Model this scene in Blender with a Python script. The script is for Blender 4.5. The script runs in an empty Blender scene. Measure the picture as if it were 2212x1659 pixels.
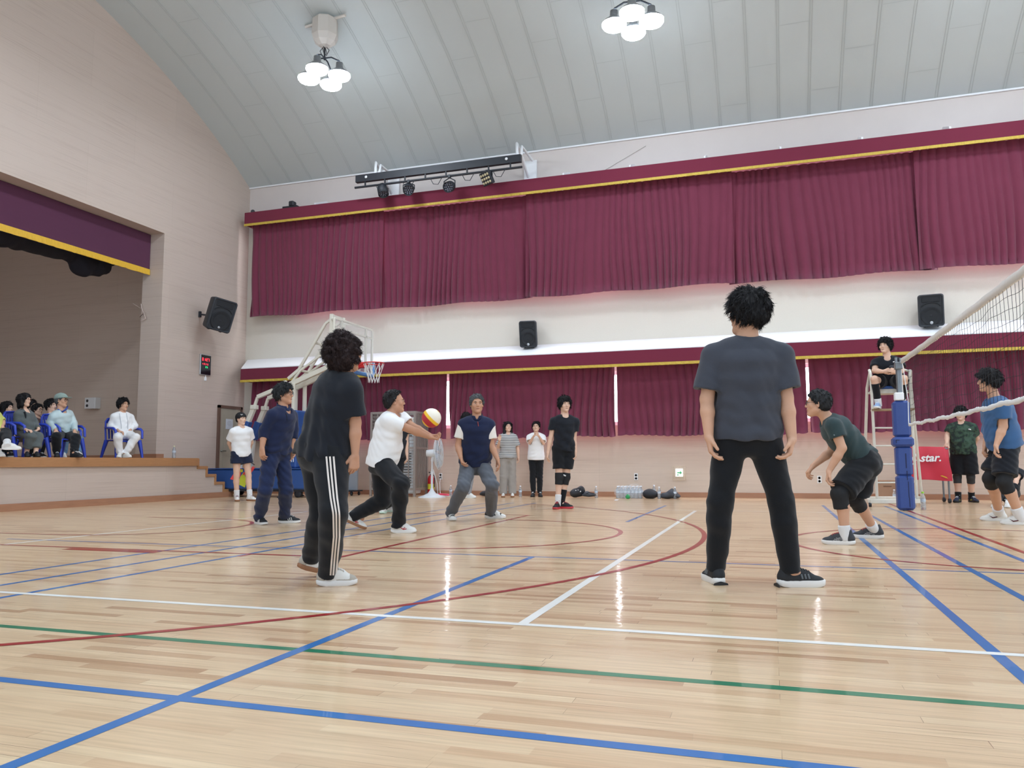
import bpy, math, random
import numpy as np
from mathutils import Vector, Matrix

# ------------------------------------------------------------------ camera, world, exposure
FPX = 1709.0
YAW, PITCH, ROLL, CAMH = math.radians(-18.045), math.radians(5.66), math.radians(-0.243), 0.75
sc = bpy.context.scene
col = sc.collection
fw = np.array([math.sin(YAW) * math.cos(PITCH), math.cos(YAW) * math.cos(PITCH), math.sin(PITCH)])
_r = np.array([math.cos(YAW), -math.sin(YAW), 0.0])
_u = np.cross(_r, fw)
cr = math.cos(ROLL) * _r + math.sin(ROLL) * _u
cu = -math.sin(ROLL) * _r + math.cos(ROLL) * _u
CAM = np.array([0.0, 0.0, CAMH])
cd = bpy.data.cameras.new('camera')
cam = bpy.data.objects.new('camera', cd)
col.objects.link(cam)
M = Matrix(((cr[0], cu[0], -fw[0], 0), (cr[1], cu[1], -fw[1], 0), (cr[2], cu[2], -fw[2], CAMH), (0, 0, 0, 1)))
cam.matrix_world = M
cd.sensor_fit = 'HORIZONTAL'
cd.sensor_width = 36.0
cd.lens = 36.0 * FPX / 2212.0
cd.clip_start = 0.05
sc.camera = cam
sc.view_settings.view_transform = 'Standard'
sc.view_settings.look = 'None'
sc.view_settings.gamma = 1.0
sc.view_settings.exposure = 0.55
sc.view_settings.use_curve_mapping = False
W = bpy.data.worlds.new('hall_fill')  # even fill light added through the open sides, not a real source
sc.world = W
W.use_nodes = True
W.node_tree.nodes['Background'].inputs[0].default_value = (0.80, 0.93, 1.08, 1)
W.node_tree.nodes['Background'].inputs[1].default_value = 0.85
LAMP = 42.0
LAMP_TINT = (0.86, 0.97, 1.10, 1)

# ------------------------------------------------------------------ picture <-> place helpers (surveying the hall)
def ray(px, py):
    return (px - 1106.0) / FPX * cr - (py - 829.5) / FPX * cu + fw
def P(px, py, D):
    return CAM + D * ray(px, py)
def depth(q):
    return float((np.asarray(q, float) - CAM) @ fw)
def G(px, py, z=0.0):
    d = ray(px, py)
    return CAM + d * ((z - CAMH) / d[2])
def AX(px, py, x):
    d = ray(px, py); return CAM + d * (x / d[0])
def AY(px, py, y):
    d = ray(px, py); return CAM + d * (y / d[1])

# ------------------------------------------------------------------ materials
MATS = {}
def srgb(r, g, b):
    f = lambda c: (c / 12.92 if c <= 0.04045 else ((c + 0.055) / 1.055) ** 2.4)
    return (f(r / 255.0), f(g / 255.0), f(b / 255.0), 1)
def nodes_of(m):
    return m.node_tree.nodes, m.node_tree.links
def mat(name, rgb, rough=0.6, metal=0.0, var=0.0, scale=20.0, bump=0.0, bscale=200.0, emit=0.0, coat=0.0, sheen=0.0, trans=0.0, alpha=1.0, stretch=None, spec=None):
    if name in MATS: return MATS[name]
    m = bpy.data.materials.new(name); m.use_nodes = True
    n, l = nodes_of(m); b = n['Principled BSDF']
    c = srgb(*rgb)
    b.inputs['Base Color'].default_value = c
    b.inputs['Roughness'].default_value = rough
    b.inputs['Metallic'].default_value = metal
    b.inputs['Coat Weight'].default_value = coat
    b.inputs['Sheen Weight'].default_value = sheen
    b.inputs['Transmission Weight'].default_value = trans
    b.inputs['Alpha'].default_value = alpha
    if spec is not None: b.inputs['Specular IOR Level'].default_value = spec
    if emit > 0:
        b.inputs['Emission Color'].default_value = c
        b.inputs['Emission Strength'].default_value = emit
    tc = n.new('ShaderNodeTexCoord')
    src = tc.outputs['Object']
    if stretch:
        mp = n.new('ShaderNodeMapping'); mp.inputs['Scale'].default_value = stretch
        l.new(src, mp.inputs['Vector']); src = mp.outputs['Vector']
    if var > 0:
        nz = n.new('ShaderNodeTexNoise'); nz.inputs['Scale'].default_value = scale; nz.inputs['Detail'].default_value = 4
        l.new(src, nz.inputs['Vector'])
        mx = n.new('ShaderNodeMix'); mx.data_type = 'RGBA'
        lo = tuple(max(0, v * (1 - var)) for v in c[:3]) + (1,); hi = tuple(min(1, v * (1 + var)) for v in c[:3]) + (1,)
        mx.inputs['A'].default_value = lo; mx.inputs['B'].default_value = hi
        l.new(nz.outputs['Fac'], mx.inputs['Factor']); l.new(mx.outputs['Result'], b.inputs['Base Color'])
    if bump > 0:
        nb = n.new('ShaderNodeTexNoise'); nb.inputs['Scale'].default_value = bscale; nb.inputs['Detail'].default_value = 3
        l.new(src, nb.inputs['Vector'])
        bp = n.new('ShaderNodeBump'); bp.inputs['Strength'].default_value = bump; bp.inputs['Distance'].default_value = 0.01
        l.new(nb.outputs['Fac'], bp.inputs['Height']); l.new(bp.outputs['Normal'], b.inputs['Normal'])
    MATS[name] = m
    return m
def cloth_mat(name, rgb, rough=0.92, var=0.08):
    return mat(name, rgb, rough, var=var, scale=9.0, bump=0.25, bscale=350.0, sheen=0.15, spec=0.2)

# ------------------------------------------------------------------ mesh helpers
def link(o, parent=None):
    col.objects.link(o)
    if parent is not None: o.parent = parent
    return o
def mesh_obj(name, V, Fc, mats, parent=None, smooth=False, mi=None, uv=None):
    me = bpy.data.meshes.new(name)
    me.from_pydata([tuple(map(float, v)) for v in V], [], [tuple(f) for f in Fc])
    if not isinstance(mats, (list, tuple)): mats = [mats]
    for m in mats: me.materials.append(m)
    if mi is not None: me.polygons.foreach_set('material_index', np.asarray(mi, dtype=np.int32))
    if smooth is True: me.polygons.foreach_set('use_smooth', np.ones(len(me.polygons), dtype=bool))
    elif smooth is not False and smooth is not None:
        me.polygons.foreach_set('use_smooth', np.asarray(smooth, dtype=bool))
    if uv is not None:
        ul = me.uv_layers.new(name='map')
        li = np.empty(len(me.loops), dtype=np.int32); me.loops.foreach_get('vertex_index', li)
        ul.data.foreach_set('uv', np.asarray(uv, dtype=np.float32)[li].ravel())
    me.update()
    return link(bpy.data.objects.new(name, me), parent)
def nrm(v):
    v = np.asarray(v, float); L = np.linalg.norm(v); return v / L if L > 1e-9 else v
def frame_of(d, hint=(0, 0, 1)):
    d = nrm(d); h = np.asarray(hint, float)
    if abs(d @ nrm(h)) > 0.97: h = np.array([1.0, 0, 0]) if abs(d[0]) < 0.9 else np.array([0, 1.0, 0])
    x = nrm(np.cross(h, d)); y = np.cross(d, x)
    return x, y, d
class MB:
    """collects simple solids; build() links them as ONE mesh object"""
    def __init__(s): s.V = []; s.F = []; s.S = []; s.I = []; s.mi = 0
    def add(s, V, Fc, smooth=False):
        o = len(s.V); s.V += [tuple(map(float, v)) for v in V]
        for f in Fc: s.F.append(tuple(i + o for i in f)); s.S.append(smooth); s.I.append(s.mi)
        return s
    def box(s, c, size, ax=None, bev=0.0):
        c = np.asarray(c, float); h = np.asarray(size, float) / 2
        A = np.eye(3) if ax is None else np.asarray(ax, float)
        if bev <= 0:
            V = [c + A.T @ (h * np.array([x, y, z])) for x in (-1, 1) for y in (-1, 1) for z in (-1, 1)]
            return s.add(V, [(0, 1, 3, 2), (4, 6, 7, 5), (0, 4, 5, 1), (2, 3, 7, 6), (0, 2, 6, 4), (1, 5, 7, 3)])
        b = min(bev, *(h * 0.95)); V = []; idx = {}
        for x in (-1, 1):
            for y in (-1, 1):
                for z in (-1, 1):
                    for k in range(3):
                        q = np.array([x, y, z], float) * (h - b); q[k] = (x, y, z)[k] * h[k]
                        idx[(x, y, z, k)] = len(V); V.append(c + A.T @ q)
        Fc = []
        for k in range(3):
            a, e = [(1, 2), (0, 2), (0, 1)][k]
            for sg in (-1, 1):
                q = []
                for (i, j) in ((-1, -1), (1, -1), (1, 1), (-1, 1)):
                    t = [0, 0, 0]; t[k] = sg; t[a] = i; t[e] = j; q.append(idx[tuple(t) + (k,)])
                if (sg > 0) == (k == 1): q = q[::-1]
                Fc.append(tuple(q))
        for k in range(3):
            a, e = [(1, 2), (0, 2), (0, 1)][k]
            for i in (-1, 1):
                for j in (-1, 1):
                    def T(v):
                        t = [0, 0, 0]; t[k] = v; t[a] = i; t[e] = j; return tuple(t)
                    Fc.append((idx[T(-1) + (a,)], idx[T(1) + (a,)], idx[T(1) + (e,)], idx[T(-1) + (e,)]))
        for x in (-1, 1):
            for y in (-1, 1):
                for z in (-1, 1):
                    Fc.append(tuple(idx[(x, y, z, k)] for k in range(3)))
        return s.add(V, Fc)
    def tube(s, pts, r, n=8, cap=True, closed=False, smooth=True):
        pts = [np.asarray(p, float) for p in pts]; m = len(pts)
        rs = r if isinstance(r, (list, tuple)) else [r] * m
        V = []; Fc = []; px = None
        for i, p in enumerate(pts):
            if closed: d = pts[(i + 1) % m] - pts[i - 1]
            else: d = pts[min(i + 1, m - 1)] - pts[max(i - 1, 0)]
            d = nrm(d)
            if px is None: x, y, _ = frame_of(d)
            else:
                x = px - d * (px @ d); x = nrm(x); y = np.cross(d, x)
            px = x
            for k in range(n):
                a = 2 * math.pi * k / n
                V.append(p + rs[i] * (math.cos(a) * x + math.sin(a) * y))
        for i in range(m if closed else m - 1):
            for k in range(n):
                k2 = (k + 1) % n; i2 = (i + 1) % m
                Fc.append((i * n + k, i * n + k2, i2 * n + k2, i2 * n + k))
        s.add(V, Fc, smooth)
        if cap and not closed:
            s.add(V[:n], [tuple(range(n))[::-1]]); s.add(V[-n:], [tuple(range(n))])
        return s
    def lathe(s, prof, c, axis=(0, 0, 1), n=20, cap=True, smooth=True, ang=None):
        x, y, d = frame_of(np.asarray(axis, float)); c = np.asarray(c, float); V = []; Fc = []; m = len(prof)
        for (r, h) in prof:
            for k in range(n):
                a = 2 * math.pi * k / n
                V.append(c + d * h + r * (math.cos(a) * x + math.sin(a) * y))
        for i in range(m - 1):
            for k in range(n):
                k2 = (k + 1) % n
                Fc.append((i * n + k, i * n + k2, (i + 1) * n + k2, (i + 1) * n + k))
        s.add(V, Fc, smooth)
        if cap:
            if prof[0][0] > 1e-4: s.add(V[:n], [tuple(range(n))[::-1]])
            if prof[-1][0] > 1e-4: s.add(V[-n:], [tuple(range(n))])
        return s
    def prism(s, poly, o, u, v, w):
        """polygon poly (in u,v) from plane o, extruded along w"""
        o, u, v, w = (np.asarray(q, float) for q in (o, u, v, w)); n = len(poly)
        A = [o + a * u + b * v for a, b in poly]; B = [q + w for q in A]
        return s.add(A + B, [tuple(range(n))[::-1], tuple(range(n, 2 * n))] + [(i, (i + 1) % n, n + (i + 1) % n, n + i) for i in range(n)])
    def grid(s, V2, smooth=True, flip=False):
        """V2: rows of points"""
        R = len(V2); Cn = len(V2[0]); V = [p for row in V2 for p in row]; Fc = []
        for i in range(R - 1):
            for j in range(Cn - 1):
                q = (i * Cn + j, i * Cn + j + 1, (i + 1) * Cn + j + 1, (i + 1) * Cn + j)
                Fc.append(q[::-1] if flip else q)
        return s.add(V, Fc, smooth)
    def build(s, name, mats, parent=None):
        return mesh_obj(name, s.V, s.F, mats, parent, smooth=s.S, mi=s.I)
def empty(name, loc, label, cat, group=None):
    o = bpy.data.objects.new(name, None); col.objects.link(o)
    o.empty_display_size = 0.1
    o['_loc'] = 0
    del o['_loc']
    return tag(o, label, cat, group)
def tag(o, label, cat, group=None, kind=None):
    if label: o['label'] = label
    if cat: o['category'] = cat
    if group: o['group'] = group
    if kind: o['kind'] = kind
    return o
def struct(o):
    o['kind'] = 'structure'; return o

# ------------------------------------------------------------------ hall dimensions
XL, YW, XR, YN = -12.87, 17.2, 15.0, -0.6
ZS = 0.87                       # stage height
YE = 14.18                      # right-hand edge of the stage opening
YC, ZC, RC = 8.3, -5.5, 16.16   # vault

def vault_z(y): return ZC + math.sqrt(RC * RC - (y - YC) ** 2)

# --- wall panelling with a fine horizontal grain
def grain_mat(name, rgb, dark, panel=(2.4, 1.2), axis='XZ', fine=70.0):
    m = bpy.data.materials.new(name); m.use_nodes = True
    n, l = nodes_of(m); b = n['Principled BSDF']; b.inputs['Roughness'].default_value = 0.55
    b.inputs['Specular IOR Level'].default_value = 0.3
    tc = n.new('ShaderNodeTexCoord')
    sx = n.new('ShaderNodeSeparateXYZ'); l.new(tc.outputs['Object'], sx.inputs[0])
    cb = n.new('ShaderNodeCombineXYZ')
    l.new(sx.outputs['X' if axis == 'XZ' else 'Y'], cb.inputs[0]); l.new(sx.outputs['Z'], cb.inputs[1])
    def noise(scx, scy, detail):
        mp = n.new('ShaderNodeMapping'); mp.inputs['Scale'].default_value = (scx, scy, 1); l.new(cb.outputs[0], mp.inputs['Vector'])
        t = n.new('ShaderNodeTexNoise'); t.inputs['Scale'].default_value = 1.0; t.inputs['Detail'].default_value = detail; t.inputs['Roughness'].default_value = 0.6
        l.new(mp.outputs[0], t.inputs['Vector']); return t
    a = noise(0.9, fine, 3.0); c = noise(0.35, 9.0, 3.0)
    mxf = n.new('ShaderNodeMath'); mxf.operation = 'MULTIPLY_ADD'; mxf.inputs[1].default_value = 0.855
    l.new(a.outputs['Fac'], mxf.inputs[0])
    m2 = n.new('ShaderNodeMath'); m2.operation = 'MULTIPLY'; m2.inputs[1].default_value = 0.45; l.new(c.outputs['Fac'], m2.inputs[0]); l.new(m2.outputs[0], mxf.inputs[2])
    rp = n.new('ShaderNodeValToRGB'); rp.color_ramp.elements[0].position = 0.34; rp.color_ramp.elements[1].position = 0.64
    rp.color_ramp.elements[0].color = srgb(*dark); rp.color_ramp.elements[1].color = srgb(*rgb)
    l.new(mxf.outputs[0], rp.inputs[0])
    br = n.new('ShaderNodeTexBrick'); br.offset = 0.5
    br.inputs['Color1'].default_value = (1, 1, 1, 1); br.inputs['Color2'].default_value = (0.97, 0.97, 0.97, 1); br.inputs['Mortar'].default_value = (0.90, 0.89, 0.88, 1)
    br.inputs['Scale'].default_value = 1.0; br.inputs['Mortar Size'].default_value = 0.004
    br.inputs['Brick Width'].default_value = panel[0]; br.inputs['Row Height'].default_value = panel[1]
    l.new(cb.outputs[0], br.inputs['Vector'])
    mm = n.new('ShaderNodeMix'); mm.data_type = 'RGBA'; mm.blend_type = 'MULTIPLY'; mm.inputs['Factor'].default_value = 1.0
    l.new(rp.outputs[0], mm.inputs['A']); l.new(br.outputs['Color'], mm.inputs['B']); l.new(mm.outputs['Result'], b.inputs['Base Color'])
    return m
M_panel = grain_mat('beige_wood_panel', (210, 192, 176), (192, 172, 156), axis='XZ')
M_panelY = grain_mat('beige_wood_panel_side', (200, 184, 172), (180, 162, 150), axis='YZ')
M_cream = mat('cream_woven_wallcover', (214, 208, 196), 0.85, var=0.05, scale=60, bump=0.1, bscale=120)
M_pinkwall = mat('pale_plaster', (212, 203, 198), 0.8, var=0.03, scale=3)
M_white = mat('white_paint', (238, 240, 242), 0.5)
M_ceil = mat('ceiling_panel', (192, 200, 200), 0.6, var=0.04, scale=0.8)
M_ceilrib = mat('ceiling_batten', (180, 188, 188), 0.6)
M_oak = mat('oak_trim', (176, 128, 86), 0.4, var=0.15, scale=6, stretch=(1, 1, 6), coat=0.2)
M_oak2 = mat('skirting_wood', (168, 122, 94), 0.45, var=0.2, scale=3, stretch=(1, 1, 8))

# --- floor: maple strips with painted court lines
def floor_mat():
    m = bpy.data.materials.new('maple_strip_floor'); m.use_nodes = True
    n, l = nodes_of(m); b = n['Principled BSDF']
    tc = n.new('ShaderNodeTexCoord')
    br = n.new('ShaderNodeTexBrick'); br.offset = 0.37; br.offset_frequency = 3; br.squash = 1.35; br.squash_frequency = 2
    br.inputs['Color1'].default_value = (0, 0, 0, 1); br.inputs['Color2'].default_value = (1, 1, 1, 1); br.inputs['Mortar'].default_value = (0.5, 0.5, 0.5, 1)
    br.inputs['Scale'].default_value = 1.0; br.inputs['Mortar Size'].default_value = 0.0011; br.inputs['Mortar Smooth'].default_value = 0.3
    br.inputs['Brick Width'].default_value = 0.62; br.inputs['Row Height'].default_value = 0.058
    l.new(tc.outputs['Object'], br.inputs['Vector'])
    rp = n.new('ShaderNodeValToRGB'); e = rp.color_ramp.elements
    e[0].position = 0.0; e[0].color = srgb(186, 148, 113); e[1].position = 1.0; e[1].color = srgb(226, 200, 164)
    k = e.new(0.12); k.color = srgb(208, 174, 138)
    k = e.new(0.35); k.color = srgb(217, 187, 151)
    k = e.new(0.8); k.color = srgb(221, 192, 156)
    l.new(br.outputs['Color'], rp.inputs[0])
    mp = n.new('ShaderNodeMapping'); mp.inputs['Scale'].default_value = (3.0, 60.0, 1); l.new(tc.outputs['Object'], mp.inputs['Vector'])
    nz = n.new('ShaderNodeTexNoise'); nz.inputs['Scale'].default_value = 1.0; nz.inputs['Detail'].default_value = 5; l.new(mp.outputs[0], nz.inputs['Vector'])
    r2 = n.new('ShaderNodeValToRGB'); r2.color_ramp.elements[0].color = (0.86, 0.84, 0.81, 1); r2.color_ramp.elements[1].color = (1.08, 1.08, 1.08, 1)
    r2.color_ramp.elements[0].position = 0.3; r2.color_ramp.elements[1].position = 0.7
    l.new(nz.outputs['Fac'], r2.inputs[0])
    mm = n.new('ShaderNodeMix'); mm.data_type = 'RGBA'; mm.blend_type = 'MULTIPLY'; mm.inputs['Factor'].default_value = 1.0
    l.new(rp.outputs[0], mm.inputs['A']); l.new(r2.outputs[0], mm.inputs['B'])
    # dark seams between some strips
    sm = n.new('ShaderNodeMix'); sm.data_type = 'RGBA'; sm.inputs['B'].default_value = srgb(120, 88, 62)
    nq = n.new('ShaderNodeTexNoise'); nq.inputs['Scale'].default_value = 2.2; l.new(tc.outputs['Object'], nq.inputs['Vector'])
    g1 = n.new('ShaderNodeMapRange'); g1.inputs['From Min'].default_value = 0.45; g1.inputs['From Max'].default_value = 0.62; l.new(nq.outputs['Fac'], g1.inputs[0])
    g2 = n.new('ShaderNodeMath'); g2.operation = 'MULTIPLY'; l.new(br.outputs['Fac'], g2.inputs[0]); l.new(g1.outputs[0], g2.inputs[1])
    l.new(g2.outputs[0], sm.inputs['Factor']); l.new(mm.outputs['Result'], sm.inputs['A']); l.new(sm.outputs['Result'], b.inputs['Base Color'])
    b.inputs['Roughness'].default_value = 0.32
    b.inputs['Specular IOR Level'].default_value = 0.4
    b.inputs['Coat Weight'].default_value = 0.34; b.inputs['Coat Roughness'].default_value = 0.085; b.inputs['Coat IOR'].default_value = 1.45
    # slight waviness of the lacquer, strip by strip
    bp = n.new('ShaderNodeBump'); bp.inputs['Strength'].default_value = 0.05; bp.inputs['Distance'].default_value = 0.004
    l.new(br.outputs['Color'], bp.inputs['Height'])
    n3 = n.new('ShaderNodeTexNoise'); n3.inputs['Scale'].default_value = 14.0; l.new(tc.outputs['Object'], n3.inputs['Vector'])
    bp2 = n.new('ShaderNodeBump'); bp2.inputs['Strength'].default_value = 0.10; bp2.inputs['Distance'].default_value = 0.01
    l.new(n3.outputs['Fac'], bp2.inputs['Height']); l.new(bp.outputs['Normal'], bp2.inputs['Normal'])
    l.new(bp2.outputs['Normal'], b.inputs['Normal']); l.new(bp2.outputs['Normal'], b.inputs['Coat Normal'])
    return m
def paint(name, rgb):
    return mat(name, rgb, 0.3, var=0.08, scale=3, coat=0.3)
M_floor = floor_mat()
fl = MB()
fl.add([(XL, YN, 0), (XR, YN, 0), (XR, YW, 0), (XL, YW, 0)], [(0, 1, 2, 3)])
LZ = 0.0006
def lx(y, x0, x1, w=0.05):
    fl.add([(x0, y - w / 2, LZ), (x1, y - w / 2, LZ), (x1, y + w / 2, LZ), (x0, y + w / 2, LZ)], [(0, 1, 2, 3)])
def ly(x, y0, y1, w=0.05):
    z = LZ + 0.0001
    fl.add([(x - w / 2, y0, z), (x + w / 2, y0, z), (x + w / 2, y1, z), (x - w / 2, y1, z)], [(0, 1, 2, 3)])
def larc(cx, cy, r, a0, a1, w=0.05, n=64):
    V = []
    for i in range(n + 1):
        a = math.radians(a0 + (a1 - a0) * i / n)
        for q in (r - w / 2, r + w / 2): V.append((cx + q * math.cos(a), cy + q * math.sin(a), LZ + 0.0002))
    fl.add(V, [(2 * i, 2 * i + 1, 2 * i + 3, 2 * i + 2) for i in range(n)])
def layer(i, z):
    global LZ
    fl.mi = i; LZ = z
layer(2, 0.0005)   # green
lx(2.86, -11, 14)
layer(3, 0.0007)   # blue
lx(2.165, -11, 14); lx(6.15, -7.4, 9.0, 0.035)
ly(-1.835, 0.2, 6.15); ly(-1.75, 10.0, 13.9, 0.05)
for x in (-5.05, -4.6, -4.17): ly(x, 1.2, 14.2, 0.045)
ly(0.806, 0.6, 14.6); ly(1.28, 0.6, 14.6); ly(1.77, 0.6, 14.6)
layer(1, 0.0010)   # white volleyball court
lx(3.6, -7.0, 10.94); lx(12.6, -7.0, 10.94, 0.04); ly(-6.9, 3.6, 12.6); ly(-1.13, 3.6, 12.5); ly(5.0, 3.6, 12.6)
layer(4, 0.0013)   # red basketball
ly(1.935, 0.5, 15.6)
ly(-3.31, 5.7, 10.93); lx(5.69, -9.4, -3.29, 0.05); lx(10.9, -9.4, -3.31, 0.05)
larc(-3.31, 8.2, 1.78, -90, 90); larc(1.935, 8.1, 1.8, 0, 360)
larc(-7.5, 7.8, 6.85, -62, 62, 0.05, 90)
larc(-7.3, 7.9, 1.25, -90, 90)
lx(6.65, -8.4, -7.3, 0.04); lx(9.15, -8.4, -7.3, 0.04)
lx(5.58, -6.0, -5.0, 0.12); lx(5.58, -4.16, -4.11, 0.14)
floor = struct(fl.build('floor', [M_floor, paint('white_line_paint', (246, 246, 240)), paint('green_line_paint', (30, 122, 88)), paint('blue_line_paint', (50, 114, 178)), paint('red_line_paint', (160, 34, 38))]))

# --- far wall, in bands
def slab(name, x0, x1, y0, y1, z0, z1, m):
    return struct(MB().box(((x0 + x1) / 2, (y0 + y1) / 2, (z0 + z1) / 2), (x1 - x0, y1 - y0, z1 - z0)).build(name, m))
slab('wall_far_panelled', XL - 0.3, XR, YW, YW + 0.25, 0, 1.55, M_panel)
slab('wall_far_middle', XL - 0.3, XR, YW, YW + 0.25, 2.75, 4.78, M_cream)
slab('wall_far_upper', XL - 0.3, XR, YW, YW + 0.25, 6.75, 8.02, M_pinkwall)
slab('baseboard_far', XL, XR, YW - 0.018, YW - 0.001, 0, 0.105, M_oak2)
slab('baseboard_left', XL + 0.001, XL + 0.018, 15.3, YW - 0.02, 0, 0.105, M_oak2)
# windows behind the curtains: daylight through frosted panes
M_pane = mat('daylit_frosted_pane', (244, 248, 255), 0.4, emit=8.5)
wn = 0
for (z0, z1) in ((1.55, 2.75), (4.78, 6.75)):
    x = XL + 1.5
    slab('wall_glow_block_%d' % (1 if z0 < 3 else 2), XL - 0.3, XL + 1.5, YW, YW + 0.25, z0, z1, M_cream)  # unseen wall fill, added to block window glow at the corner
    while x < 9:
        wn += 1
        fr = MB()
        x1 = x + 2.9
        fr.box((x + 0.05, YW + 0.12, (z0 + z1) / 2), (0.1, 0.12, z1 - z0)); fr.box((x1 - 0.05, YW + 0.12, (z0 + z1) / 2), (0.1, 0.12, z1 - z0))
        fr.box(((x + x1) / 2, YW + 0.12, z0 + 0.04), (2.7, 0.12, 0.08)); fr.box(((x + x1) / 2, YW + 0.12, z1 - 0.04), (2.7, 0.12, 0.08))
        fr.box(((x + x1) / 2, YW + 0.12, (z0 + z1) / 2), (0.06, 0.1, z1 - z0 - 0.16))
        o = struct(fr.build('window_%d' % wn, M_white))
        MB().box(((x + x1) / 2, YW + 0.14, (z0 + z1) / 2), (2.72, 0.02, z1 - z0 - 0.1)).build('pane', M_pane, o)
        x = x1
# white sloping ledge over the lower valance
o = MB(); lv = []
for (yy0, zz0, xa) in ((YW - .002, 3.42, -12.80), (16.53, 3.115, -12.485), (16.53, 3.095, -12.485), (YW - .002, 3.07, -12.80)): lv += [(xa, yy0, zz0), (XR, yy0, zz0)]
o.add(lv, [(0, 1, 3, 2), (2, 3, 5, 4), (4, 5, 7, 6), (6, 7, 1, 0), (0, 2, 4, 6), (1, 7, 5, 3)])
struct(o.build('trim_ledge', M_white))

# --- left (stage) wall with its opening
lw = MB()
def lwall(y0, y1, z0, z1): lw.box((XL - 0.28, (y0 + y1) / 2, (z0 + z1) / 2), (0.56, y1 - y0, z1 - z0))
ztop = 5.94
lwall(YE, YW + 0.25, 0, 8.0)                 # pier between opening and corner
# vaulted gable over the opening
ys = np.linspace(YW, YN, 60)
poly = [(YE, ztop)] + [(YE, 8.0)] + [(YW, 8.0)] + [(y, vault_z(y) + 0.05) for y in ys] + [(YN, ztop)]
lw.prism([(YW + 0.02, 8.0)] + [(y, vault_z(y) + 0.06) for y in ys[1:]] + [(YN, 8.0)], (XL - 0.56, 0, 0), (0, 1, 0), (0, 0, 1), (0.56, 0, 0))
lwall(YN, YE, ztop, 8.0)
lwall(YN, 0.6, 0, ztop)
struct(lw.build('wall_left', M_panelY))
# stage box: floor, interior side wall, back wall
st = MB()
st.box((XL - 4.0 + 0.61, (YN + 15.7) / 2, ZS / 2), (9.22 - 0.0, 15.7 - YN, ZS - 0.002)) if False else None
struct(MB().box((-16.53, 7.5, ZS - 0.06), (7.20, 16.2, 0.12)).box((XL - .03, (YN + YE) / 2, ZS - .065), (.12, YE - YN - .01, .11)).build('floor_stage_deck', M_oak))
struct(MB().box((-16.8, 15.75, 4.0), (6.72, 0.2, 6.3)).build('wall_stage_wing', M_panel))
struct(MB().box((-20.2, 7.5, 4.0), (0.2, 16.5, 6.3)).build('wall_stage_back', M_panelY))
struct(MB().box((-16.8, 7.5, 7.2), (6.72, 16.5, 0.1)).build('ceiling_stage', M_panelY))
o = MB(); o.box((-16.7, 15.64, ZS + 0.05), (6.4, 0.02, 0.1)); o.box((XL - 0.28, YE - 0.011, ZS + 0.05), (0.62, 0.02, 0.1)); o.box((XL + 0.011, YE + 0.1, ZS + 0.05), (0.02, 0.24, 0.1))
struct(o.build('baseboard_stage', M_oak2))
# apron with steps at its right-hand end
XF = -11.68
ap = MB()
ap.box(((XL + XF) / 2, (YN + 14.1) / 2, ZS / 2 - 0.08), (XF - XL - 0.04, 14.1 - YN, ZS - 0.16))
steps = [(14.12, ZS), (14.40, ZS - 0.17), (14.69, ZS - 0.345), (14.98, ZS - 0.52), (15.26, ZS - 0.69)]
for i in range(1, 5):
    y0 = 14.1; y1 = steps[i][0]; z1 = steps[i][1]
    ya = 14.1 if i == 1 else steps[i - 1][0]
    ap.box(((XL + XF) / 2, (ya + y1) / 2, (z1 - 0.05) / 2), (XF - XL - 0.04, y1 - ya, z1 - 0.05))
struct(ap.build('wall_stage_front', M_panelY))
tr = MB()
tr.box(((XL + XF) / 2 + .01, (YN + 14.12) / 2, ZS - 0.078), (XF - XL - 0.01, 14.12 - YN, 0.155))
tr.box((XF + 0.012, (YN + 14.12) / 2, ZS - 0.152), (0.035, 14.12 - YN, 0.02))
for i in range(1, 5):
    y0 = steps[i - 1][0]; y1, z1 = steps[i]
    tr.box(((XL + XF) / 2 + .008, (y0 + y1) / 2 + 0.005, z1 - 0.03), (XF - XL - 0.012, y1 - y0 + 0.03, 0.06))
    zz = steps[i - 1][1]
    tr.box(((XL + XF) / 2 + .009, y0 + 0.004, (z1 + zz) / 2 - 0.036), (XF - XL - 0.012, 0.05, zz - z1 + 0.05))
tr.box(((XL + XF) / 2, 15.265, 0.08), (XF - XL + 0.02, 0.05, 0.19))
struct(tr.build('trim_stage_edge', M_oak))
struct(MB().box((XF + 0.004, (YN + 15.24) / 2, 0.06), (0.03, 15.24 - YN, 0.12)).build('baseboard_stage_front', M_oak2))

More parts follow.
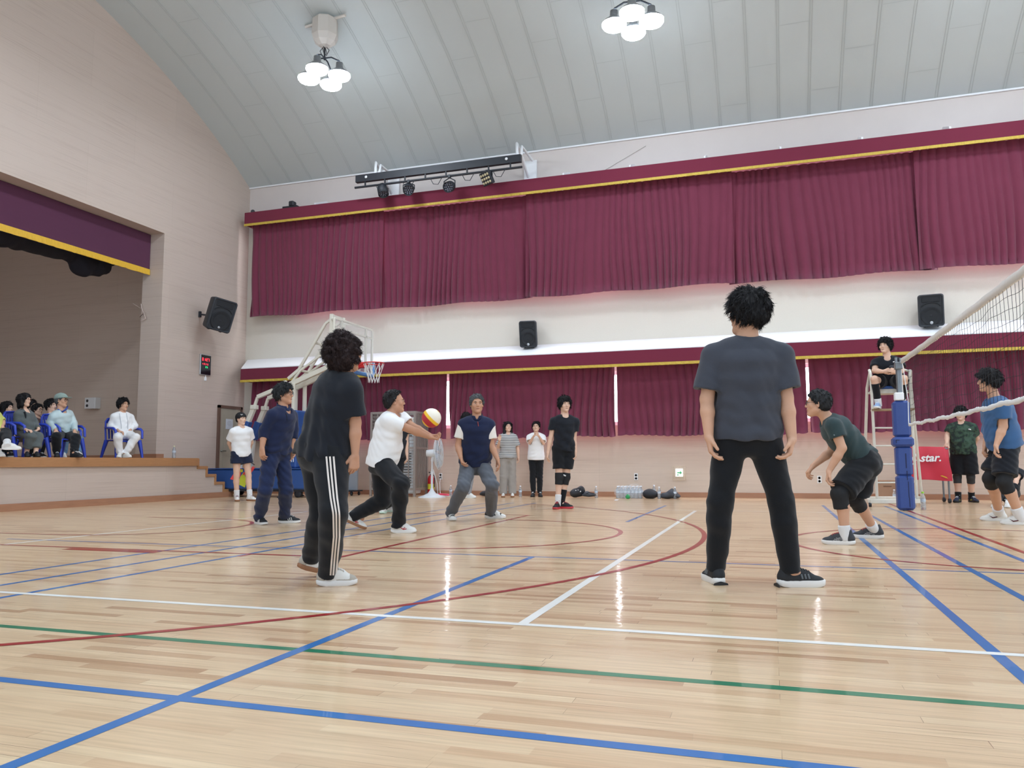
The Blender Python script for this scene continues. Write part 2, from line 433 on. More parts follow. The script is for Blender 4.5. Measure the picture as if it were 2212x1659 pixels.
# --- vaulted ceiling with battens
N = 72; V = []; Fc = []
yy = np.linspace(YW, YN, N + 1)
for y in yy: V += [(XL - 0.02, y, vault_z(y)), (XR, y, vault_z(y))]
cb = MB(); cb.add(V, [(2 * i, 2 * i + 1, 2 * i + 3, 2 * i + 2) for i in range(N)], True)
cb.mi = 1
seam0 = AY(1104.5, 335, YW)[0]
x = seam0 - 0.6 * 21
rnd = random.Random(5)
k = 0
while x < 12:
    if x > XL + 0.1:
        for dx in (-0.022, 0.022):
            V = []
            for y in yy:
                z = vault_z(y); nx = np.array([0, (y - YC), z - ZC]) / RC
                a = np.array([0, y, z]) - nx * 0.006
                V += [(x + dx - 0.007, a[1], a[2]), (x + dx + 0.007, a[1], a[2])]
                b2 = np.array([0, y, z]) + nx * 0.003
                V += [(x + dx - 0.007, b2[1], b2[2]), (x + dx + 0.007, b2[1], b2[2])]
            Fc = []
            for i in range(N):
                q = 4 * i
                Fc += [(q, q + 1, q + 5, q + 4), (q, q + 4, q + 6, q + 2), (q + 1, q + 3, q + 7, q + 5)]
            cb.add(V, Fc)
        # cross joints of the sheets, staggered from strip to strip
        s0 = (0.45 + (k * 0.83)) % 2.4
        while s0 < 20:
            a = math.atan2(YW - YC, vault_z(YW) - ZC) - s0 / RC
            for da in (0.0,):
                y = YC + RC * math.sin(a); z = ZC + RC * math.cos(a); nx = np.array([0, math.sin(a), math.cos(a)]); tg = np.array([0, math.cos(a), -math.sin(a)])
                q = np.array([0, y, z]) - nx * 0.005
                V = [np.array([x + 0.04, 0, 0]) + q - tg * 0.007, np.array([x + 0.56, 0, 0]) + q - tg * 0.007, np.array([x + 0.56, 0, 0]) + q + tg * 0.007, np.array([x + 0.04, 0, 0]) + q + tg * 0.007]
                if y > YN + 0.2: cb.add(V, [(0, 1, 2, 3)])
            s0 += 2.4
    x += 0.6; k += 1
struct(cb.build('ceiling', [M_ceil, M_ceilrib]))
struct(MB().box(((XL + XR) / 2, YW - 0.02, 7.985), (XR - XL, 0.05, 0.035)).build('trim_cornice', M_white))
# ------------------------------------------------------------------ smooth solid modelling (distance fields -> one continuous mesh)
f32 = np.float32
def smin(a, b, k):
    if k <= 0: return np.minimum(a, b)
    h = np.maximum(k - np.abs(a - b), 0) / k
    return np.minimum(a, b) - h * h * k * 0.25
def smax(a, b, k): return -smin(-a, -b, k)
class Field:
    def __init__(s): s.ops = []; s.disp = None
    def _add(s, fn, lo, hi, k, op): s.ops.append((fn, np.asarray(lo, float), np.asarray(hi, float), k, op)); return s
    def rc(s, a, b, ra, rb, k=0.02, op='u', cuts=()):
        a = np.asarray(a, f32); b = np.asarray(b, f32); ba = b - a; bb = float(ba @ ba) + 1e-9
        def fn(p, a=a, ba=ba, bb=bb):
            q = p - a; t = np.clip((q @ ba) / bb, 0, 1)
            d = q - t[..., None] * ba
            v = np.sqrt((d * d).sum(-1)) - (ra + (rb - ra) * t)
            for (c, n) in cuts: v = np.maximum(v, (p - c.astype(f32)) @ n.astype(f32))
            return v
        m = max(ra, rb)
        return s._add(fn, np.minimum(a, b) - m, np.maximum(a, b) + m, k, op)
    def el(s, c, ax, r, k=0.02, op='u', cuts=()):
        c = np.asarray(c, f32); A = np.asarray(ax, f32); r = np.asarray(r, f32); rm = float(r.min())
        def fn(p):
            q = ((p - c) @ A.T)
            k0 = np.sqrt(((q / r) ** 2).sum(-1)); k1 = np.sqrt(((q / (r * r)) ** 2).sum(-1)) + 1e-9
            v = k0 * (k0 - 1.0) / k1
            for (cc, n) in cuts: v = np.maximum(v, (p - cc.astype(f32)) @ n.astype(f32))
            return v
        m = float(r.max())
        return s._add(fn, c - m, c + m, k, op)
    def ec(s, a, b, right, r0, r1, k=0.02, op='u', cuts=(), flat=False):
        """elliptical cone; r0, r1 = (half width, half depth)"""
        a = np.asarray(a, f32); b = np.asarray(b, f32); ba = b - a; L = float(np.linalg.norm(ba)) + 1e-9
        d = ba / L; x = np.asarray(right, f32); x = x - d * float(x @ d); x = x / (np.linalg.norm(x) + 1e-9); y = np.cross(d, x).astype(f32)
        def fn(p):
            q = p - a; h = q @ d; t = np.clip(h / L, 0, 1)
            rx = r0[0] + (r1[0] - r0[0]) * t; ry = r0[1] + (r1[1] - r0[1]) * t
            u = (q @ x) / rx; v = (q @ y) / ry
            k0 = np.sqrt(u * u + v * v); k1 = np.sqrt((u / rx) ** 2 + (v / ry) ** 2) + 1e-6
            e = k0 * (k0 - 1.0) / k1
            e = np.where(k0 < 0.25, -0.75 * np.minimum(rx, ry), e)
            o = np.maximum(h - L, -h)
            if flat: w = np.maximum(e, o)
            else:
                mr = np.minimum(rx, ry) * 0.5
                e2 = e + mr; o2 = o
                w = np.where(o2 > 0, np.sqrt(np.maximum(e2, 0) ** 2 + o2 * o2) - mr, e)
            for (c, n) in cuts: w = np.maximum(w, (p - c.astype(f32)) @ n.astype(f32))
            return w
        m = max(r0[0], r0[1], r1[0], r1[1])
        return s._add(fn, np.minimum(a, b) - m, np.maximum(a, b) + m, k, op)
    def plane(s, c, n, k=0.0, lo=(-1e3,) * 3, hi=(1e3,) * 3):
        c = np.asarray(c, f32); n = nrm(n).astype(f32)
        return s._add(lambda p: (p - c) @ n, lo, hi, k, 'i')
    def bounds(s):
        lo = np.min([o[1] for o in s.ops if o[4] == 'u'], 0); hi = np.max([o[2] for o in s.ops if o[4] == 'u'], 0)
        return lo, hi
    def at(s, pts):
        pts = np.asarray(pts, f32); D = np.full(pts.shape[:-1], 0.3, f32)
        for fn, lo, hi, k, op in s.ops:
            v = fn(pts)
            D = smin(D, v, k) if op == 'u' else (smax(D, -v, k) if op == 's' else smax(D, v, k))
        if s.disp is not None: D = D + s.disp(pts)
        return D
    def grid(s, lo, hi, g):
        ax = [np.arange(lo[i], hi[i] + g, g).astype(f32) for i in range(3)]
        D = np.full([len(a) for a in ax], 0.3, f32)
        for fn, l, h, k, op in s.ops:
            pad = k + 2.5 * g + (0.012 if op == 'u' else 0.0)
            sl = []
            for i in range(3):
                i0 = int(np.searchsorted(ax[i], l[i] - pad)); i1 = int(np.searchsorted(ax[i], h[i] + pad)); sl.append(slice(i0, i1))
            sl = tuple(sl)
            if min(q.stop - q.start for q in sl) <= 0: continue
            X = np.stack(np.meshgrid(ax[0][sl[0]], ax[1][sl[1]], ax[2][sl[2]], indexing='ij'), -1)
            v = fn(X).astype(f32)
            D[sl] = smin(D[sl], v, k) if op == 'u' else (smax(D[sl], -v, k) if op == 's' else smax(D[sl], v, k))
        if s.disp is not None:
            m = np.argwhere(np.abs(D) < 0.03)
            if len(m):
                pts = np.stack([ax[i][m[:, i]] for i in range(3)], -1)
                D[m[:, 0], m[:, 1], m[:, 2]] += s.disp(pts)
        return ax, D
def surface_nets(ax, D):
    S = D < 0
    nx, ny, nz = D.shape
    cnt = np.zeros((nx - 1, ny - 1, nz - 1), np.int8)
    for i in (0, 1):
        for j in (0, 1):
            for k in (0, 1): cnt += S[i:nx - 1 + i, j:ny - 1 + j, k:nz - 1 + k]
    act = np.argwhere((cnt > 0) & (cnt < 8))
    if not len(act): return np.zeros((0, 3)), np.zeros((0, 4), int)
    idx = np.full((nx - 1, ny - 1, nz - 1), -1, np.int64); idx[act[:, 0], act[:, 1], act[:, 2]] = np.arange(len(act))
    cor = [(i, j, k) for i in (0, 1) for j in (0, 1) for k in (0, 1)]
    val = {c: D[act[:, 0] + c[0], act[:, 1] + c[1], act[:, 2] + c[2]] for c in cor}
    acc = np.zeros((len(act), 3)); n = np.zeros(len(act))
    for c in cor:
        for a in range(3):
            if c[a]: continue
            e = list(c); e[a] = 1; e = tuple(e)
            v0, v1 = val[c], val[e]; m = (v0 < 0) != (v1 < 0)
            t = np.where(m, v0 / np.where(m, v0 - v1, 1), 0)
            for q in range(3): acc[:, q] += np.where(m, (c[q] + t) if q == a else c[q], 0)
            n += m
    loc = acc / n[:, None]
    g = [float(a[1] - a[0]) for a in ax]
    V = np.stack([ax[i][0] + (act[:, i] + loc[:, i]) * g[i] for i in range(3)], -1)
    Fs = []
    for a in range(3):
        b, c = (a + 1) % 3, (a + 2) % 3
        s0 = [slice(None)] * 3; s1 = [slice(None)] * 3; s0[a] = slice(0, -1); s1[a] = slice(1, None)
        ch = S[tuple(s0)] != S[tuple(s1)]
        E = np.argwhere(ch)
        ok = (E[:, b] > 0) & (E[:, c] > 0) & (E[:, b] < D.shape[b] - 1) & (E[:, c] < D.shape[c] - 1); E = E[ok]
        if not len(E): continue
        def cell(db, dc):
            q = E.copy(); q[:, b] -= db; q[:, c] -= dc; return idx[q[:, 0], q[:, 1], q[:, 2]]
        Q = np.stack([cell(1, 1), cell(0, 1), cell(0, 0), cell(1, 0)], -1)
        flip = ~S[E[:, 0], E[:, 1], E[:, 2]]
        Q[flip] = Q[flip][:, ::-1]; Fs.append(Q)
    return V, np.concatenate(Fs) if Fs else np.zeros((0, 4), int)
def np_mesh(name, V, Fq, mats, parent=None, mi=None):
    me = bpy.data.meshes.new(name)
    me.vertices.add(len(V)); me.vertices.foreach_set('co', np.asarray(V, f32).ravel())
    nq = len(Fq); me.loops.add(nq * 4); me.polygons.add(nq)
    me.loops.foreach_set('vertex_index', np.asarray(Fq, np.int32).ravel())
    me.polygons.foreach_set('loop_start', np.arange(0, nq * 4, 4, dtype=np.int32))
    me.polygons.foreach_set('use_smooth', np.ones(nq, dtype=bool))
    if not isinstance(mats, (list, tuple)): mats = [mats]
    for m in mats: me.materials.append(m)
    if mi is not None: me.polygons.foreach_set('material_index', np.asarray(mi, np.int32))
    me.update(calc_edges=True); me.validate()
    return link(bpy.data.objects.new(name, me), parent)
def solid(name, field, g, mats, parent=None, pad=0.03, fine=()):
    V, Q = solid_arrays(field, g, pad, fine)
    return np_mesh(name, V, Q, mats, parent)
def solid_arrays(field, g, pad=0.03, fine=()):
    """one mesh from a field; fine = [(lo, hi, g2)] regions meshed at a finer pitch and stitched into the same mesh"""
    lo, hi = field.bounds(); lo = lo - pad; hi = hi + pad
    ax, D = field.grid(lo, hi, g); V, Q = surface_nets(ax, D)
    if len(fine) and len(Q):
        c = V[Q].mean(1); drop = np.zeros(len(Q), bool)
        for (l, h, g2) in fine: drop |= ((c > np.asarray(l) + g * 0.7) & (c < np.asarray(h) - g * 0.7)).all(1)
        Q = Q[~drop]
    VV = [V]; QQ = [Q]; o = len(V)
    for (l, h, g2) in fine:
        a2, D2 = field.grid(np.asarray(l), np.asarray(h), g2); v, q = surface_nets(a2, D2)
        if len(q): VV.append(v); QQ.append(q + o); o += len(v)
    V = np.concatenate(VV); Q = np.concatenate(QQ)
    used = np.zeros(len(V), bool); used[Q.ravel()] = True
    mp = np.cumsum(used) - 1
    return V[used], mp[Q]
def tubes3(Pts, R):
    """many thin three-sided strands: Pts (n, m, 3), R (m,) -> vertices, quads"""
    n, m, _ = Pts.shape
    d = Pts[:, -1] - Pts[:, 0]; d /= np.linalg.norm(d, axis=1, keepdims=True) + 1e-9
    a = np.cross(d, np.array([0.3, 0.5, 0.81])); a /= np.linalg.norm(a, axis=1, keepdims=True) + 1e-9; b = np.cross(d, a)
    off = np.stack([a * math.cos(t) + b * math.sin(t) for t in (0, 2.094, 4.189)], 1)
    V = (Pts[:, :, None, :] + off[:, None, :, :] * np.asarray(R)[None, :, None, None]).reshape(-1, 3)
    base = (np.arange(n) * m * 3)[:, None]; Q = []
    for j in range(m - 1):
        for k in range(3):
            k2 = (k + 1) % 3; Q.append(np.concatenate([base + j * 3 + k, base + j * 3 + k2, base + (j + 1) * 3 + k2, base + (j + 1) * 3 + k], 1))
    return V, np.concatenate(Q)
def trace(field, o, d, tmax=0.6, far=True):
    """first point on the surface coming from outside along -d towards o (array of rays)"""
    o = np.atleast_2d(np.asarray(o, float)); d = np.atleast_2d(np.asarray(d, float)); d = d / np.linalg.norm(d, axis=1, keepdims=True)
    p = o + d * tmax; t = np.full(len(o), tmax)
    for _ in range(40):
        v = field.at(o + d * t[:, None]); t = np.maximum(t - np.clip(v, -0.05, 0.1) * 0.8, 0.0)
    return o + d * t[:, None]
_rs = np.random.RandomState(3)
_W = [(_rs.normal(size=3), _rs.uniform(0, 6.28)) for _ in range(12)]
def wob(p, f):
    v = 0
    for i in range(5):
        w, ph = _W[i]; v = v + np.sin(p @ (w * f).astype(f32) + ph)
    return v / 5.0
def folds(amp, dirn, freq=38.0, warp=0.9, seed=0, f2=5.0):
    dv = (nrm(dirn) * freq).astype(f32)
    def fn(p):
        w = wob(p + f32(seed * 1.7), f2)
        a = wob(p + f32(seed * 3.1 + 5), f2 * 0.8)
        return (amp * np.sin(p @ dv + 4.0 * warp * w) * np.clip(0.45 + 0.9 * a, 0, 1)).astype(f32)
    return fn

# ------------------------------------------------------------------ people
SKIN = {}
def skin_mat(rgb):
    k = 'skin_%d_%d_%d' % rgb
    m = mat(k, rgb, 0.55, var=0.06, scale=14, bump=0.08, bscale=260, spec=0.35)
    return m
M_eyeW = mat('eye_white', (225, 220, 215), 0.3); M_iris = mat('eye_dark', (28, 20, 18), 0.2)
M_brow = mat('brow_hair', (40, 32, 30), 0.9)
M_lace = mat('white_lace', (232, 232, 230), 0.8)
def hair_mat(rgb):
    return mat('hair_%d_%d_%d' % rgb, rgb, 0.6, var=0.35, scale=40, bump=0.5, bscale=160, stretch=(1, 1, 0.25), spec=0.3)
M_frame = mat('dark_spectacle_frame', (38, 32, 34), 0.35); M_gold = mat('thin_metal_frame', (176, 140, 120), 0.3, metal=0.7)

class Pose: pass
def rot(v, axis, a):
    axis = nrm(axis); v = np.asarray(v, float)
    return v * math.cos(a) + np.cross(axis, v) * math.sin(a) + axis * (axis @ v) * (1 - math.cos(a))
UP = np.array([0.0, 0, 1])
def azdir(a): return np.array([math.sin(a), math.cos(a), 0.0])

def solve(A, L, px, sg):
    d = ray(*px); o = CAM - A
    a = d @ d; b = 2 * o @ d; c = o @ o - L * L; disc = b * b - 4 * a * c
    t = -b / (2 * a) if disc <= 0 else (-b + (math.sqrt(disc) if sg == '+' else -math.sqrt(disc))) / (2 * a)
    return CAM + t * d
BONES = []
class Person:
    """joints from a survey of the photograph: pixel + depth, limbs by known bone lengths"""
    def __init__(s, name, D, H, face, pel, neck, head, sh_face=None, sh_dz=0.0, pel_face=None, head_face=None, head_pitch=0.0, head_roll=0.0, neck_dz=0.0, head_dz=0.0,
                 build=1.0, female=False, shw=None, belly=0.0):
        s.name = name; s.D = D; s.H = H; s.k = H / 1.72; k = s.k; s.build = build; s.female = female; s.belly = belly
        va = YAW + math.atan((pel[0] - 1106.0) / FPX)
        s.va = va
        s.pel = P(pel[0], pel[1], D)
        s.neck = P(neck[0], neck[1], D + neck_dz)
        s.head = P(head[0], head[1], D + neck_dz + head_dz)
        s.pf = azdir(va + math.radians(face if pel_face is None else pel_face)); s.sf = azdir(va + math.radians(face if sh_face is None else sh_face))
        s.hf0 = azdir(va + math.radians(face if head_face is None else head_face))
        R = lambda f: np.array([f[1], -f[0], 0.0])
        s.pr = R(s.pf); s.sr0 = R(s.sf)
        s.sp = nrm(s.neck - s.pel)
        s.sr = nrm(s.sr0 - s.sp * (s.sr0 @ s.sp)); s.fwd = np.cross(s.sp, s.sr) * -1.0
        s.fwd = nrm(np.cross(UP, s.sr)) if abs(s.sp @ UP) > 0.99 else nrm(np.cross(s.sp, s.sr))
        # head frame
        hr = R(s.hf0); f = rot(s.hf0, hr, math.radians(head_pitch)); u = np.cross(hr, f)
        if head_roll: hr = rot(hr, f, math.radians(head_roll)); u = np.cross(hr, f)
        s.hA = np.array([hr, f, u])
        w = (0.168 if female else 0.190) * k if shw is None else shw
        dn = s.sp * (-0.082 * k)
        s.sh = {'R': s.neck + s.sr * w * 0.92 + dn, 'L': s.neck - s.sr * w * 0.92 + dn}
        hw = 0.088 * k
        s.hip = {'R': s.pel + s.pr * hw, 'L': s.pel - s.pr * hw}
        s.el = {}; s.wr = {}; s.hd = {}; s.pn = {}; s.kn = {}; s.an = {}; s.foot = {}; s.curl = {}
    def shoulder(s, side, px, dz):
        s.sh[side] = P(px[0], px[1], depth(s.neck) + dz); return s
    def arm(s, side, el, wr, tip, palm=None, curl=0.35):
        k = s.k; A = s.sh[side]
        def go(A, L, q):
            if isinstance(q[2], str): r = solve(A, L, q[:2], q[2])
            else: r = P(q[0], q[1], depth(A) + q[2])
            return r
        s.el[side] = go(A, 0.30 * k, el); s.wr[side] = go(s.el[side], 0.25 * k, wr)
        t = go(s.wr[side], 0.17 * k, tip)
        s.hd[side] = nrm(t - s.wr[side])
        BONES.append((s.name, 'arm' + side, round(float(np.linalg.norm(s.el[side] - A)) / k, 2), 0.30, round(float(np.linalg.norm(s.wr[side] - s.el[side])) / k, 2), 0.25))
        s.pn[side] = palm; s.curl[side] = curl
        return s
    def leg(s, side, kn, foot, yaw, pitch=0.0, lift=0.0, ankpx=None, back=0.05, z0=0.0):
        """foot: (px,py) point of the floor under the middle of the shoe, or (px, py, depth)"""
        k = s.k
        if len(foot) == 3:
            g = P(foot[0], foot[1], foot[2]); g[2] = z0
        else: g = G(foot[0], foot[1], z0)
        d = azdir(s.va + math.radians(yaw))
        s.foot[side] = (g + UP * lift, d, pitch)
        x = np.cross(d, UP); fd = rot(d, x, -math.radians(pitch))   # toe pitched down by pitch
        up = np.cross(x, fd)
        toe = g + d * 0.07
        a = g + UP * lift + fd * (-0.06 * k) + up * 0.085 * k + (UP * 0.13 * k * math.sin(math.radians(pitch)) if pitch else 0)
        s.an[side] = a; s.fd = fd
        H = s.hip[side]
        if isinstance(kn[2], str): K = solve(H, 0.43 * k, kn[:2], kn[2])
        else: K = P(kn[0], kn[1], depth(H) + kn[2])
        s.kn[side] = K
        BONES.append((s.name, 'leg' + side, round(float(np.linalg.norm(K - H)) / k, 2), 0.43, round(float(np.linalg.norm(a - K)) / k, 2), 0.41))
        return s

    # --- torso cross sections: (t along spine, half width, half depth)
    def sections(s, infl=0.0, drape=False):
        k = s.k; b = s.build
        if s.female: T = [(-0.13, .135, .10), (0.02, .168, .118), (0.18, .155, .112), (0.36, .128, .096), (0.6, .142, .108), (0.8, .145, .108), (0.93, .115, .08)]
        else: T = [(-0.13, .125, .10), (0.02, .162, .116), (0.18, .155, .112), (0.36, .146, .106), (0.6, .160, .116), (0.8, .168, .115), (0.93, .13, .085)]
        out = []
        for (t, rx, ry) in T:
            bl = s.belly * math.exp(-((t - 0.3) / 0.22) ** 2)
            rx, ry = rx * k * b + infl + bl * 0.6, ry * k * b + infl + bl
            if drape and t < 0.7:
                rx = max(rx, (.158 if not s.female else .146) * k * b + infl); ry = max(ry, .112 * k * b + infl)
            c = s.pel + (s.neck - s.pel) * t + np.cross(s.sp, s.sr) * (bl * 0.55)
            r = nrm(s.pr * (1 - min(max(t, 0), 1)) + s.sr * min(max(t, 0), 1))
            out.append((t, c, r, rx, ry))
        return out
    def torso(s, F, t0, t1, infl, drape=False, k=0.03, cuts=()):
        S = s.sections(infl, drape)
        for (a, b) in zip(S[:-1], S[1:]):
            if b[0] < t0 or a[0] > t1: continue
            F.ec(a[1], b[1], a[2] + b[2], (a[3], a[4]), (b[3], b[4]), k=k, cuts=cuts)
    def spine(s, t): return s.pel + (s.neck - s.pel) * t

    def body_field(s, hands=True):
        F = Field(); k = s.k; b = s.build
        s.torso(F, -1, 2, 0.0)
        hu = s.hA[2]
        skull = s.head - hu * 0.045 * k - s.hA[1] * 0.02 * k
        F.rc(s.neck, skull, 0.060 * k * (0.9 if s.female else 1), 0.055 * k * (0.88 if s.female else 1), 0.03)
        for sd in 'RL':
            F.rc(s.neck - s.sp * 0.012 * k, s.sh[sd] + s.sp * 0.012 * k, 0.045 * k, 0.046 * k * b, 0.05)
            if sd in s.el:
                f = 0.85 if s.female else 1.0
                F.rc(s.sh[sd], s.el[sd], 0.052 * k * b * f, 0.040 * k * b * f, 0.02)
                F.rc(s.el[sd], s.el[sd] + (s.wr[sd] - s.el[sd]) * 0.35, 0.040 * k * b * f, 0.041 * k * b * f, 0.015)
                F.rc(s.el[sd] + (s.wr[sd] - s.el[sd]) * 0.35, s.wr[sd], 0.041 * k * b * f, 0.027 * k * f, 0.015)
            if sd in s.kn:
                d = s.kn[sd] - s.hip[sd]; e = s.an[sd] - s.kn[sd]
                F.rc(s.hip[sd], s.kn[sd], 0.088 * k * b, 0.056 * k * b, 0.03)
                kd = nrm(np.cross(s.pr, nrm(e))) ; cb = s.kn[sd] + e * 0.3
                cb = cb - kd * 0.012 * k * (1 if kd @ s.pf > 0 else -1)
                F.rc(s.kn[sd], cb, 0.054 * k * b, 0.056 * k * b, 0.02)
                F.rc(cb, s.an[sd], 0.056 * k * b, 0.036 * k * b, 0.02)
                g, fd, pt = s.foot[sd]
                F.rc(s.an[sd], s.an[sd] + fd * 0.1 - UP * 0.03, 0.036 * k, 0.03 * k, 0.02)
        s.head_prims(F)
        s.hand_boxes = []
        if hands:
            for sd in 'RL':
                if sd in s.wr: s.hand_prims(F, sd)
        return F
    def head_prims(s, F):
        k = 0.5 * s.k + 0.5; k *= (0.96 if s.female else 1.0); s.hk = k; A = s.hA; C = s.head
        L = lambda x, y, z: C + (A[0] * x + A[1] * y + A[2] * z) * k
        E = lambda c, r, kk, op='u': F.el(L(*c), A, np.array(r) * k, kk * k, op)
        Rc = lambda a, b, ra, rb, kk, op='u': F.rc(L(*a), L(*b), ra * k, rb * k, kk * k, op)
        E((0, -.014, .03), (.077, .097, .088), .03)
        E((0, .03, -.04), (.060, .060, .076), .03)
        Rc((-.045, .005, -.06), (0, .062, -.098), .024, .019, .025); Rc((.045, .005, -.06), (0, .062, -.098), .024, .019, .025)
        E((0, .072, -.098), (.022, .018, .016), .02)
        for x in (-1, 1):
            E((x * .042, .058, -.022), (.026, .024, .024), .02)
        Rc((-.036, .078, .024), (.036, .078, .024), .013, .013, .016)
        for x in (-1, 1): E((x * .031, .099, .004), (.018, .014, .010), .010, 's')
        Rc((0, .085, .014), (0, .1015, -.026), .0072, .0118, .010)
        for x in (-1, 1): E((x * .011, .094, -.031), (.009, .010, .007), .006)
        E((0, .085, -.057), (.024, .012, .0065), .006); E((0, .083, -.068), (.021, .012, .007), .006)
        E((0, .099, -.0625), (.022, .006, .0016), .003, 's')
        for x in (-1, 1):
            E((x * .079, -.006, -.008), (.010, .019, .032), .008); E((x * .086, .0, -.006), (.006, .009, .018), .006, 's')
        s.L = L
    def hand_prims(s, F, sd):
        k = s.k * (0.92 if s.female else 1.0); w = s.wr[sd]; d = s.hd[sd]
        pn = s.pn[sd]
        if pn is None: pn = -s.sr if sd == 'R' else s.sr       # palm towards the body
        elif isinstance(pn, str): pn = {'down': -UP, 'up': UP, 'back': -s.sf, 'front': s.sf, 'cam': -fw}[pn]
        pn = np.asarray(pn, float); pn = nrm(pn - d * (pn @ d))
        th = np.cross(pn, d) if sd == 'R' else np.cross(d, pn)  # thumb side
        c = s.curl[sd]
        pts = []
        def cap(a, b, ra, rb, kk): F.rc(a, b, ra * k, rb * k, kk * k); pts.extend([a, b])
        wd = (0.031, 0.0105, -0.0105, -0.029); fl = (0.074, 0.082, 0.076, 0.060); kd = (0.088, 0.092, 0.087, 0.079)
        for i in range(4):
            kn = w + (d * kd[i] + th * wd[i]) * k
            cap(w + (d * 0.012 + th * wd[i] * 0.6) * k, kn, 0.0155, 0.0125, 0.014)
            a = kn; ang = c * (0.8 + 0.12 * i); tot = 0.12 + 0.25 * c
            sp = th * wd[i] * 0.9
            for (fr, r0, r1) in ((0.44, .0098, .009), (0.31, .009, .0082), (0.25, .0082, .007)):
                tot += ang
                dr = nrm(d * math.cos(tot) + pn * math.sin(tot) + sp * (1.6 if c < 0.5 else 0.4))
                b = a + dr * fl[i] * fr * k
                cap(a, b, r0, r1, 0.003); a = b
        a = w + (d * 0.022 + th * 0.026 + pn * 0.008) * k
        cap(w + d * 0.012 * k, a, 0.017, 0.0155, 0.016)
        m = a + (d * 0.034 + th * 0.026 + pn * 0.014) * k; cap(a, m, 0.0155, 0.0115, 0.010)
        e = m + (d * 0.030 + th * 0.006 + pn * 0.014) * k; cap(m, e, 0.0108, 0.009, 0.004)
        q = np.array(pts); s.hand_boxes.append((q.min(0) - 0.026, q.max(0) + 0.026))

    def build_body(s, label, skin, g, gh, gd, group=None):
        F = s.body_field(); s.F = F
        hb = 0.15
        fine = [(s.head - np.array([hb, hb, 0.16]), s.head + np.array([hb, hb, 0.16]), gh)]
        for (l, h) in s.hand_boxes: fine.append((l, h, gd))
        s.o = solid('person', F, g, skin_mat(skin), None, fine=fine)
        tag(s.o, label, 'person', group)
        s.g = g; s.skin = skin
        return s.o
    def part(s, name, F, m, g=None, label=None, parent=None, pad=0.02):
        o = solid(name, F, g or s.g, m, parent or s.o, pad=pad)
        if label: o['label'] = label
        return o
    def face(s, brow=True, lip=(150, 88, 80), glasses=None, mouth=True, browm=None):
        L = s.L; k = s.hk; A = s.hA; F = s.F
        for x in (-1, 1):
            f = Field(); f.el(L(x * .031, .0775, .003), A, np.array([.0140, .010, .0050]) * k, 0)
            e = s.part('eye', f, M_eyeW, 0.0028)
            f = Field(); f.el(L(x * .031, .0845, .0035), A, np.array([.0070, .0042, .0052]) * k, 0)
            s.part('iris', f, M_iris, 0.0022, parent=e)
            if brow:
                pts = trace(F, [L(x * q, .03, z) for q, z in ((.016, .021), (.031, .0265), (.047, .021))], [A[1]] * 3, 0.13)
                b = MB(); b.tube(list(pts + A[1] * 0.001), [.0034 * k, .0045 * k, .0022 * k], 6); b.build('eyebrow', browm or M_brow, s.o)
        if mouth:
            pts = trace(F, [L(q, .03, -.0635 + abs(q) * 0.06) for q in np.linspace(-.022, .022, 7)], [A[1]] * 7, 0.13)
            b = MB(); b.tube(list(pts - A[1] * 0.001), [.001 * k, .0042 * k, .0052 * k, .005 * k, .0052 * k, .0042 * k, .001 * k], 6); b.build('lips', mat('lips_%d_%d_%d' % lip, lip, 0.5), s.o)
        if glasses is not None:
            b = MB(); r = 0.0013 * k if glasses is M_gold else 0.0021 * k
            for x in (-1, 1):
                c = np.array([x * .033, .101, .000])
                b.tube([L(c[0] + .0245 * math.cos(a), c[1] - abs(math.cos(a) * x + 1) * .003, c[2] + .019 * (abs(math.sin(a)) ** .8) * (1 if math.sin(a) > 0 else -1)) for a in np.linspace(0, 2 * math.pi, 17)[:-1]], r, 6, closed=True)
                b.tube([L(x * .0575, .097, .006), L(x * .078, .06, .008), L(x * .084, .0, .008), L(x * .08, -.015, -.004)], r, 6)
            b.tube([L(-.009, .101, .004), L(0, .105, .007), L(.009, .101, .004)], r, 6)
            b.build('glasses', glasses, s.o)
    def hair(s, style, rgb, g=None, seed=1, amp=0.004, name='hair', th=None, label=None):
        L = s.L; k = s.hk; A = s.hA; C = s.head
        F = Field()
        E = lambda c, r, kk=.02, op='u': F.el(L(*c), A, np.array(r) * k, kk * k, op)
        Rc = lambda a, b, ra, rb, kk=.02, op='u': F.rc(L(*a), L(*b), ra * k, rb * k, kk * k, op)
        def cut(p, n):
            F.plane(L(*p), A[0] * n[0] + A[1] * n[1] + A[2] * n[2])
        t = th if th is not None else {'short': .012, 'bangs': .022, 'receding': .008, 'crop': .009, 'long': .018, 'bob': .03, 'curly': .0, 'tied': .012}[style]
        if style in ('short', 'bangs', 'receding', 'crop', 'tied'):
            E((0, -.016, .032), (.077 + t, .097 + t, .088 + t * 1.25))
            E((0, -.045, -.02), (.066 + t, .06 + t, .06), .03)
            fy = {'short': .078, 'bangs': .10, 'receding': .028, 'crop': .07, 'tied': .075}[style]
            cut((0, fy, .062), (0, .80, -.60)); cut((0, .018, -.03), (0, .50, -.86))
            if style == 'bangs':
                for i, x in enumerate((-.05, -.03, -.01, .012, .034, .053)):
                    Rc((x, .07 - abs(x) * .4, .085), (x * 1.05 + .004, .090 - abs(x) * .5, .052 + .006 * math.sin(i * 2.3)), .018, .009, .012)
                E((-.01, .02, .10), (.06, .06, .028), .03)
            if style == 'tied': E((0, -.10, -.02), (.03, .025, .05), .02)
        elif style == 'long':
            E((0, -.016, .034), (.089, .108, .098))
            for x in (-1, 1): Rc((x * .07, -.01, .02), (x * .085, -.01, -.17), .035, .035, .04)
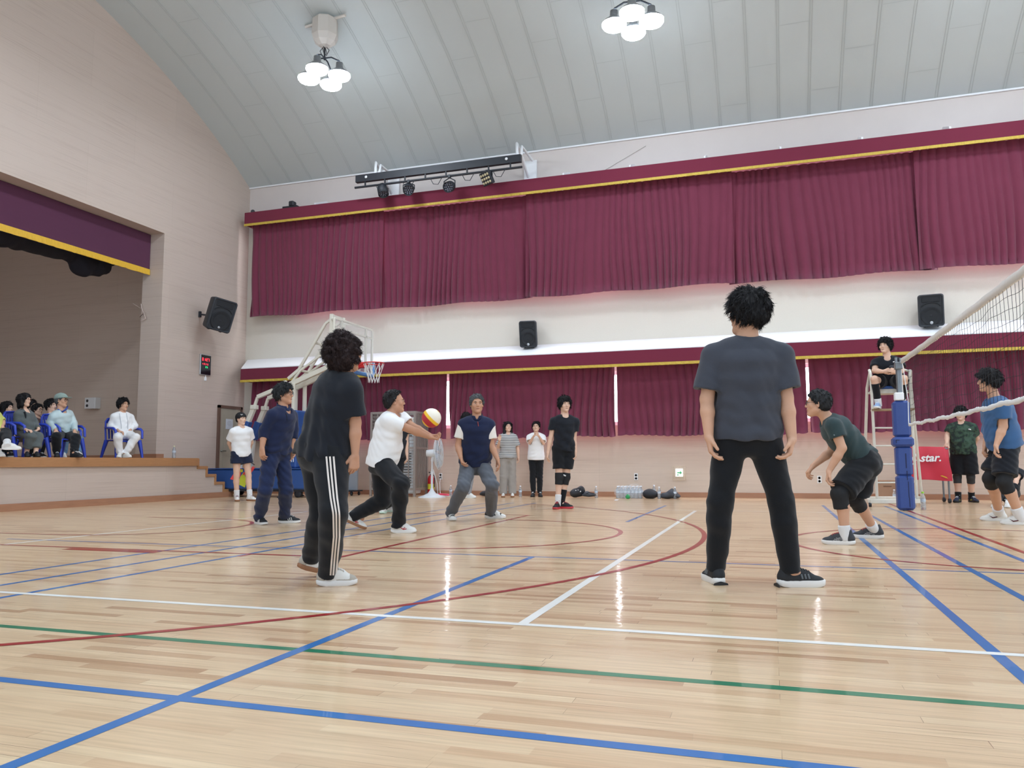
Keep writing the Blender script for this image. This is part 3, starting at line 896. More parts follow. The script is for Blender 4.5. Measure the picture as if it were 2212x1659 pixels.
            Rc((0, -.07, .0), (0, -.085, -.20), .06, .05, .05)
            E((0, .085, -.03), (.062, .06, .085), .012, 's')
        elif style == 'bob':
            E((0, -.016, .034), (.094, .112, .10))
            for x in (-1, 1): Rc((x * .072, -.005, .02), (x * .082, .01, -.10), .04, .03, .04)
            Rc((0, -.065, .0), (0, -.07, -.10), .07, .06, .05)
            E((0, .09, -.035), (.060, .07, .085), .012, 's')
        elif style == 'curly':
            E((0, -.03, .035), (.103, .112, .100)); E((0, -.055, -.02), (.110, .088, .085), .05); E((0, -.05, -.085), (.085, .07, .045), .04)
            E((0, .10, -.03), (.065, .075, .085), .012, 's')
        rn = random.Random(seed * 7 + 1)
        if style != 'curly' or True:
            n_l = {'short': 260, 'bangs': 260, 'receding': 140, 'crop': 200, 'tied': 150, 'long': 130, 'bob': 150, 'curly': 380}[style]
            ctr = np.array([0, -.016, .032]); rad = np.array([.077 + t, .097 + t, .088 + t * 1.2])
            if style in ('long', 'bob'): ctr, rad = np.array([0, -.016, .034]), np.array([.090, .109, .099])
            if style == 'curly': ctr, rad = np.array([0, -.045, .005]), np.array([.108, .107, .124])
            crown = np.array([0.01, -.05, .14])
            lk = {'short': (.03, .05, .010), 'bangs': (.03, .05, .007), 'receding': (.02, .04, .005), 'crop': (.015, .03, .006), 'tied': (.04, .07, .002), 'long': (.05, .09, .004), 'bob': (.05, .08, .006), 'curly': (.02, .04, .014)}[style]
            for i in range(n_l):
                zz = 1 - 2 * (i + .5) / n_l; ph = i * 2.399963 + rn.uniform(-.3, .3); rr = math.sqrt(1 - zz * zz); u = np.array([rr * math.cos(ph), rr * math.sin(ph), zz])
                q = ctr + rad * u * 0.97
                if style in ('short', 'bangs', 'receding', 'crop', 'tied'):
                    if .80 * (q[1] - fy) - .60 * (q[2] - .062) > (-0.014 if style in ('tied', 'crop', 'receding') else -.004) or .50 * (q[1] - .018) - .86 * (q[2] + .03) > 0.0: continue
                else:
                    if q[1] > .035 and q[2] < .085 and abs(q[0]) < .075: continue
                    if style != 'curly' and q[2] < -.05: continue
                nn = nrm(u / rad); g_ = q - crown; g_ = g_ - nn * (g_ @ nn)
                g_ = nrm(nrm(g_) + np.array([rn.gauss(0, .28), rn.gauss(0, .28), rn.gauss(0, .16)]))
                if style == 'curly': g_ = nrm(np.array([rn.gauss(0, 1), rn.gauss(0, 1), rn.gauss(0, 1)])); g_ = nrm(g_ - nn * (g_ @ nn))
                ln = rn.uniform(lk[0], lk[1]); tip = q + g_ * ln * .9 + nn * (lk[2] * rn.uniform(-.4, 1.0) - ln * ln * 2.2)
                mid = (q + tip) / 2 + nn * (.004 + lk[2] * .35)
                r0 = .0085 if style not in ('crop', 'receding') else .007
                Rc(q - nn * .003, mid, r0, r0 * .85, .005); Rc(mid, tip, r0 * .85, .0025, .004)
        sd = seed
        hd = [L(1, 0, 0) - C, L(0, 1, 0) - C, L(0, 0, 1) - C]
        def disp(p):
            q = (p - C.astype(f32)); x = q @ A[0].astype(f32); y = q @ A[1].astype(f32); z = q @ A[2].astype(f32)
            an = np.arctan2(x, y - 0.02)
            w = wob(p + f32(sd), 26.0)
            if style == 'curly': return (0.007 * wob(p + f32(sd), 60.0) + 0.006 * np.sin(p @ np.array([60, 40, 90], f32) + 5 * w) + .003 * np.sin(p @ np.array([-140, 160, 60], f32) + 4 * w)).astype(f32)
            return (amp * np.sin(an * 22 + 5 * w) * 0.6 + amp * 0.9 * wob(p + f32(sd + 3), 75.0)).astype(f32)
        F.disp = disp
        s.HF = F
        gg = g or max(0.0045, s.g * 0.6)
        V, Q = solid_arrays(F, gg, 0.03)
        rs = np.random.RandomState(seed)
        dpx = FPX / depth(C)
        n = int(min(5200, 5200 * (dpx / 340.0) ** 1.2)) if style != 'receding' else int(2600 * (dpx / 340.0) ** 1.2)
        e = 0.004
        idx = rs.randint(0, len(V), n * 2); R0 = V[idx]
        N = np.stack([F.at(R0 + np.eye(3)[i] * e) - F.at(R0 - np.eye(3)[i] * e) for i in range(3)], -1).astype(float); N /= np.linalg.norm(N, axis=1, keepdims=True) + 1e-9
        ok = s.F.at(R0) > 0.004; R0, N = R0[ok][:n], N[ok][:n]
        q = (R0 - C) @ A.T / k; cw = np.array([0.01, -.05, .14])
        gl = (q - cw) @ A; gl = gl / (np.linalg.norm(gl, axis=1, keepdims=True) + 1e-9)
        if style in ('long', 'bob'): gl = gl * .5 - A[2] * .7
        jit = {'short': .22, 'bangs': .16, 'receding': .14, 'crop': .2, 'tied': .10, 'long': .08, 'bob': .10, 'curly': .8}[style]
        gl = gl + rs.normal(size=gl.shape) * jit
        gl = gl - N * ((gl * N).sum(1, keepdims=True)); gl /= np.linalg.norm(gl, axis=1, keepdims=True) + 1e-9
        L0, L1, lift = {'short': (.02, .042, .0035), 'bangs': (.025, .045, .002), 'receding': (.012, .026, .001), 'crop': (.010, .018, .0015), 'tied': (.02, .04, .001), 'long': (.04, .08, .001), 'bob': (.03, .07, .001), 'curly': (.018, .034, .0045)}[style]
        LL = rs.uniform(L0, L1, len(R0))[:, None] * k; lf_ = rs.uniform(.1, 1.0, len(R0))[:, None] * lift * k
        sd_ = np.cross(gl, N); wv = rs.normal(size=(len(R0), 1)) * (.005 if style == 'curly' else .0015)
        T = [0, .35, .7, 1.0]
        Pt = np.stack([R0 - N * .002 + gl * LL * t + N * (lf_ * (1.6 * t - .9 * t * t) + .001 * t - LL * LL * t * t * 3.2) + sd_ * wv * math.sin(t * 5) - A[2] * (LL * t * t * .15) for t in T], 1)
        tq = (Pt[:, -1] - C) @ A.T / k
        zf = .045 if style == 'bangs' else .06
        keep = ~((tq[:, 1] > .045) & (np.abs(tq[:, 0]) < .062) & (tq[:, 2] < zf)); Pt = Pt[keep]
        w0 = max(.0011, .28 / dpx)
        V2, Q2 = tubes3(Pt, [w0, w0, w0 * .8, w0 * .3])
        o = np_mesh(name, np.concatenate([V, V2]), np.concatenate([Q, Q2 + len(V)]), hair_mat(rgb), s.o)
        if label: o['label'] = label
        return o

    # --- clothes
    def shirt(s, m, sleeve=0.55, hem=-0.06, infl=0.016, name='shirt', slr=0.03, t1=2.0, amp=0.004, seed=1, neck=0.066, drape=True, cuff=None, sleeves=True, label=None, parent=None, g=None, vneck=0.0, open_front=False):
        F = Field(); k = s.k; b = s.build; up = s.sp
        hp = s.spine(hem)
        s.torso(F, hem - 0.1, t1, infl, drape, 0.035)
        if hem < -0.13:
            S = s.sections(infl, drape); F.ec(s.spine(hem - 0.05), S[0][1], s.pr, (S[1][3], S[1][4]), (S[1][3], S[1][4]), 0.03)
        elif drape and hem < -0.035:
            S = s.sections(infl, True); F.ec(s.spine(hem - 0.03), S[1][1], s.pr, (S[1][3] * 1.0, S[1][4] * 1.0), (S[1][3], S[1][4]), 0.03)
        F.plane(hp, -up)
        for sd in 'RL':
            F.rc(s.neck - up * 0.014 * k, s.sh[sd] + up * 0.010 * k, 0.047 * k + infl * 0.6, 0.046 * k * b + infl * 0.7, 0.05)
            if not sleeves:
                continue
            a, e = s.sh[sd], s.el[sd] if sd in s.el else None
            if e is None: continue
            d = nrm(e - a); f = 0.88 if s.female else 1.0
            if sleeve <= 1.0:
                q = a + (e - a) * sleeve
                F.rc(a, a + (e - a) * (sleeve + 0.2), 0.054 * k * b * f + infl * 0.8, 0.046 * k * b * f + slr, 0.03, cuts=((q, d),))
                F.rc(a + (e - a) * (sleeve - 0.10), a + (e - a) * (sleeve + 0.4), 0.044 * k * b * f + slr * 0.28, 0.043 * k * b * f + slr * 0.28, 0.0, 's')
            else:
                w = s.wr[sd]; q = e + (w - e) * (sleeve - 1); dd = nrm(w - e)
                F.rc(a, e, 0.054 * k * b * f + infl * 0.8, 0.044 * k * b * f + slr * 0.7, 0.03)
                F.rc(e, q + dd * 0.04, 0.044 * k * b * f + slr * 0.7, 0.034 * k * b * f + slr * 0.6, 0.02, cuts=((q, dd),))
        hu = s.hA[2]
        nk = s.neck + up * 0.0; nd = nrm(s.head - s.hA[1] * 0.02 * k - hu * 0.05 - s.neck)
        F.rc(nk + nd * 0.078 * k, nk + nd * 0.22, neck * k, (neck + 0.02) * k, 0.010, 's')
        fr = np.cross(up, s.sr)
        F.el(nk + fr * (0.062 + vneck * .3) * k - up * (-0.022 + vneck * .5) * k, np.array([s.sr, fr, up]), np.array([0.052, 0.05, 0.04 + vneck]) * k, 0.012, 's')
        f1 = folds(amp * 1.5, s.sr * 0.9 + fr * 0.5 + up * 0.35, 46, 1.4, seed, 4.0); f2 = folds(amp * 1.5, s.sr * 0.6 - up * 0.8 - fr * .3, 44, 1.3, seed + 2, 4.5); f3 = folds(amp * 1.2, up + s.sr * .45, 66, 1.4, seed + 5, 6.0); f4 = folds(amp * .5, s.sr * .5 + up * .6 + fr * .4, 110, 1.6, seed + 9, 9.0)
        ca = s.spine(0.72).astype(f32); cb_ = s.spine(hem + 0.12).astype(f32); uu = up.astype(f32)
        def disp(p):
            h = (p - ca) @ uu; lo = np.clip(0.45 - h * 3.0, 0.25, 1.0); w = np.clip(1.0 - np.abs((p - cb_) @ uu) / 0.16, 0, 1)
            return (f1(p) + f2(p) + f4(p)) * lo + f3(p) * w
        F.disp = disp
        s.SF = F
        return s.part(name, F, m, g, label, parent)
    def trousers(s, m, end=0.0, infl=0.012, loose=0.02, name='trousers', top=0.15, amp=0.005, seed=4, hemr=None, hemend=None, label=None, crease=True):
        """end = how far along the shin (0 at the knee, 1 at the ankle); negative = shorts ending that share of the thigh above the knee"""
        F = Field(); k = s.k; b = s.build
        S = s.sections(infl)
        for (a, c) in zip(S[:-1], S[1:]):
            if a[0] > top: continue
            F.ec(a[1], c[1], a[2] + c[2], (a[3], a[4]), (c[3], c[4]), 0.03)
        F.plane(s.spine(top), s.sp)
        for sd in 'RL':
            if sd not in s.kn: continue
            h, kn, an = s.hip[sd], s.kn[sd], s.an[sd]
            d = nrm(kn - h)
            if end <= 0:
                q = kn + (h - kn) * (-end); dq = nrm(kn - h)
                F.rc(h, h + (kn - h) * (1 + end + 0.15), 0.088 * k * b + infl + 0.01, 0.058 * k * b + loose + 0.03, 0.03, cuts=((q, dq),))
            else:
                F.rc(h, kn, 0.088 * k * b + infl + 0.004, 0.056 * k * b + loose, 0.03)
                q = kn + (an - kn) * end; dq = nrm(an - kn)
                e_ = an - kn; kd = nrm(np.cross(s.pr, nrm(e_))); cb = kn + e_ * 0.3 - kd * 0.012 * k * (1 if kd @ s.pf > 0 else -1)
                F.rc(kn, cb, 0.054 * k * b + .014, 0.056 * k * b + .013, 0.02); F.rc(cb, kn + e_ * .75, 0.056 * k * b + .013, 0.043 * k * b + .012, 0.02, cuts=((q, nrm(e_)),))
                F.rc(kn, kn + (an - kn) * min(1.15, end + 0.1), 0.056 * k * b + loose, (0.038 * k * b + loose * 1.1) if hemr is None else hemr, 0.02, cuts=((q, dq),))
        f1 = folds(amp * .8, (0.25, 0.3, 1.0), 48, 1.4, seed); f2 = folds(amp * .9, (0.75, 0.45, 0.5), 40, 1.2, seed + 3); f3 = folds(amp * 1.3, (0.15, 0.25, 1.0), 85, 1.2, seed + 6, 8.0); f4 = folds(amp * .5, (0.5, 0.6, 0.7), 100, 1.5, seed + 8, 8.0)
        cs = [s.an[x] for x in s.kn] + [s.kn[x] for x in s.kn]
        def disp(p):
            w = 0
            for i, c in enumerate(cs): w = np.maximum(w, np.clip(1 - np.sqrt(((p - c.astype(f32)) ** 2).sum(-1)) / (.20 if i < len(cs) // 2 else .15), 0, 1))
            return f1(p) + f2(p) + f4(p) + f3(p) * w * 1.3
        F.disp = disp
        s.TF = F
        return s.part(name, F, m, None, label)
    def collar(s, m, r=.078, h=.048, v=.05):
        k = s.k; hu = s.hA[2]; up = s.sp; fr = np.cross(up, s.sr)
        nd = nrm(s.head - s.hA[1] * 0.02 * k - hu * 0.05 - s.neck); a = s.neck + nd * .004; c = s.neck + nd * (.018 + h) * k
        F = Field(); F.rc(a, c, r * k, (r - .010) * k, 0, cuts=((c - nd * .004, nrm(nd + fr * .35)),))
        F.rc(a - nd * .1, c + nd * .1, (r - .012) * k, (r - .020) * k, 0.004, 's')
        F.rc(a + fr * (r - .005) * k + nd * .09 * k, a + fr * (r + .02) * k - nd * (v - .03) * k, .036 * k, .006 * k, .004, 's')
        return s.part('collar', F, m, min(.0055, s.g * .6))
    def band(s, name, m, a, b, r0, r1, parent=None, label=None, g=None, k=0.0):
        F = Field(); d = nrm(np.asarray(b) - np.asarray(a))
        F.rc(np.asarray(a) - d * 0.03, np.asarray(b) + d * 0.03, r0, r1, k, cuts=((np.asarray(a), -d), (np.asarray(b), d)))
        return s.part(name, F, m, g or min(s.g, 0.008), label, parent)
    def kneepad(s, sd, m, up=0.11, dn=0.12, r=0.012):
        k = s.k; b = s.build; h, kn, an = s.hip[sd], s.kn[sd], s.an[sd]
        F = Field(); d0 = nrm(h - kn); d1 = nrm(an - kn)
        F.rc(kn + d0 * (up + .03), kn, 0.062 * k * b + r, 0.058 * k * b + r, 0.01, cuts=((kn + d0 * up, d0),))
        F.rc(kn, kn + d1 * (dn + .03), 0.058 * k * b + r, 0.056 * k * b + r * 0.9, 0.02, cuts=((kn + d1 * dn, d1),))
        F.el(kn - nrm(d0 + d1 + 1e-4 * s.pf) * 0.02 + s.pf * 0.012, np.eye(3), np.array([.05, .05, .06]) * k, 0.03)
        s.KF = F
        return s.part('knee_pad', F, m, min(s.g, 0.009))
    def sock(s, sd, m, hi=0.16, r=0.006, name='sock'):
        k = s.k; an, kn = s.an[sd], s.kn[sd]; d = nrm(kn - an)
        return s.band(name, m, an - d * 0.05, an + d * hi, 0.040 * k * s.build + r, (0.040 + hi * 0.07) * k * s.build + r)
    def shoe(s, sd, upper, sole, L=0.285, Wd=0.1, laces=M_lace, tongue=True, g=None, acc=None, solez=0.032, name='shoe', label=None, low=False, overlay=None, om=None):
        gpt, d, pitch = s.foot[sd]; k = s.k ** 0.7; L = L * k; Wd = Wd * k
        x = np.cross(d, UP); fd = rot(d, x, -math.radians(pitch)); up = np.cross(x, fd)
        lift = (L * 0.5) * math.sin(math.radians(pitch)) * 0.85 if pitch else 0
        c = gpt + UP * lift
        T = lambda u, v, w: c + fd * u * L + x * v * Wd + up * w
        A = np.array([x, fd, up])
        F = Field()
        sg = 1 if sd == 'R' else -1
        F.ec(T(-.37, 0, .055), T(-.28, 0, .118 if not low else .075), x, (Wd * .35, L * .105), (Wd * .34, L * .125), 0.025)
        F.el(T(-.26, 0, .05), A, (Wd * .40, L * .22, .055), 0.02)
        F.el(T(.0, 0, .050), A, (Wd * .40, L * .27, .052), 0.02)
        F.el(T(.26, 0.02 * sg, .032), A, (Wd * .45, L * .215, .034), 0.02)
        if not low: F.rc(T(-.19, 0, .108), T(.06, 0, .070), .027 * k, .024 * k, 0.015)
        F.rc(T(-.25, 0, .085), T(-.25, 0, .2), Wd * .28, Wd * .32, 0.006, 's')
        F.plane(T(0, 0, solez * .6), -up)
        gg = g or min(s.g, 0.0075)
        V, Q = solid_arrays(F, gg, 0.02); mi = None
        if overlay is not None:
            q = V[Q].mean(1) - c; mi = overlay(q @ fd / L, q @ x / Wd, q @ up).astype(np.int32)
        o = np_mesh(name, V, Q, [upper] + ([om] if om else []), s.o, mi)
        if label: o['label'] = label
        # sole: outline lofted, a little rocker at toe and heel
        prof = [(-.5, .0), (-.485, .22), (-.42, .36), (-.28, .41), (-.08, .39), (.12, .45), (.27, .49), (.38, .43), (.455, .28), (.49, .1)]
        out = [(u, v) for u, v in prof] + [(u, -v) for u, v in prof[:0:-1]]
        b = MB(); n = len(out)
        rows = []
        for (w, sc_) in ((0.0, .93), (.006, .99), (solez * .85, 1.0), (solez, .95)):
            rows.append([T(u * sc_, v * sc_ + 0.03 * sg * max(0, u), w + (0.028 * max(0, abs(u) - .30) ** 1.3 * 2.2 if u > 0 else 0.02 * max(0, -u - .36) * 3) * (1 - w / solez * .4)) for u, v in out])
        V = [p for r_ in rows for p in r_]
        Fc = [(i * n + j, i * n + (j + 1) % n, (i + 1) * n + (j + 1) % n, (i + 1) * n + j) for i in range(3) for j in range(n)]
        b.add(V, Fc, True); b.add(rows[0], [tuple(range(n))[::-1]]); b.add(rows[-1], [tuple(range(n))])
        so = b.build('sole', sole, o)
        if laces is not None:
            b = MB()
            for q in range(5):
                u = -.06 + q * .055
                pts = trace(F, [T(u, v, .03) for v in (-.22, -.08, .08, .22)], [up] * 4, 0.12)
                b.tube(list(pts + up * .0012), .0028 * k, 5)
            q = trace(F, [T(-.09, 0, .04)], [up], .14)[0]
            for e in (-1, 1):
                b.tube([q, q + x * e * .02 + up * .014, q + x * e * .04 + up * .004, q + x * e * .022 - up * .0, q], .0024 * k, 5)
            b.build('laces', laces, o)
        if acc is not None: acc(s, o, F, T, x, fd, up, sd)
        s.LF = F
        return o
def side_mark(F, T, x, m, parent, polys, name='shoe_mark', sides=(-1, 1)):
    """marks on the sides of a shoe: polylines in (u along shoe, height, half width)"""
    b = MB()
    for sg in sides:
        for line in polys:
            org = [T(u, 0, w) for u, w, r in line]
            pts = trace(F, org, [x * sg] * len(org), 0.12)
            b.tube(list(pts + x * sg * .0006), [r for u, w, r in line], 6)
    return b.build(name, m, parent)
# ------------------------------------------------------------------ lamps (big high-bay clusters)
M_lens = mat('lamp_glass_lit', (250, 252, 255), 0.3, emit=LAMP)
M_lens.node_tree.nodes['Principled BSDF'].inputs['Emission Color'].default_value = LAMP_TINT
M_alu = mat('lamp_aluminium', (150, 154, 158), 0.35, metal=0.8)
M_dk = mat('dark_steel', (46, 50, 58), 0.5, metal=0.3)
M_hoist = mat('hoist_casing', (204, 198, 190), 0.6)
def high_bay(x, y, label, seen=True):
    zc = vault_z(y)
    t = empty('high_bay_lamp_cluster', (x, y, zc), label, 'ceiling light', 'lamp clusters under the vault')
    h = MB()
    nx = np.array([0, (y - YC), zc - ZC]) / RC
    top = np.array([x, y, zc]) - nx * 0.0
    h.lathe([(0.05, 0.0), (0.22, -0.02), (0.26, -0.06), (0.27, -0.40), (0.22, -0.52), (0.12, -0.60), (0.04, -0.63)], top, (0, 0, 1), 8, smooth=False)
    h.tube([top + (-0.5, 0.06, -0.06), top + (0.5, -0.06, -0.06)], 0.03, 8)
    h.build('hoist_casing', M_hoist, t)
    zl = 8.5
    b = MB()
    b.tube([(x, y, zc - 0.58), (x, y, zl + 0.42)], 0.018, 6)
    for a in range(4):
        an = math.radians(45 + 90 * a - 38)
        p = np.array([x + 0.33 * math.cos(an), y + 0.33 * math.sin(an), zl + 0.36])
        b.tube([(x, y, zl + 0.46), (x + 0.15 * math.cos(an), y + 0.15 * math.sin(an), zl + 0.46), p], 0.016, 6)
        b.tube([(x, y, zc - 0.58), (x + .1 * math.cos(an), y + .1 * math.sin(an), zl + .62), (x + .04 * math.cos(an), y, zl + .5)], 0.007, 5)
    b.build('hanger', M_dk, t)
    for a in range(4):
        an = math.radians(45 + 90 * a - 38)
        c = np.array([x + 0.33 * math.cos(an), y + 0.33 * math.sin(an), zl])
        f = MB(); f.lathe([(0.03, 0.34), (0.07, 0.32), (0.075, 0.22), (0.10, 0.19), (0.19, 0.12), (0.22, 0.09), (0.22, 0.075)], c, n=20, cap=False)
        f.build('lamp_housing', M_alu, t)
        f = MB(); f.lathe([(0.216, 0.085), (0.22, 0.04), (0.19, 0.0), (0.10, -0.028), (0.001, -0.036)], c, n=20, cap=False)
        f.build('lamp_lens', M_lens, t)
    return t
LA, LB = AY(700, 172, 13.45), AY(1367, 55, 13.45)
high_bay(LA[0], 13.45, 'four glowing high-bay lamps hung from a pale hoist casing at the left of the vault')
high_bay(LB[0], 13.45, 'four glowing high-bay lamps near the top centre of the picture, their hoist out of frame')
for (x, y) in ((4.2, 13.45), (10.4, 13.45), (-8.4, 8.3), (-2.1, 8.3), (4.2, 8.3), (10.4, 8.3), (-8.4, 3.0), (-2.1, 3.0), (4.2, 3.0), (10.4, 3.0)):
    high_bay(x, y, 'ceiling lamp cluster beyond the edge of the picture')

# ------------------------------------------------------------------ curtains and valances
M_curt = mat('maroon_velvet', (114, 50, 70), 0.85, var=0.08, scale=3.0, bump=0.15, bscale=260, sheen=0.25, spec=0.15)
M_val = mat('maroon_valance_cloth', (114, 42, 62), 0.85, var=0.05, scale=2.0, sheen=0.2, spec=0.15)
M_fringe = mat('gold_fringe', (198, 170, 66), 0.6, var=0.3, scale=30, stretch=(4, 4, 0.4), bump=0.5, bscale=40)
def fold_curve(x, sd):
    u = x * 19.0 + 1.1 * math.sin(x * 2.3 + sd) + 0.8 * math.sin(x * 5.1 + sd * 1.7) + sd
    p = 1.0 - abs(math.sin(u)) ** 0.7
    return 2.0 * p - 0.9 + 0.35 * math.sin(x * 3.7 + sd)
def curtain(x0, x1, yc, z0, z1, sd, label, amp=0.05, group=None, lean0=0.0, lean1=0.0):
    n = int((x1 - x0) / 0.016); rows = 10
    V = []; Fc = []
    for side in (0, 1):
        for r in range(rows + 1):
            t = r / rows; z = z1 + (z0 - z1) * t
            for i in range(n + 1):
                s = i / n
                x = x0 + (x1 - x0) * s + lean0 * t * (1 - s) + lean1 * t * s
                xx = x0 + (x1 - x0) * s
                a = amp * (0.6 + 0.85 * t * t)
                f = fold_curve(xx + 0.05 * math.sin(t * 3 + xx * 2), sd)
                f = f
                y = yc + a * f * (0.72 + 0.28 * math.sin(xx * 1.9 + sd)) + 0.02 * t * math.sin(xx * 1.1 + sd)
                zz = z + (0.018 * math.sin(xx * 3.1 + sd) + 0.012 * f) * t
                V.append((x, y + 0.006 * side, zz))
    m = (rows + 1) * (n + 1)
    for side in (0, 1):
        for r in range(rows):
            for i in range(n):
                q = side * m + r * (n + 1) + i
                f = (q, q + 1, q + n + 2, q + n + 1)
                Fc.append(f if side else f[::-1])
    for i in range(n):
        q = rows * (n + 1) + i; Fc.append((q, q + 1, q + 1 + m, q + m)); q = i; Fc.append((q + 1, q, q + m, q + 1 + m))
    for r in range(rows):
        for i in (0, n):
            q = r * (n + 1) + i; f = (q, q + n + 1, q + n + 1 + m, q + m); Fc.append(f if i == 0 else f[::-1])
    o = mesh_obj('window_curtain', V, Fc, M_curt, None, smooth=True)
    return tag(o, label, 'curtain', group)
ub = [-12.50, AY(822, 560, 16.85)[0], AY(1142, 540, 16.85)[0], AY(1578, 500, 16.85)[0], AY(1987, 450, 16.85)[0], 9.5]
un = ['upper maroon curtain nearest the stage corner, left of the first seam', 'upper maroon curtain under the black stage-light bar', 'upper maroon curtain in the middle, up to the seam above the grey tee', 'upper maroon curtain above the head of the man in the grey tee', 'upper maroon curtain at the right edge, past the loose flap above the speaker']
for i in range(5):
    curtain(ub[i] + (0.004 if i == 0 else -.06), ub[i + 1] + 0.06, 16.90 + (0.045 if i % 2 else -0.045), 4.46, 6.86, 1.3 + i * 2.1, un[i], 0.05, 'upper window curtains', lean1=0.22 if i == 3 else 0.0)
lb = [-12.42, AY(968, 870, 16.9)[0], AY(1331, 860, 16.9)[0], AY(1746, 840, 16.9)[0], 9.0]
ln = ['lower maroon curtain in the stage corner behind the basketball stand', 'lower maroon curtain behind the spectators, between the first two slits of daylight', 'lower maroon curtain behind the man in grey, between slits of daylight', 'lower maroon curtain behind the umpire chair and the net']
for i in range(4):
    curtain(lb[i] + (0.02 if i else 0), lb[i + 1] - 0.035, 16.92, 1.31, 2.86, 0.4 + i * 1.9, ln[i], 0.05, 'lower window curtains')
def valance(y, z0, z1, x0, label, top):
    b = MB()
    b.box(((x0 + 9.5) / 2, y + 0.015, (z0 + z1) / 2), (9.5 - x0, 0.03, z1 - z0))
    b.box((x0 + 0.015, (y + YW) / 2, (z0 + z1) / 2), (0.03, YW - y - 0.004, z1 - z0))
    b.box(((x0 + 9.5) / 2, (y + YW) / 2, z1 - 0.01), (9.5 - x0 - 0.06, YW - y - 0.04, 0.02)) if top else None
    o = tag(b.build('valance', M_val), label, 'valance')
    n = int((9.5 - x0) / 0.05); V = []; Fc = []
    rn = random.Random(int(z0 * 10))
    for i in range(n + 1):
        x = x0 + (9.5 - x0) * i / n; w = 0.004 * math.sin(i * 1.9) + rn.uniform(-.003, .003)
        V += [(x, y - 0.012, z0 + 0.026), (x, y - 0.014 + w, z0 - 0.030 + rn.uniform(-.006, .006)), (x, y + 0.001, z0 + 0.026), (x, y - 0.004 + w, z0 - 0.035)]
    for i in range(n):
        q = 4 * i; Fc += [(q, q + 1, q + 5, q + 4), (q + 2, q + 6, q + 7, q + 3), (q + 1, q + 3, q + 7, q + 5), (q, q + 4, q + 6, q + 2)]
    mesh_obj('gold_fringe', V, Fc, M_fringe, o)
    return o
valance(16.6, 6.80, 7.12, -12.57, 'upper maroon valance with gold fringe above the high curtains', True)
valance(16.52, 2.79, 3.09, -12.49, 'lower maroon valance with gold fringe under the white ledge', False)
# small white stays over the upper valance
for i, px in enumerate([(697, 437), (1224, 372), (1365, 352), (1523, 335), (1683, 314), (1855, 292), (2040, 268)]):
    q = AY(px[0], px[1], 17.0)
    b = MB(); b.prism([(0, 0), (0.58, 0), (0.58, 0.05), (0.06, 0.26), (0, 0.26)], (q[0], YW - 0.003, 7.12), (0, -1, 0), (0, 0, 1), (0.035, 0, 0))
    tag(b.build('valance_bracket', M_white), 'small white bracket above the upper valance, number %s from the left' % ['one', 'two', 'three', 'four', 'five', 'six', 'seven'][i], 'bracket', 'white stays along the upper valance')

# stage opening: valance and bunched black drape
b = MB(); b.box((XL - 0.38, (YN + 0.6 + YE - 0.012) / 2, 5.50), (0.03, YE - YN - 0.62, 0.86))
o = tag(b.build('stage_valance', mat('stage_valance_cloth', (86, 46, 70), 0.85, var=0.06, scale=2, sheen=0.2, spec=0.15)), 'deep maroon valance with a gold fringe across the top of the stage opening', 'valance')
V = []; Fc = []; n = 260; rn = random.Random(9)
for i in range(n + 1):
    y = 0.1 + (YE - 0.115) * i / n; w = rn.uniform(-.004, .004)
    V += [(XL - 0.350, y, 5.13), (XL - 0.348 + w, y, 5.0 + rn.uniform(-.008, .008)), (XL - 0.364, y, 5.13), (XL - 0.364, y, 5.0)]
for i in range(n):
    q = 4 * i; Fc += [(q, q + 1, q + 5, q + 4), (q + 2, q + 6, q + 7, q + 3), (q + 1, q + 3, q + 7, q + 5), (q, q + 4, q + 6, q + 2)]
mesh_obj('gold_fringe', V, Fc, mat('gold_fringe_stage', (222, 176, 52), 0.6, var=0.25, scale=30, stretch=(4, 4, 0.4)), o)
F = Field()
def dp(px, py): return AX(px, py, XL - 1.25)
for (a, c, r0, r1) in ((dp(-60, 470), dp(120, 520), .42, .36), (dp(120, 520), dp(150, 545), .36, .2), (dp(165, 520), dp(178, 572), .25, .22), (dp(178, 572), dp(215, 575), .24, .22), (dp(215, 560), dp(245, 560), .24, .12), (dp(-60, 470), dp(245, 520), .3, .3)):
    F.rc(a, c, r0, r1, 0.12)
F.disp = folds(0.03, (0.1, 1, 0.4), 22, 1.4, 3)
tag(solid('stage_drape', F, 0.04, mat('black_drape', (34, 34, 44), 0.95), pad=0.1), 'bunched black drape hanging behind the stage valance', 'drape')

# ------------------------------------------------------------------ stage-light bar on the far wall
M_blk = mat('black_painted_metal', (34, 37, 44), 0.5)
a = AY(770, 388, 16.25); c = AY(1126, 346, 16.25)
t = empty('stage_light_bar', a, 'black lighting bar on white brackets above the upper curtain', 'light bar')
b = MB(); zb = (a[2] + c[2]) / 2
b.box(((a[0] + c[0]) / 2, 16.25, zb + 0.02), (c[0] - a[0], 0.10, 0.17)); b.build('beam', M_blk, t)
b = MB(); b.tube([(a[0] - 0.02, 16.22, zb - 0.19), (c[0] + 0.03, 16.22, zb - 0.19)], 0.028, 8)
for s in np.linspace(0.06, 0.94, 8): b.box((a[0] + (c[0] - a[0]) * s, 16.23, zb - 0.11), (0.03, 0.03, 0.16))
b.build('pipe', M_blk, t)
b = MB()
for s in (0.07, 0.92): b.lathe([(0.001, 0), (0.035, 0), (0.03, 0.012), (0.001, 0.014)], (a[0] + (c[0] - a[0]) * s, 16.19, zb + 0.03), (0, -1, 0), 12)
b.build('bolt_cap', M_white, t)
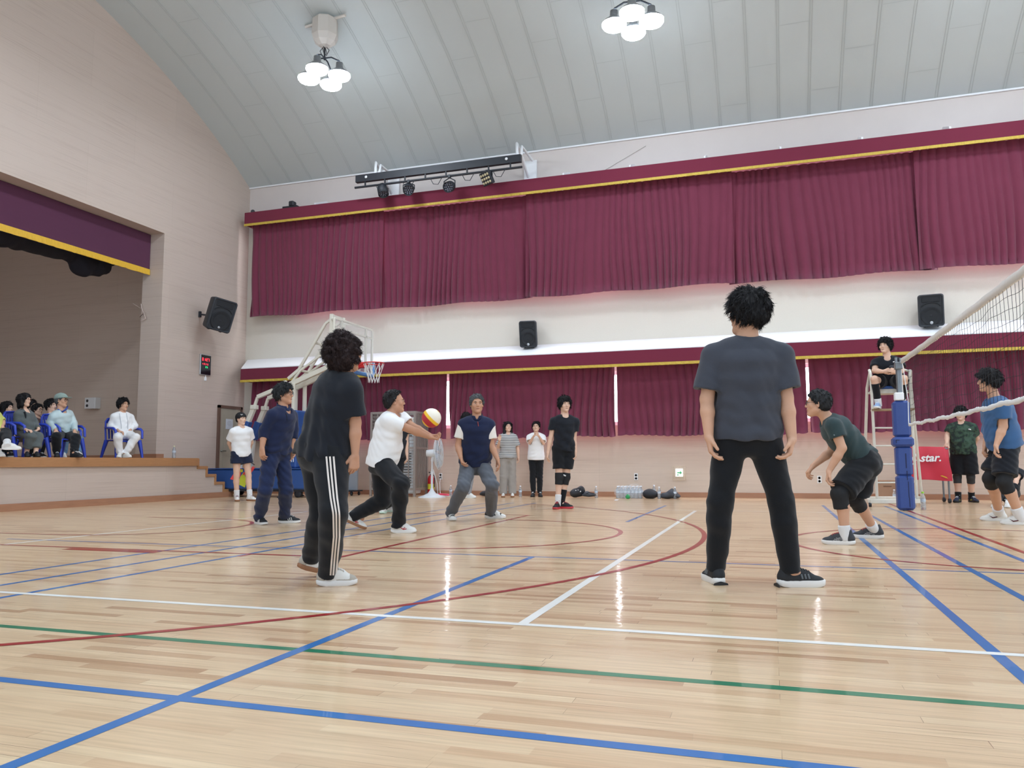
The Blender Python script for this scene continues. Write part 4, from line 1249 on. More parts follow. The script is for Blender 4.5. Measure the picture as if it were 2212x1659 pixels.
for px in (812, 1118):
    q = AY(px, 360, 16.3)[0]
    b = MB(); b.tube([(q, 16.28, zb + 0.1), (q - 0.03, 16.35, zb + 0.42), (q - 0.02, 16.6, zb + 0.30), (q, 17.15, zb - 0.1)], 0.035, 8); b.tube([(q + 0.1, 16.28, zb + 0.1), (q + 0.07, 16.4, zb + 0.36), (q + 0.1, 17.15, zb + 0.3)], 0.03, 8)
    b.box((q + 0.05, 17.15, zb), (0.3, 0.06, 0.6)); b.build('bracket', M_white, t)
b = MB()
for s in (0.13, 0.3, 0.47, 0.66, 0.84):
    x = a[0] + (c[0] - a[0]) * s; b.tube([(x, 16.2, zb - 0.19), (x + .08, 16.2, zb - 0.34), (x + .2, 16.2, zb - 0.36), (x + .3, 16.2, zb - 0.2)], 0.008, 5)
b.build('cable', M_blk, t)
def spot(px, py, d, kind, label):
    q = AY(px, py, 16.22); t = empty('stage_spotlight', q, label, 'spotlight', 'lamps on the stage-light bar')
    d = nrm(d); x, y, _ = frame_of(d)
    top = np.array([q[0], 16.22, zb - 0.2])
    b = MB(); w = 0.13 if kind != 'panel' else 0.19
    b.tube([q - x * w, q - x * w + (top - q) * 0.55, top - UP * 0.03, q + x * w + (top - q) * 0.55, q + x * w], 0.014, 6); b.box(top, (0.05, 0.07, 0.07)); b.build('yoke', M_blk, t)
    b = MB()
    if kind == 'panel':
        b.box(q, (0.34, 0.30, 0.09), ax=np.array([x, y, d]), bev=0.015); b.build('lamp_body', M_blk, t)
        b = MB()
        for i in range(4):
            for j in range(3): b.lathe([(0.03, 0), (0.025, 0.012), (0.001, 0.016)], q + d * 0.045 + x * (i - 1.5) * .078 + y * (j - 1) * .085, d, 10)
        b.build('led', mat('led_lens', (196, 186, 150), 0.25), t)
    else:
        b.lathe([(0.05, -0.17), (0.10, -0.15), (0.125, -0.06), (0.125, 0.12), (0.118, 0.12), (0.11, 0.07)], q, d, 16); b.build('lamp_body', M_blk, t)
        b = MB()
        for r_, m_ in ((0.0, 1), (0.055, 6), (0.09, 10)):
            for i in range(m_):
                an = 2 * math.pi * i / m_
                b.lathe([(0.017, 0.072), (0.012, 0.082), (0.001, 0.084)], q + (x * math.cos(an) + y * math.sin(an)) * r_, d, 8)
        b.build('led', mat('led_dim', (120, 124, 140), 0.25), t)
    return t
spot(827, 412, (0.3, -0.25, -0.85), 'can', 'leftmost black par lamp on the light bar, tilted sideways')
spot(883, 409, (0.25, -0.75, -0.5), 'can', 'second round par lamp from the left on the light bar')
spot(971, 403, (0.05, -0.85, -0.4), 'can', 'third round par lamp with visible LED face on the light bar')
spot(1052, 385, (-0.45, -0.7, -0.45), 'panel', 'rectangular LED panel lamp at the right end of the light bar')
q = AY(628, 444, 16.7)
t = tag(MB().box((q[0], 16.7, 7.16), (0.42, 0.1, 0.05)).box((q[0] + 0.05, 16.7, 7.24), (0.14, 0.16, 0.13), bev=0.02).tube([(q[0] - .55, 16.7, 7.14), (q[0] - .2, 16.72, 7.15)], 0.02).build('floodlight', M_blk), 'small black floodlight lying on the upper valance near the corner', 'floodlight')
q = AY(548, 453, 17.0); b = MB(); b.lathe([(0.05, -0.09), (0.055, 0.06), (0.04, 0.09)], (q[0] - 0.02, 17.0, 7.27), (0.5, -0.8, -0.1), 12); b.tube([(q[0] - 0.02, 17.0, 7.27), (q[0], 17.19, 7.2)], 0.015)
tag(b.build('security_camera', M_blk), 'small black security camera at the corner above the upper valance', 'camera')
b = MB(); p0 = AY(1290, 377, YW - 0.02); p1 = AY(1395, 315, YW - 0.02); b.tube([p0, p1], 0.006, 5)  # thin tube standing in for a wire's diagonal shadow on the wall
tag(b.build('wire_shadow', mat('wire_shadow_tone', (196, 188, 184), 0.7)), 'thin painted wire shadow running diagonally up the wall under the ceiling', 'cable')

# ------------------------------------------------------------------ loudspeakers
M_spk = mat('speaker_plastic', (40, 44, 50), 0.55, bump=0.1, bscale=300); M_grill = mat('speaker_grille', (30, 33, 38), 0.7, bump=0.6, bscale=420); M_badge = mat('silver_badge', (176, 180, 184), 0.35, metal=0.5)
def loudspeaker(c, d, w, h, dep, label, roll=0.0):
    t = empty('loudspeaker', c, label, 'loudspeaker')
    c = np.asarray(c, float); d = nrm(d); x = nrm(np.cross(d, UP)); y = np.cross(x, d)
    if roll: x, y = x * math.cos(roll) + y * math.sin(roll), y * math.cos(roll) - x * math.sin(roll)
    A = np.array([x, y, d])
    def ring(z, w_, h_, r, n=5):
        o = []
        for (sx, sy, a0) in ((1, 1, 0), (-1, 1, 90), (-1, -1, 180), (1, -1, 270)):
            for k in range(n):
                an = math.radians(a0 + 90 * k / (n - 1))
                o.append(c + x * (sx * (w_ / 2 - r) + r * math.cos(an)) + y * (sy * (h_ / 2 - r) + r * math.sin(an)) + d * z)
        return o
    b = MB(); R = [ring(-dep * .5, w * .62, h * .86, .05), ring(-dep * .2, w * .86, h * .95, .05), ring(dep * .38, w, h, .05), ring(dep * .5, w * .95, h * .97, .05), ring(dep * .5, w * .86, h * .9, .04), ring(dep * .44, w * .84, h * .88, .04)]
    n = len(R[0]); V = [p for r in R for p in r]
    b.add(V, [(i * n + j, i * n + (j + 1) % n, (i + 1) * n + (j + 1) % n, (i + 1) * n + j) for i in range(5) for j in range(n)], True)
    b.add(R[0], [tuple(range(n))[::-1]]); b.add(R[-1], [tuple(range(n))])
    for sx in (-1, 1): b.box(c - y * (h / 2 + .008) + x * sx * w * .25 + d * .02, (.03, .02, .08), ax=A)
    b.build('cabinet', M_spk, t)
    g = MB(); g.lathe([(w * .40, .0), (w * .40, .016), (w * .36, .02), (w * .30, .004), (w * .12, -.012), (.001, .012)], c - y * h * .17 + d * dep * .445, d, 28); g.build('woofer', M_grill, t)
    g = MB()
    pts = [c + y * (h * .10 + math.sin(a) * h * .14) + x * math.cos(a) * w * .36 + d * dep * .465 for a in np.linspace(0.12, math.pi - .12, 13)]
    g.tube(pts, .012, 6); g.box(c + y * h * .33 + d * dep * .44, (w * .7, h * .16, .02), ax=A, bev=.008); g.build('horn', M_grill, t)
    g = MB(); g.lathe([(.03, 0), (.03, .005), (.001, .006)], c - y * h * .38 + d * (dep * .46 + .012), d, 14); g.build('badge', M_badge, t)
    return t
def spk_bracket(t, c, wallp, m=None):
    b = MB(); b.tube([c, (np.asarray(c) + wallp) / 2 - UP * .02, wallp], 0.022, 8); b.box(wallp, (.05, .05, .14)); b.build('wall_bracket', m or M_dk, t)
c1 = AY(1143, 721, 16.93); t = loudspeaker(c1, (0.1, -1, -0.22), 0.40, 0.60, 0.34, 'black loudspeaker on the cream wall at the centre, over the spectators'); spk_bracket(t, c1 + UP * -0.2 + (0, .12, 0), np.array([c1[0] + .02, YW - .05, c1[2] - .36]), M_white)
c2 = AY(2010, 670, 16.9); t = loudspeaker(c2, (-0.12, -1, -0.2), 0.45, 0.62, 0.36, 'black loudspeaker on the cream wall at the right, above the net'); spk_bracket(t, c2 + UP * -0.2 + (0, .12, 0), np.array([c2[0] + .05, YW - .05, c2[2] - .38]), M_white)
c3 = AX(472, 679, XL + 0.65); t = loudspeaker(c3, (0.95, -0.45, -0.3), 0.60, 0.76, 0.42, 'black loudspeaker tilted on an arm beside the stage opening', roll=0.14); spk_bracket(t, c3 + np.array([-.1, -.02, 0.0]), AX(432, 679, XL + 0.03))

# ------------------------------------------------------------------ clock, door, fittings on the side wall
def seg7(b, ch, o, u, v, h, th):
    S = {'0': 'abcdef', '1': 'bc', '2': 'abged', '3': 'abgcd', '4': 'fgbc', '5': 'afgcd', '6': 'afgedc', '7': 'abc', '8': 'abcdefg', '9': 'abfgcd'}[ch]
    w = h * 0.5
    seg = {'a': ((0, h), (w, h)), 'b': ((w, h), (w, h / 2)), 'c': ((w, h / 2), (w, 0)), 'd': ((0, 0), (w, 0)), 'e': ((0, h / 2), (0, 0)), 'f': ((0, h), (0, h / 2)), 'g': ((0, h / 2), (w, h / 2))}
    for c in S:
        (x0, y0), (x1, y1) = seg[c]; b.tube([o + u * x0 + v * y0, o + u * x1 + v * y1], th, 4)
M_led = mat('red_led', (255, 46, 62), 0.4, emit=2.2); M_ledg = mat('green_led', (40, 230, 130), 0.4, emit=1.5)
t = empty('wall_clock', (XL, 15.65, 2.9), 'black digital wall clock with red numerals by the stage', 'clock')
MB().box((XL + 0.02, 15.655, 3.11), (0.038, 0.375, 0.50), bev=0.008).build('case', mat('silver_case', (190, 192, 194), 0.35, metal=0.6), t)
MB().box((XL + 0.041, 15.655, 3.11), (0.008, 0.34, 0.465)).build('screen', mat('black_screen', (16, 18, 26), 0.15), t)
b = MB(); yv = np.array([0, 1.0, 0]); o = np.array([XL + 0.047, 15.52, 3.205])
for i, chd in enumerate('0127'): seg7(b, chd, o + yv * (i * 0.065 + (0.014 if i > 1 else 0)), yv, UP, 0.062, 0.0055)
for z in (.02, .042): b.box(o + yv * 0.124 + UP * z, (.006, .009, .009))
for i, chd in enumerate('1028'): seg7(b, chd, o + yv * (0.0 + i * 0.062) - UP * 0.095, yv, UP, 0.032, 0.004)
b.build('numerals', M_led, t)
b = MB()
for i, chd in enumerate('25'): seg7(b, chd, o + yv * (0.12 + i * 0.05) - UP * 0.165, yv, UP, 0.032, 0.004)
b.build('temperature', M_ledg, t)
b = MB(); b.tube([(XL + .02, 15.68, 2.86), (XL + .02, 15.68, 2.81)], .012, 6); b.box((XL + .015, 15.685, 2.775), (.03, .06, .09), bev=.006); b.build('plug', M_white, t)
dr = MB(); dr.box((XL + 0.02, 16.62, 1.08), (0.04, 0.78, 2.08)); dr = dr.build('door_1', mat('door_grey_beige', (166, 158, 142), 0.5)); struct(dr)
b = MB(); b.box((XL + 0.03, 16.2, 1.09), (0.06, 0.06, 2.18)); b.box((XL + 0.03, 17.04, 1.09), (0.06, 0.06, 2.18)); b.box((XL + 0.03, 16.62, 2.15), (0.06, 0.9, 0.07)); b.build('door_frame', mat('door_frame_brown', (110, 84, 72), 0.5), dr)
b = MB(); b.lathe([(.025, 0), (.025, .02), (.01, .025), (.01, .055)], (XL + .04, 16.31, 1.06), (1, 0, 0), 12); b.tube([(XL + .095, 16.31, 1.06), (XL + .095, 16.43, 1.06)], .011, 8); b.build('door_handle', mat('steel_handle', (120, 118, 112), 0.3, metal=.8), dr)
MB().box((XL + 0.045, 16.38, 1.3), (0.006, 0.02, 1.3)).box((XL + 0.045, 16.86, 1.3), (0.006, 0.02, 1.3)).build('door_panel_bead', MATS['door_grey_beige'], dr)
b = MB(); b.box((XL + 0.044, 16.585, 1.73), (0.004, 0.27, 0.25)); o = tag(b.build('notice_paper', mat('paper', (206, 210, 218), 0.8)), 'white notice paper taped to the beige door', 'paper')
b = MB()
for i in range(5): b.box((XL + 0.047, 16.585 + (.02 if i == 4 else 0), 1.80 - i * .028), (.002, 0.17 - (.06 if i in (0, 4) else 0), .006))
b.build('printed_lines', mat('print_grey', (150, 152, 160), 0.8), o)
# sockets
M_sock = mat('socket_plastic', (226, 226, 224), 0.4); M_hole = mat('socket_hole', (60, 58, 58), 0.6)
def wall_socket(c, label, n=2):
    c = np.asarray(c, float); t = MB().box(c + (0, -.006, 0), (.085, .012, .15), bev=.004).build('wall_socket', M_sock); tag(t, label, 'socket', 'sockets low on the far wall')
    b = MB()
    for s in (-1, 1):
        b.lathe([(.024, 0), (.024, .002), (.02, -.0)], c + (0, -.012, s * .033), (0, -1, 0), 14)
    b.build('socket_face', M_hole, t); return t
wall_socket(AY(952, 1029, YW), 'white double socket on the wall beside the white fan, cable plugged in')
wall_socket(AY(1374, 1030, YW), 'white double socket above the pack of water bottles')
wall_socket(AY(1770, 1036, YW), 'white double socket behind the crouching man\'s hands')
q = AY(203, 872, 15.65)
t = tag(MB().box(q + (0.05, -0.09, 0), (0.34, 0.18, 0.28), bev=0.01).build('outlet_box', M_sock), 'white outlet box with two dark sockets on the stage side wall', 'outlet box')
b = MB()
for s in (-1, 1): b.lathe([(.035, 0), (.035, .006), (.02, .008)], q + (-0.03, -0.18, s * .06), (0, -1, 0), 12)
b.build('socket_face', M_hole, t)
q = np.array([XL - 0.56, YE - 0.02, 4.25])
b = MB(); b.tube([q + (0, 0, .1), q + (.05, -.03, .0), q + (.1, -.02, -.12), q + (.02, -.04, -.2), q + (.12, -.03, -.1), q + (.16, -.02, -.25), q + (.05, -.04, -.3)], .012, 6); b.tube([q, q + (-.2, -.03, .12)], .006, 5)
tag(b.build('loose_cord', mat('pale_cord', (190, 172, 162), 0.7)), 'tangled pale cord hanging on the inner edge of the stage opening', 'cord')
def bottle(p, h, label, cap=(230, 232, 236), liquid=None, group=None):
    p = np.asarray(p, float); s = h / 0.23
    b = MB(); b.lathe([(.026 * s, 0), (.032 * s, .006 * s), (.032 * s, .07 * s), (.029 * s, .085 * s), (.032 * s, .10 * s), (.032 * s, .15 * s), (.022 * s, .185 * s), (.013 * s, .205 * s), (.013 * s, .215 * s)], p, n=14)
    o = tag(b.build('water_bottle', M_pet), label, 'bottle', group)
    MB().lathe([(.0165 * s, .212 * s), (.0165 * s, .232 * s), (.014 * s, .234 * s)], p, n=12).build('cap', mat('cap_%d_%d_%d' % cap, cap, 0.4), o)
    MB().lathe([(.0328 * s, .102 * s), (.0328 * s, .142 * s)], p, n=14, cap=False).build('bottle_label', mat('bottle_label', (196, 208, 220), 0.5), o)
    return o
M_pet = mat('clear_pet', (225, 232, 238), 0.12, trans=0.75)
q = AX(375.5, 988, -12.1); bottle((-12.1, q[1], ZS), 0.26, 'small bottle with yellowish cap on the stage apron, right of the man in white', cap=(208, 204, 160))

# exit sign in its wire guard
q = AY(1468, 1022, YW)
t = empty('exit_sign', q, 'white exit sign with a green arrow behind a wire guard', 'exit sign')
MB().box((q[0] - .005, YW - .025, q[2] + .01), (.155, .05, .17), bev=.006).build('sign_body', mat('exit_sign_white', (236, 246, 242), 0.4, emit=0.55), t)
b = MB(); gx, gz = q[0] + .005, q[2] + .008
b.prism([(-.045, -.012), (.01, -.012), (.01, -.038), (.052, .0), (.01, .038), (.01, .012), (-.045, .012)], (gx, YW - .051, gz), (1, 0, 0), (0, 0, 1), (0, -.003, 0)); b.box((gx - .035, YW - .052, gz - .045), (.025, .003, .022))
b.build('arrow', mat('exit_green', (0, 160, 100), 0.4, emit=0.35), t)
b = MB(); w, h = .13, .145
for i in range(7): b.tube([(q[0] - w + i * w / 3, YW - .005, q[2] - h), (q[0] - w + i * w / 3, YW - .075, q[2] - h), (q[0] - w + i * w / 3, YW - .075, q[2] + h), (q[0] - w + i * w / 3, YW - .005, q[2] + h)], .0022 if 0 < i < 6 else .005, 4)
for i in range(7): b.tube([(q[0] - w, YW - .076, q[2] - h + i * h / 3), (q[0] + w, YW - .076, q[2] - h + i * h / 3)], .0022 if 0 < i < 6 else .005, 4)
b.build('wire_guard', mat('guard_wire', (214, 196, 170), 0.45), t)

# ------------------------------------------------------------------ basketball stand
M_bw = mat('stand_cream_paint', (222, 218, 204), 0.4, var=0.04, scale=5); M_blue = mat('blue_padding', (44, 82, 146), 0.5, bump=0.08, bscale=60)
YB = 15.6
S = lambda px, py, dy=0.0: AY(px, py, YB) + np.array([0, dy, 0])
t = empty('basketball_stand', (-11, YB, 0), 'wheeled cream basketball stand with blue padding in the corner by the stage', 'basketball stand')
def bar(b, p, q, w, h):
    p = np.asarray(p, float); q = np.asarray(q, float); d = q - p; L = np.linalg.norm(d); x, y, z = frame_of(d); b.box((p + q) / 2, (w, h, L), ax=np.array([x, y, z]), bev=.008)
b = MB(); b.box((-10.95, YB, 0.40), (2.65, 1.0, 0.44), bev=0.03); b.box((-10.95, YB, .635), (2.67, 1.02, .02)); b.build('base_box', M_blue, t)
b = MB(); b.box((-10.95, YB, 0.155), (2.6, 0.9, 0.05)); b.build('chassis', M_dk, t)
b = MB(); b.box((-10.2, YB, 1.29), (0.32, 0.62, 1.29), bev=0.03); b.build('tower_pad', M_blue, t)
b = MB()
for x in (-12.0, -9.9):
    for dy in (-.4, .4): b.lathe([(.03, -.03), (.085, -.03), (.085, .03), (.03, .03)], (x, YB + dy, .088), (0, 1, 0), 16); b.box((x, YB + dy, .15), (.06, .08, .06))
for dy in (-.45, .45): b.tube([(-10.35, YB + dy, .16), (-10.35, YB + dy, .0)], .018, 8); b.lathe([(.05, 0.0), (.05, .015), (.02, .03)], (-10.35, YB + dy, 0), n=12)
b.build('caster', M_dk, t)
b = MB()
for dy in (-.22, .22):
    for px in (627.5, 647):
        b = MB(); q = S(px, 836); bar(b, (q[0], YB + dy, 1.9), (q[0], YB + dy, S(627, 824)[2] if px < 640 else S(647, 830)[2]), .075, .075); b.build('mast', M_bw, t)
b = MB()
for dy in (-.2, .2):
    bar(b, S(634, 820, dy), S(655.7, 801.8, dy), .07, .07); bar(b, S(655.7, 801.8, dy), S(713.6, 702, dy), .06, .06); bar(b, S(713.6, 702, dy), S(728, 692, dy), .06, .06)
    bar(b, S(660, 802, dy), S(712, 763, dy), .05, .05); bar(b, S(640, 829, dy), S(660, 802, dy), .05, .05)
    bar(b, S(630, 836, dy), S(745, 783, dy), .08, .11)
for px, py in ((655.7, 801.8), (690, 743), (690, 808)): bar(b, S(px, py, -.2), S(px, py, .2), .05, .05)
b.build('lift_arm', M_bw, t)
b = MB()
for dy in (-.2, .2):
    bar(b, S(628, 834, dy), S(568, 859, dy), .08, .09); bar(b, S(568, 859, dy), S(560, 884, dy), .06, .06); bar(b, S(561, 881, dy), S(548, 912, dy), .10, .10)
    b.box(S(561, 881, dy), (.14, .14, .1), bev=.01)
b.build('rear_arm', M_bw, t)
b = MB()
for dy in (-.2, .2): b = MB(); bar(b, S(548, 911, dy), S(536, 948, dy), .15, .15); b.build('rear_arm_pad', M_blue, t)
b = MB()
for dy in (-.2, .2): bar(b, S(536, 948, dy), (-11.6, YB + dy, .64), .09, .09)
b.build('rear_strut', M_bw, t)
XB = -8.78; RZ = 2.95
b = MB()
for dy in (-.25, .25):
    bar(b, (XB - .45, YB + dy, RZ - .25), (XB - .45, YB + dy, RZ + 1.12), .08, .08); bar(b, (XB - .45, YB + dy, RZ - .1), (XB, YB + dy, RZ - .1), .05, .06); bar(b, (XB - .45, YB + dy, RZ + 1.0), (XB - .02, YB + dy * 2.4, RZ + .9), .05, .05)
bar(b, (XB - .45, YB - .25, RZ + 1.08), (XB - .45, YB + .25, RZ + 1.08), .06, .06)
b.build('board_carrier', M_bw, t)
b = MB(); hw, z0, z1 = .85, RZ - .15, RZ + .9
for y in (-hw, -hw + .3, hw - .3, hw): bar(b, (XB - .03, YB + y, z0), (XB - .03, YB + y, z1), .05, .05)
for z in (z0, z1 - .2, z1): bar(b, (XB - .03, YB - hw, z), (XB - .03, YB + hw, z), .05, .05)
b.build('board_frame', M_bw, t)
MB().box((XB, YB, (z0 + z1) / 2), (.012, 2 * hw, z1 - z0)).build('backboard', mat('clear_board', (235, 240, 242), 0.06, alpha=0.16), t)
b = MB(); b.box((XB - .01, YB, z0 - .03), (.09, 2 * hw + .1, .08), bev=.02)
for y in (-hw - .02, hw + .02): b.box((XB - .01, YB + y, z0 + .12), (.09, .06, .38), bev=.02)
b.build('board_edge_pad', mat('light_blue_pad', (94, 146, 206), 0.5), t)
RX = -8.30
M_red = mat('red_rim', (206, 40, 40), 0.4)
b = MB(); b.tube([(RX + .226 * math.cos(a), YB + .226 * math.sin(a), RZ) for a in np.linspace(0, 2 * math.pi, 29)[:-1]], .012, 8, closed=True)
b.box((RX - .34, YB, RZ - .03), (.26, .16, .13), bev=.02); b.tube([(RX - .2, YB - .1, RZ), (RX - .45, YB - .12, RZ - .1)], .012); b.tube([(RX - .2, YB + .1, RZ), (RX - .45, YB + .12, RZ - .1)], .012)
rim = b.build('rim', M_red, t)
b = MB(); lev = [(.226, 0), (.20, -.09), (.175, -.17), (.15, -.24), (.13, -.30), (.12, -.36), (.118, -.43)]
for i in range(12):
    for s in (-1, 1):
        pts = []
        for j, (r, z) in enumerate(lev):
            an = 2 * math.pi * (i + s * 0.25 * j + (0.0)) / 12
            pts.append((RX + r * math.cos(an), YB + r * math.sin(an), RZ + z))
        b.tube(pts, .006, 4)
b.build('hoop_net', mat('white_cord', (236, 236, 234), 0.8), rim)
# white strokes on the tower pad
b = MB(); zc = 1.50; xo = -10.2; yf = YB - .313
def stroke(pts, r=.014): b.tube([(xo + u, yf, zc + v) for u, v in pts], r, 6)
stroke([(-.11, .12), (-.06, .09), (-.055, .0), (-.075, -.08), (-.115, -.12)]); stroke([(.01, .12), (-.035, .07), (-.04, -.02), (-.02, -.09), (.02, -.12)])
stroke([(-.02, .0), (.02, .02)]); stroke([(.05, .10), (.09, .12), (.125, .07), (.09, .015), (.13, -.05), (.10, -.11), (.05, -.10)])
for dx in (-.12, -.09, -.02, .01, .05, .1): stroke([(dx, -.62), (dx + (.02 if dx in (-.09, .01) else 0), -.72)], .010)
stroke([(-.14, -.66), (-.07, -.66)], .009); stroke([(-.03, -.63), (.03, -.63)], .009)
b.build('pad_lettering', M_white, t)

# ------------------------------------------------------------------ caged air conditioner, fan, extinguisher
M_cage = mat('cage_bronze', (150, 140, 134), 0.4, metal=0.35); M_acw = mat('ac_white', (222, 226, 230), 0.45); M_louv = mat('louver_dark', (92, 92, 92), 0.5)
t = empty('caged_air_conditioner', (-8.15, 16.6, 0), 'tall white air conditioner inside a bronze cage against the far wall', 'air conditioner')
x0, x1, y0, y1, zt = -8.62, -7.54, 16.14, 16.78, 1.90
b = MB()
for x in (x0, x1):
    for y in (y0, y1): b.box((x, y, zt / 2), (.05, .05, zt))
for z in (.17, 1.08, zt - .02):
    for y in (y0, y1): b.box(((x0 + x1) / 2, y, z), (x1 - x0, .035, .05))
    for x in (x0, x1): b.box((x, (y0 + y1) / 2, z), (.035, y1 - y0, .05))
for i in range(1, 7): b.box((x0 + (x1 - x0) * i / 7, y0, zt / 2 + .08), (.022, .022, zt - .2))
for i in range(1, 8):
    for x in (x0, x1): b.box((x, y0 + (y1 - y0) * i / 8, zt / 2 + .08), (.022, .04, zt - .2))
for i in range(1, 22): b.box(((x0 + x1) / 2, y0 - .004, .17 + (zt - .2) * i / 22), (x1 - x0, .012, .012))
b.build('cage', M_cage, t)
b = MB(); b.box(((x0 + x1) / 2 + .08, 16.5, .92), (.72, .40, 1.72), bev=.02); b.build('cabinet', M_acw, t)
b = MB()
for i in range(12): b.box(((x0 + x1) / 2 + .08, 16.293, .3 + i * .06), (.6, .012, .025))
b.build('louvre', M_louv, t); b = MB()
for i in range(9): b.box(((x0 + x1) / 2 + .08, 16.293, 1.36 + i * .045), (.62, .014, .022))
b.build('louvre', M_louv, t)
t = empty('pedestal_fan', (-7.3, 16.55, 0), 'white pedestal fan turned sideways beside the caged air conditioner', 'fan')
fx, fy = AY(933, 1066, 16.0)[0], 16.0
b = MB(); b.lathe([(.30, 0), (.30, .012), (.20, .04), (.09, .09), (.045, .15), (.03, .2)], (fx, fy, 0), n=28); b.build('base', M_acw, t)
b = MB(); b.tube([(fx, fy, .15), (fx, fy, .52)], .026, 10); b.tube([(fx, fy, .5), (fx, fy, .82)], .019, 10); b.lathe([(.034, 0), (.034, .06)], (fx, fy, .5), n=12); b.tube([(fx, fy, .78), (fx + .03, fy, .9)], .035, 8); b.build('pole', M_acw, t)
fd = nrm((.97, .20, .03)); hc = np.array([fx + .02, fy, .96])
b = MB(); b.lathe([(.02, -.15), (.075, -.14), (.085, .0), (.075, .07)], hc, fd, 16); b.build('motor', M_acw, t)
b = MB(); cc = hc + fd * .12; u, v, _ = frame_of(fd)
for k in range(40):
    a = 2 * math.pi * k / 40; e = u * math.cos(a) + v * math.sin(a)
    b.tube([cc - fd * .05 + e * .06, cc - fd * .04 + e * .30, cc + e * .37, cc + fd * .05 + e * .30, cc + fd * .075 + e * .05], .0028, 4)
for r, h in ((.37, 0), (.30, -.04), (.30, .05), (.18, .065)): b.tube([cc + fd * h + r * (u * math.cos(a) + v * math.sin(a)) for a in np.linspace(0, 2 * math.pi, 33)[:-1]], .006, 5, closed=True)
b.lathe([(.06, .07), (.05, .085), (.001, .09)], cc, fd, 16)
b.build('fan_cage', mat('fan_cage_white', (226, 230, 232), 0.4), t)
b = MB()
for k in range(4):
    a = math.pi / 2 * k + .3; R = []
    for r in (.05, .18, .33):
        R.append([cc + (u * math.cos(a + s) + v * math.sin(a + s)) * r + fd * (.03 * q) for s, q in ((-.32, -1), (0, .2), (.36, 1))])
    b.grid(R); b.grid([[p + fd * .003 for p in row] for row in R], flip=True)
b.build('blade', mat('fan_blade', (198, 208, 218), 0.3), t)
b = MB(); q = AY(952, 1032, YW - .03); b.tube([q, q + (.0, -.06, -.12), q + (.12, -.3, -.36), (q[0] + .2, 16.6, .02), (fx + .3, 16.3, .012), (fx + .1, 16.1, .02), (fx + .12, 16.0, .3), (fx + .03, 16.0, .6)], .007, 6); b.build('power_cord', M_white, t)
q = np.array([AY(931, 1045, 16.75)[0], 16.75, 0])
t = tag(MB().lathe([(.07, 0.0), (.078, .01), (.078, .38), (.06, .44), (.03, .47)], q, n=18).build('fire_extinguisher', mat('extinguisher_red', (190, 30, 34), 0.3)), 'red fire extinguisher standing behind the fan pole', 'fire extinguisher')
MB().lathe([(.0785, .15), (.0785, .27)], q, n=18, cap=False).build('yellow_label', mat('yellow_label', (216, 206, 60), 0.5), t)
b = MB(); b.lathe([(.025, .46), (.025, .50)], q, n=10); b.box(q + (.0, -.02, .53), (.03, .16, .025)); b.tube([q + (.03, 0, .49), q + (.1, -.02, .44), q + (.095, -.02, .2)], .011, 6); b.build('valve', M_blk, t)
q = AY(962, 1067, 16.7); b = MB(); b.prism([(-.13, 0), (.12, 0), (.16, .02), (.05, .05), (-.13, .06)], (q[0], 16.55, .0), (1, 0, 0), (0, 0, 1), (0, .2, 0))
tag(b.build('dustpan', mat('pink_plastic', (226, 60, 96), 0.4)), 'pink dustpan on the floor below the socket by the fan', 'dustpan')

q0, q1 = AY(748, 960, 16.5)[0], AY(774, 960, 16.5)[0]
t = tag(MB().box(((q0 + q1) / 2, 16.5, .68), (q1 - q0, .06, 1.12), bev=.01).build('rolling_panel', mat('panel_grey', (150, 154, 160), .5)), 'grey rolling panel standing upright between the basketball stand and the caged unit', 'panel')
b = MB(); b.box(((q0 + q1) / 2, 16.5, .11), (q1 - q0 + .04, .4, .03))
for dx in (-.1, .1):
    for dy in (-.17, .17): b.lathe([(.01, -.012), (.045, -.012), (.045, .012), (.01, .012)], ((q0 + q1) / 2 + dx, 16.5 + dy, .046), (1, 0, 0), 12)
b.build('castor_base', M_blk, t)

# ------------------------------------------------------------------ volleyball net, padded post
M_tape = mat('net_tape_white', (224, 224, 222), 0.8, var=0.06, scale=20); M_cord = mat('black_cord', (30, 32, 38), 0.8)
NX = 1.94; NY0, NY1 = 13.3, 3.3
t = empty('volleyball_net', (NX, 8, 1.2), 'white-taped volleyball net stretched across the right of the court', 'net')
tz = lambda y: 2.285 - 0.03 * math.sin(math.pi * (y - NY1) / (NY0 - NY1)); bz = lambda y: 1.275 - .035 * math.sin(math.pi * (y - NY1) / (12.9 - NY1)) + 0.008 * math.sin(y * 7.3) * (1 if y < 12.7 else 0)
b = MB(); yy_ = np.linspace(13.18, NY1, 90); rn = random.Random(4)
rowsf = []
for y in yy_:
    j = .004 * math.sin(y * 9) + rn.uniform(-.003, .003)
    rowsf.append([(NX - .012 + j, y, tz(y) + .012), (NX - .014 + j, y, tz(y) - .062 + rn.uniform(-.004, .004)), (NX + .014 + j, y, tz(y) - .062), (NX + .012 + j, y, tz(y) + .012), (NX - .012 + j, y, tz(y) + .012)])
b.grid(rowsf); b.build('top_tape', M_tape, t)
b = MB(); rowsf = []
for y in np.linspace(12.86, NY1, 110):
    j = .006 * math.sin(y * 8) ; rr = .024 + .004 * math.sin(y * 23)
    rowsf.append([(NX + j + rr * .5 * math.cos(a), y, bz(y) + rr * math.sin(a)) for a in np.linspace(0, -2 * math.pi, 9)])
b.grid(rowsf); b.build('bottom_tape', M_tape, t)
b = MB()
y = 12.75
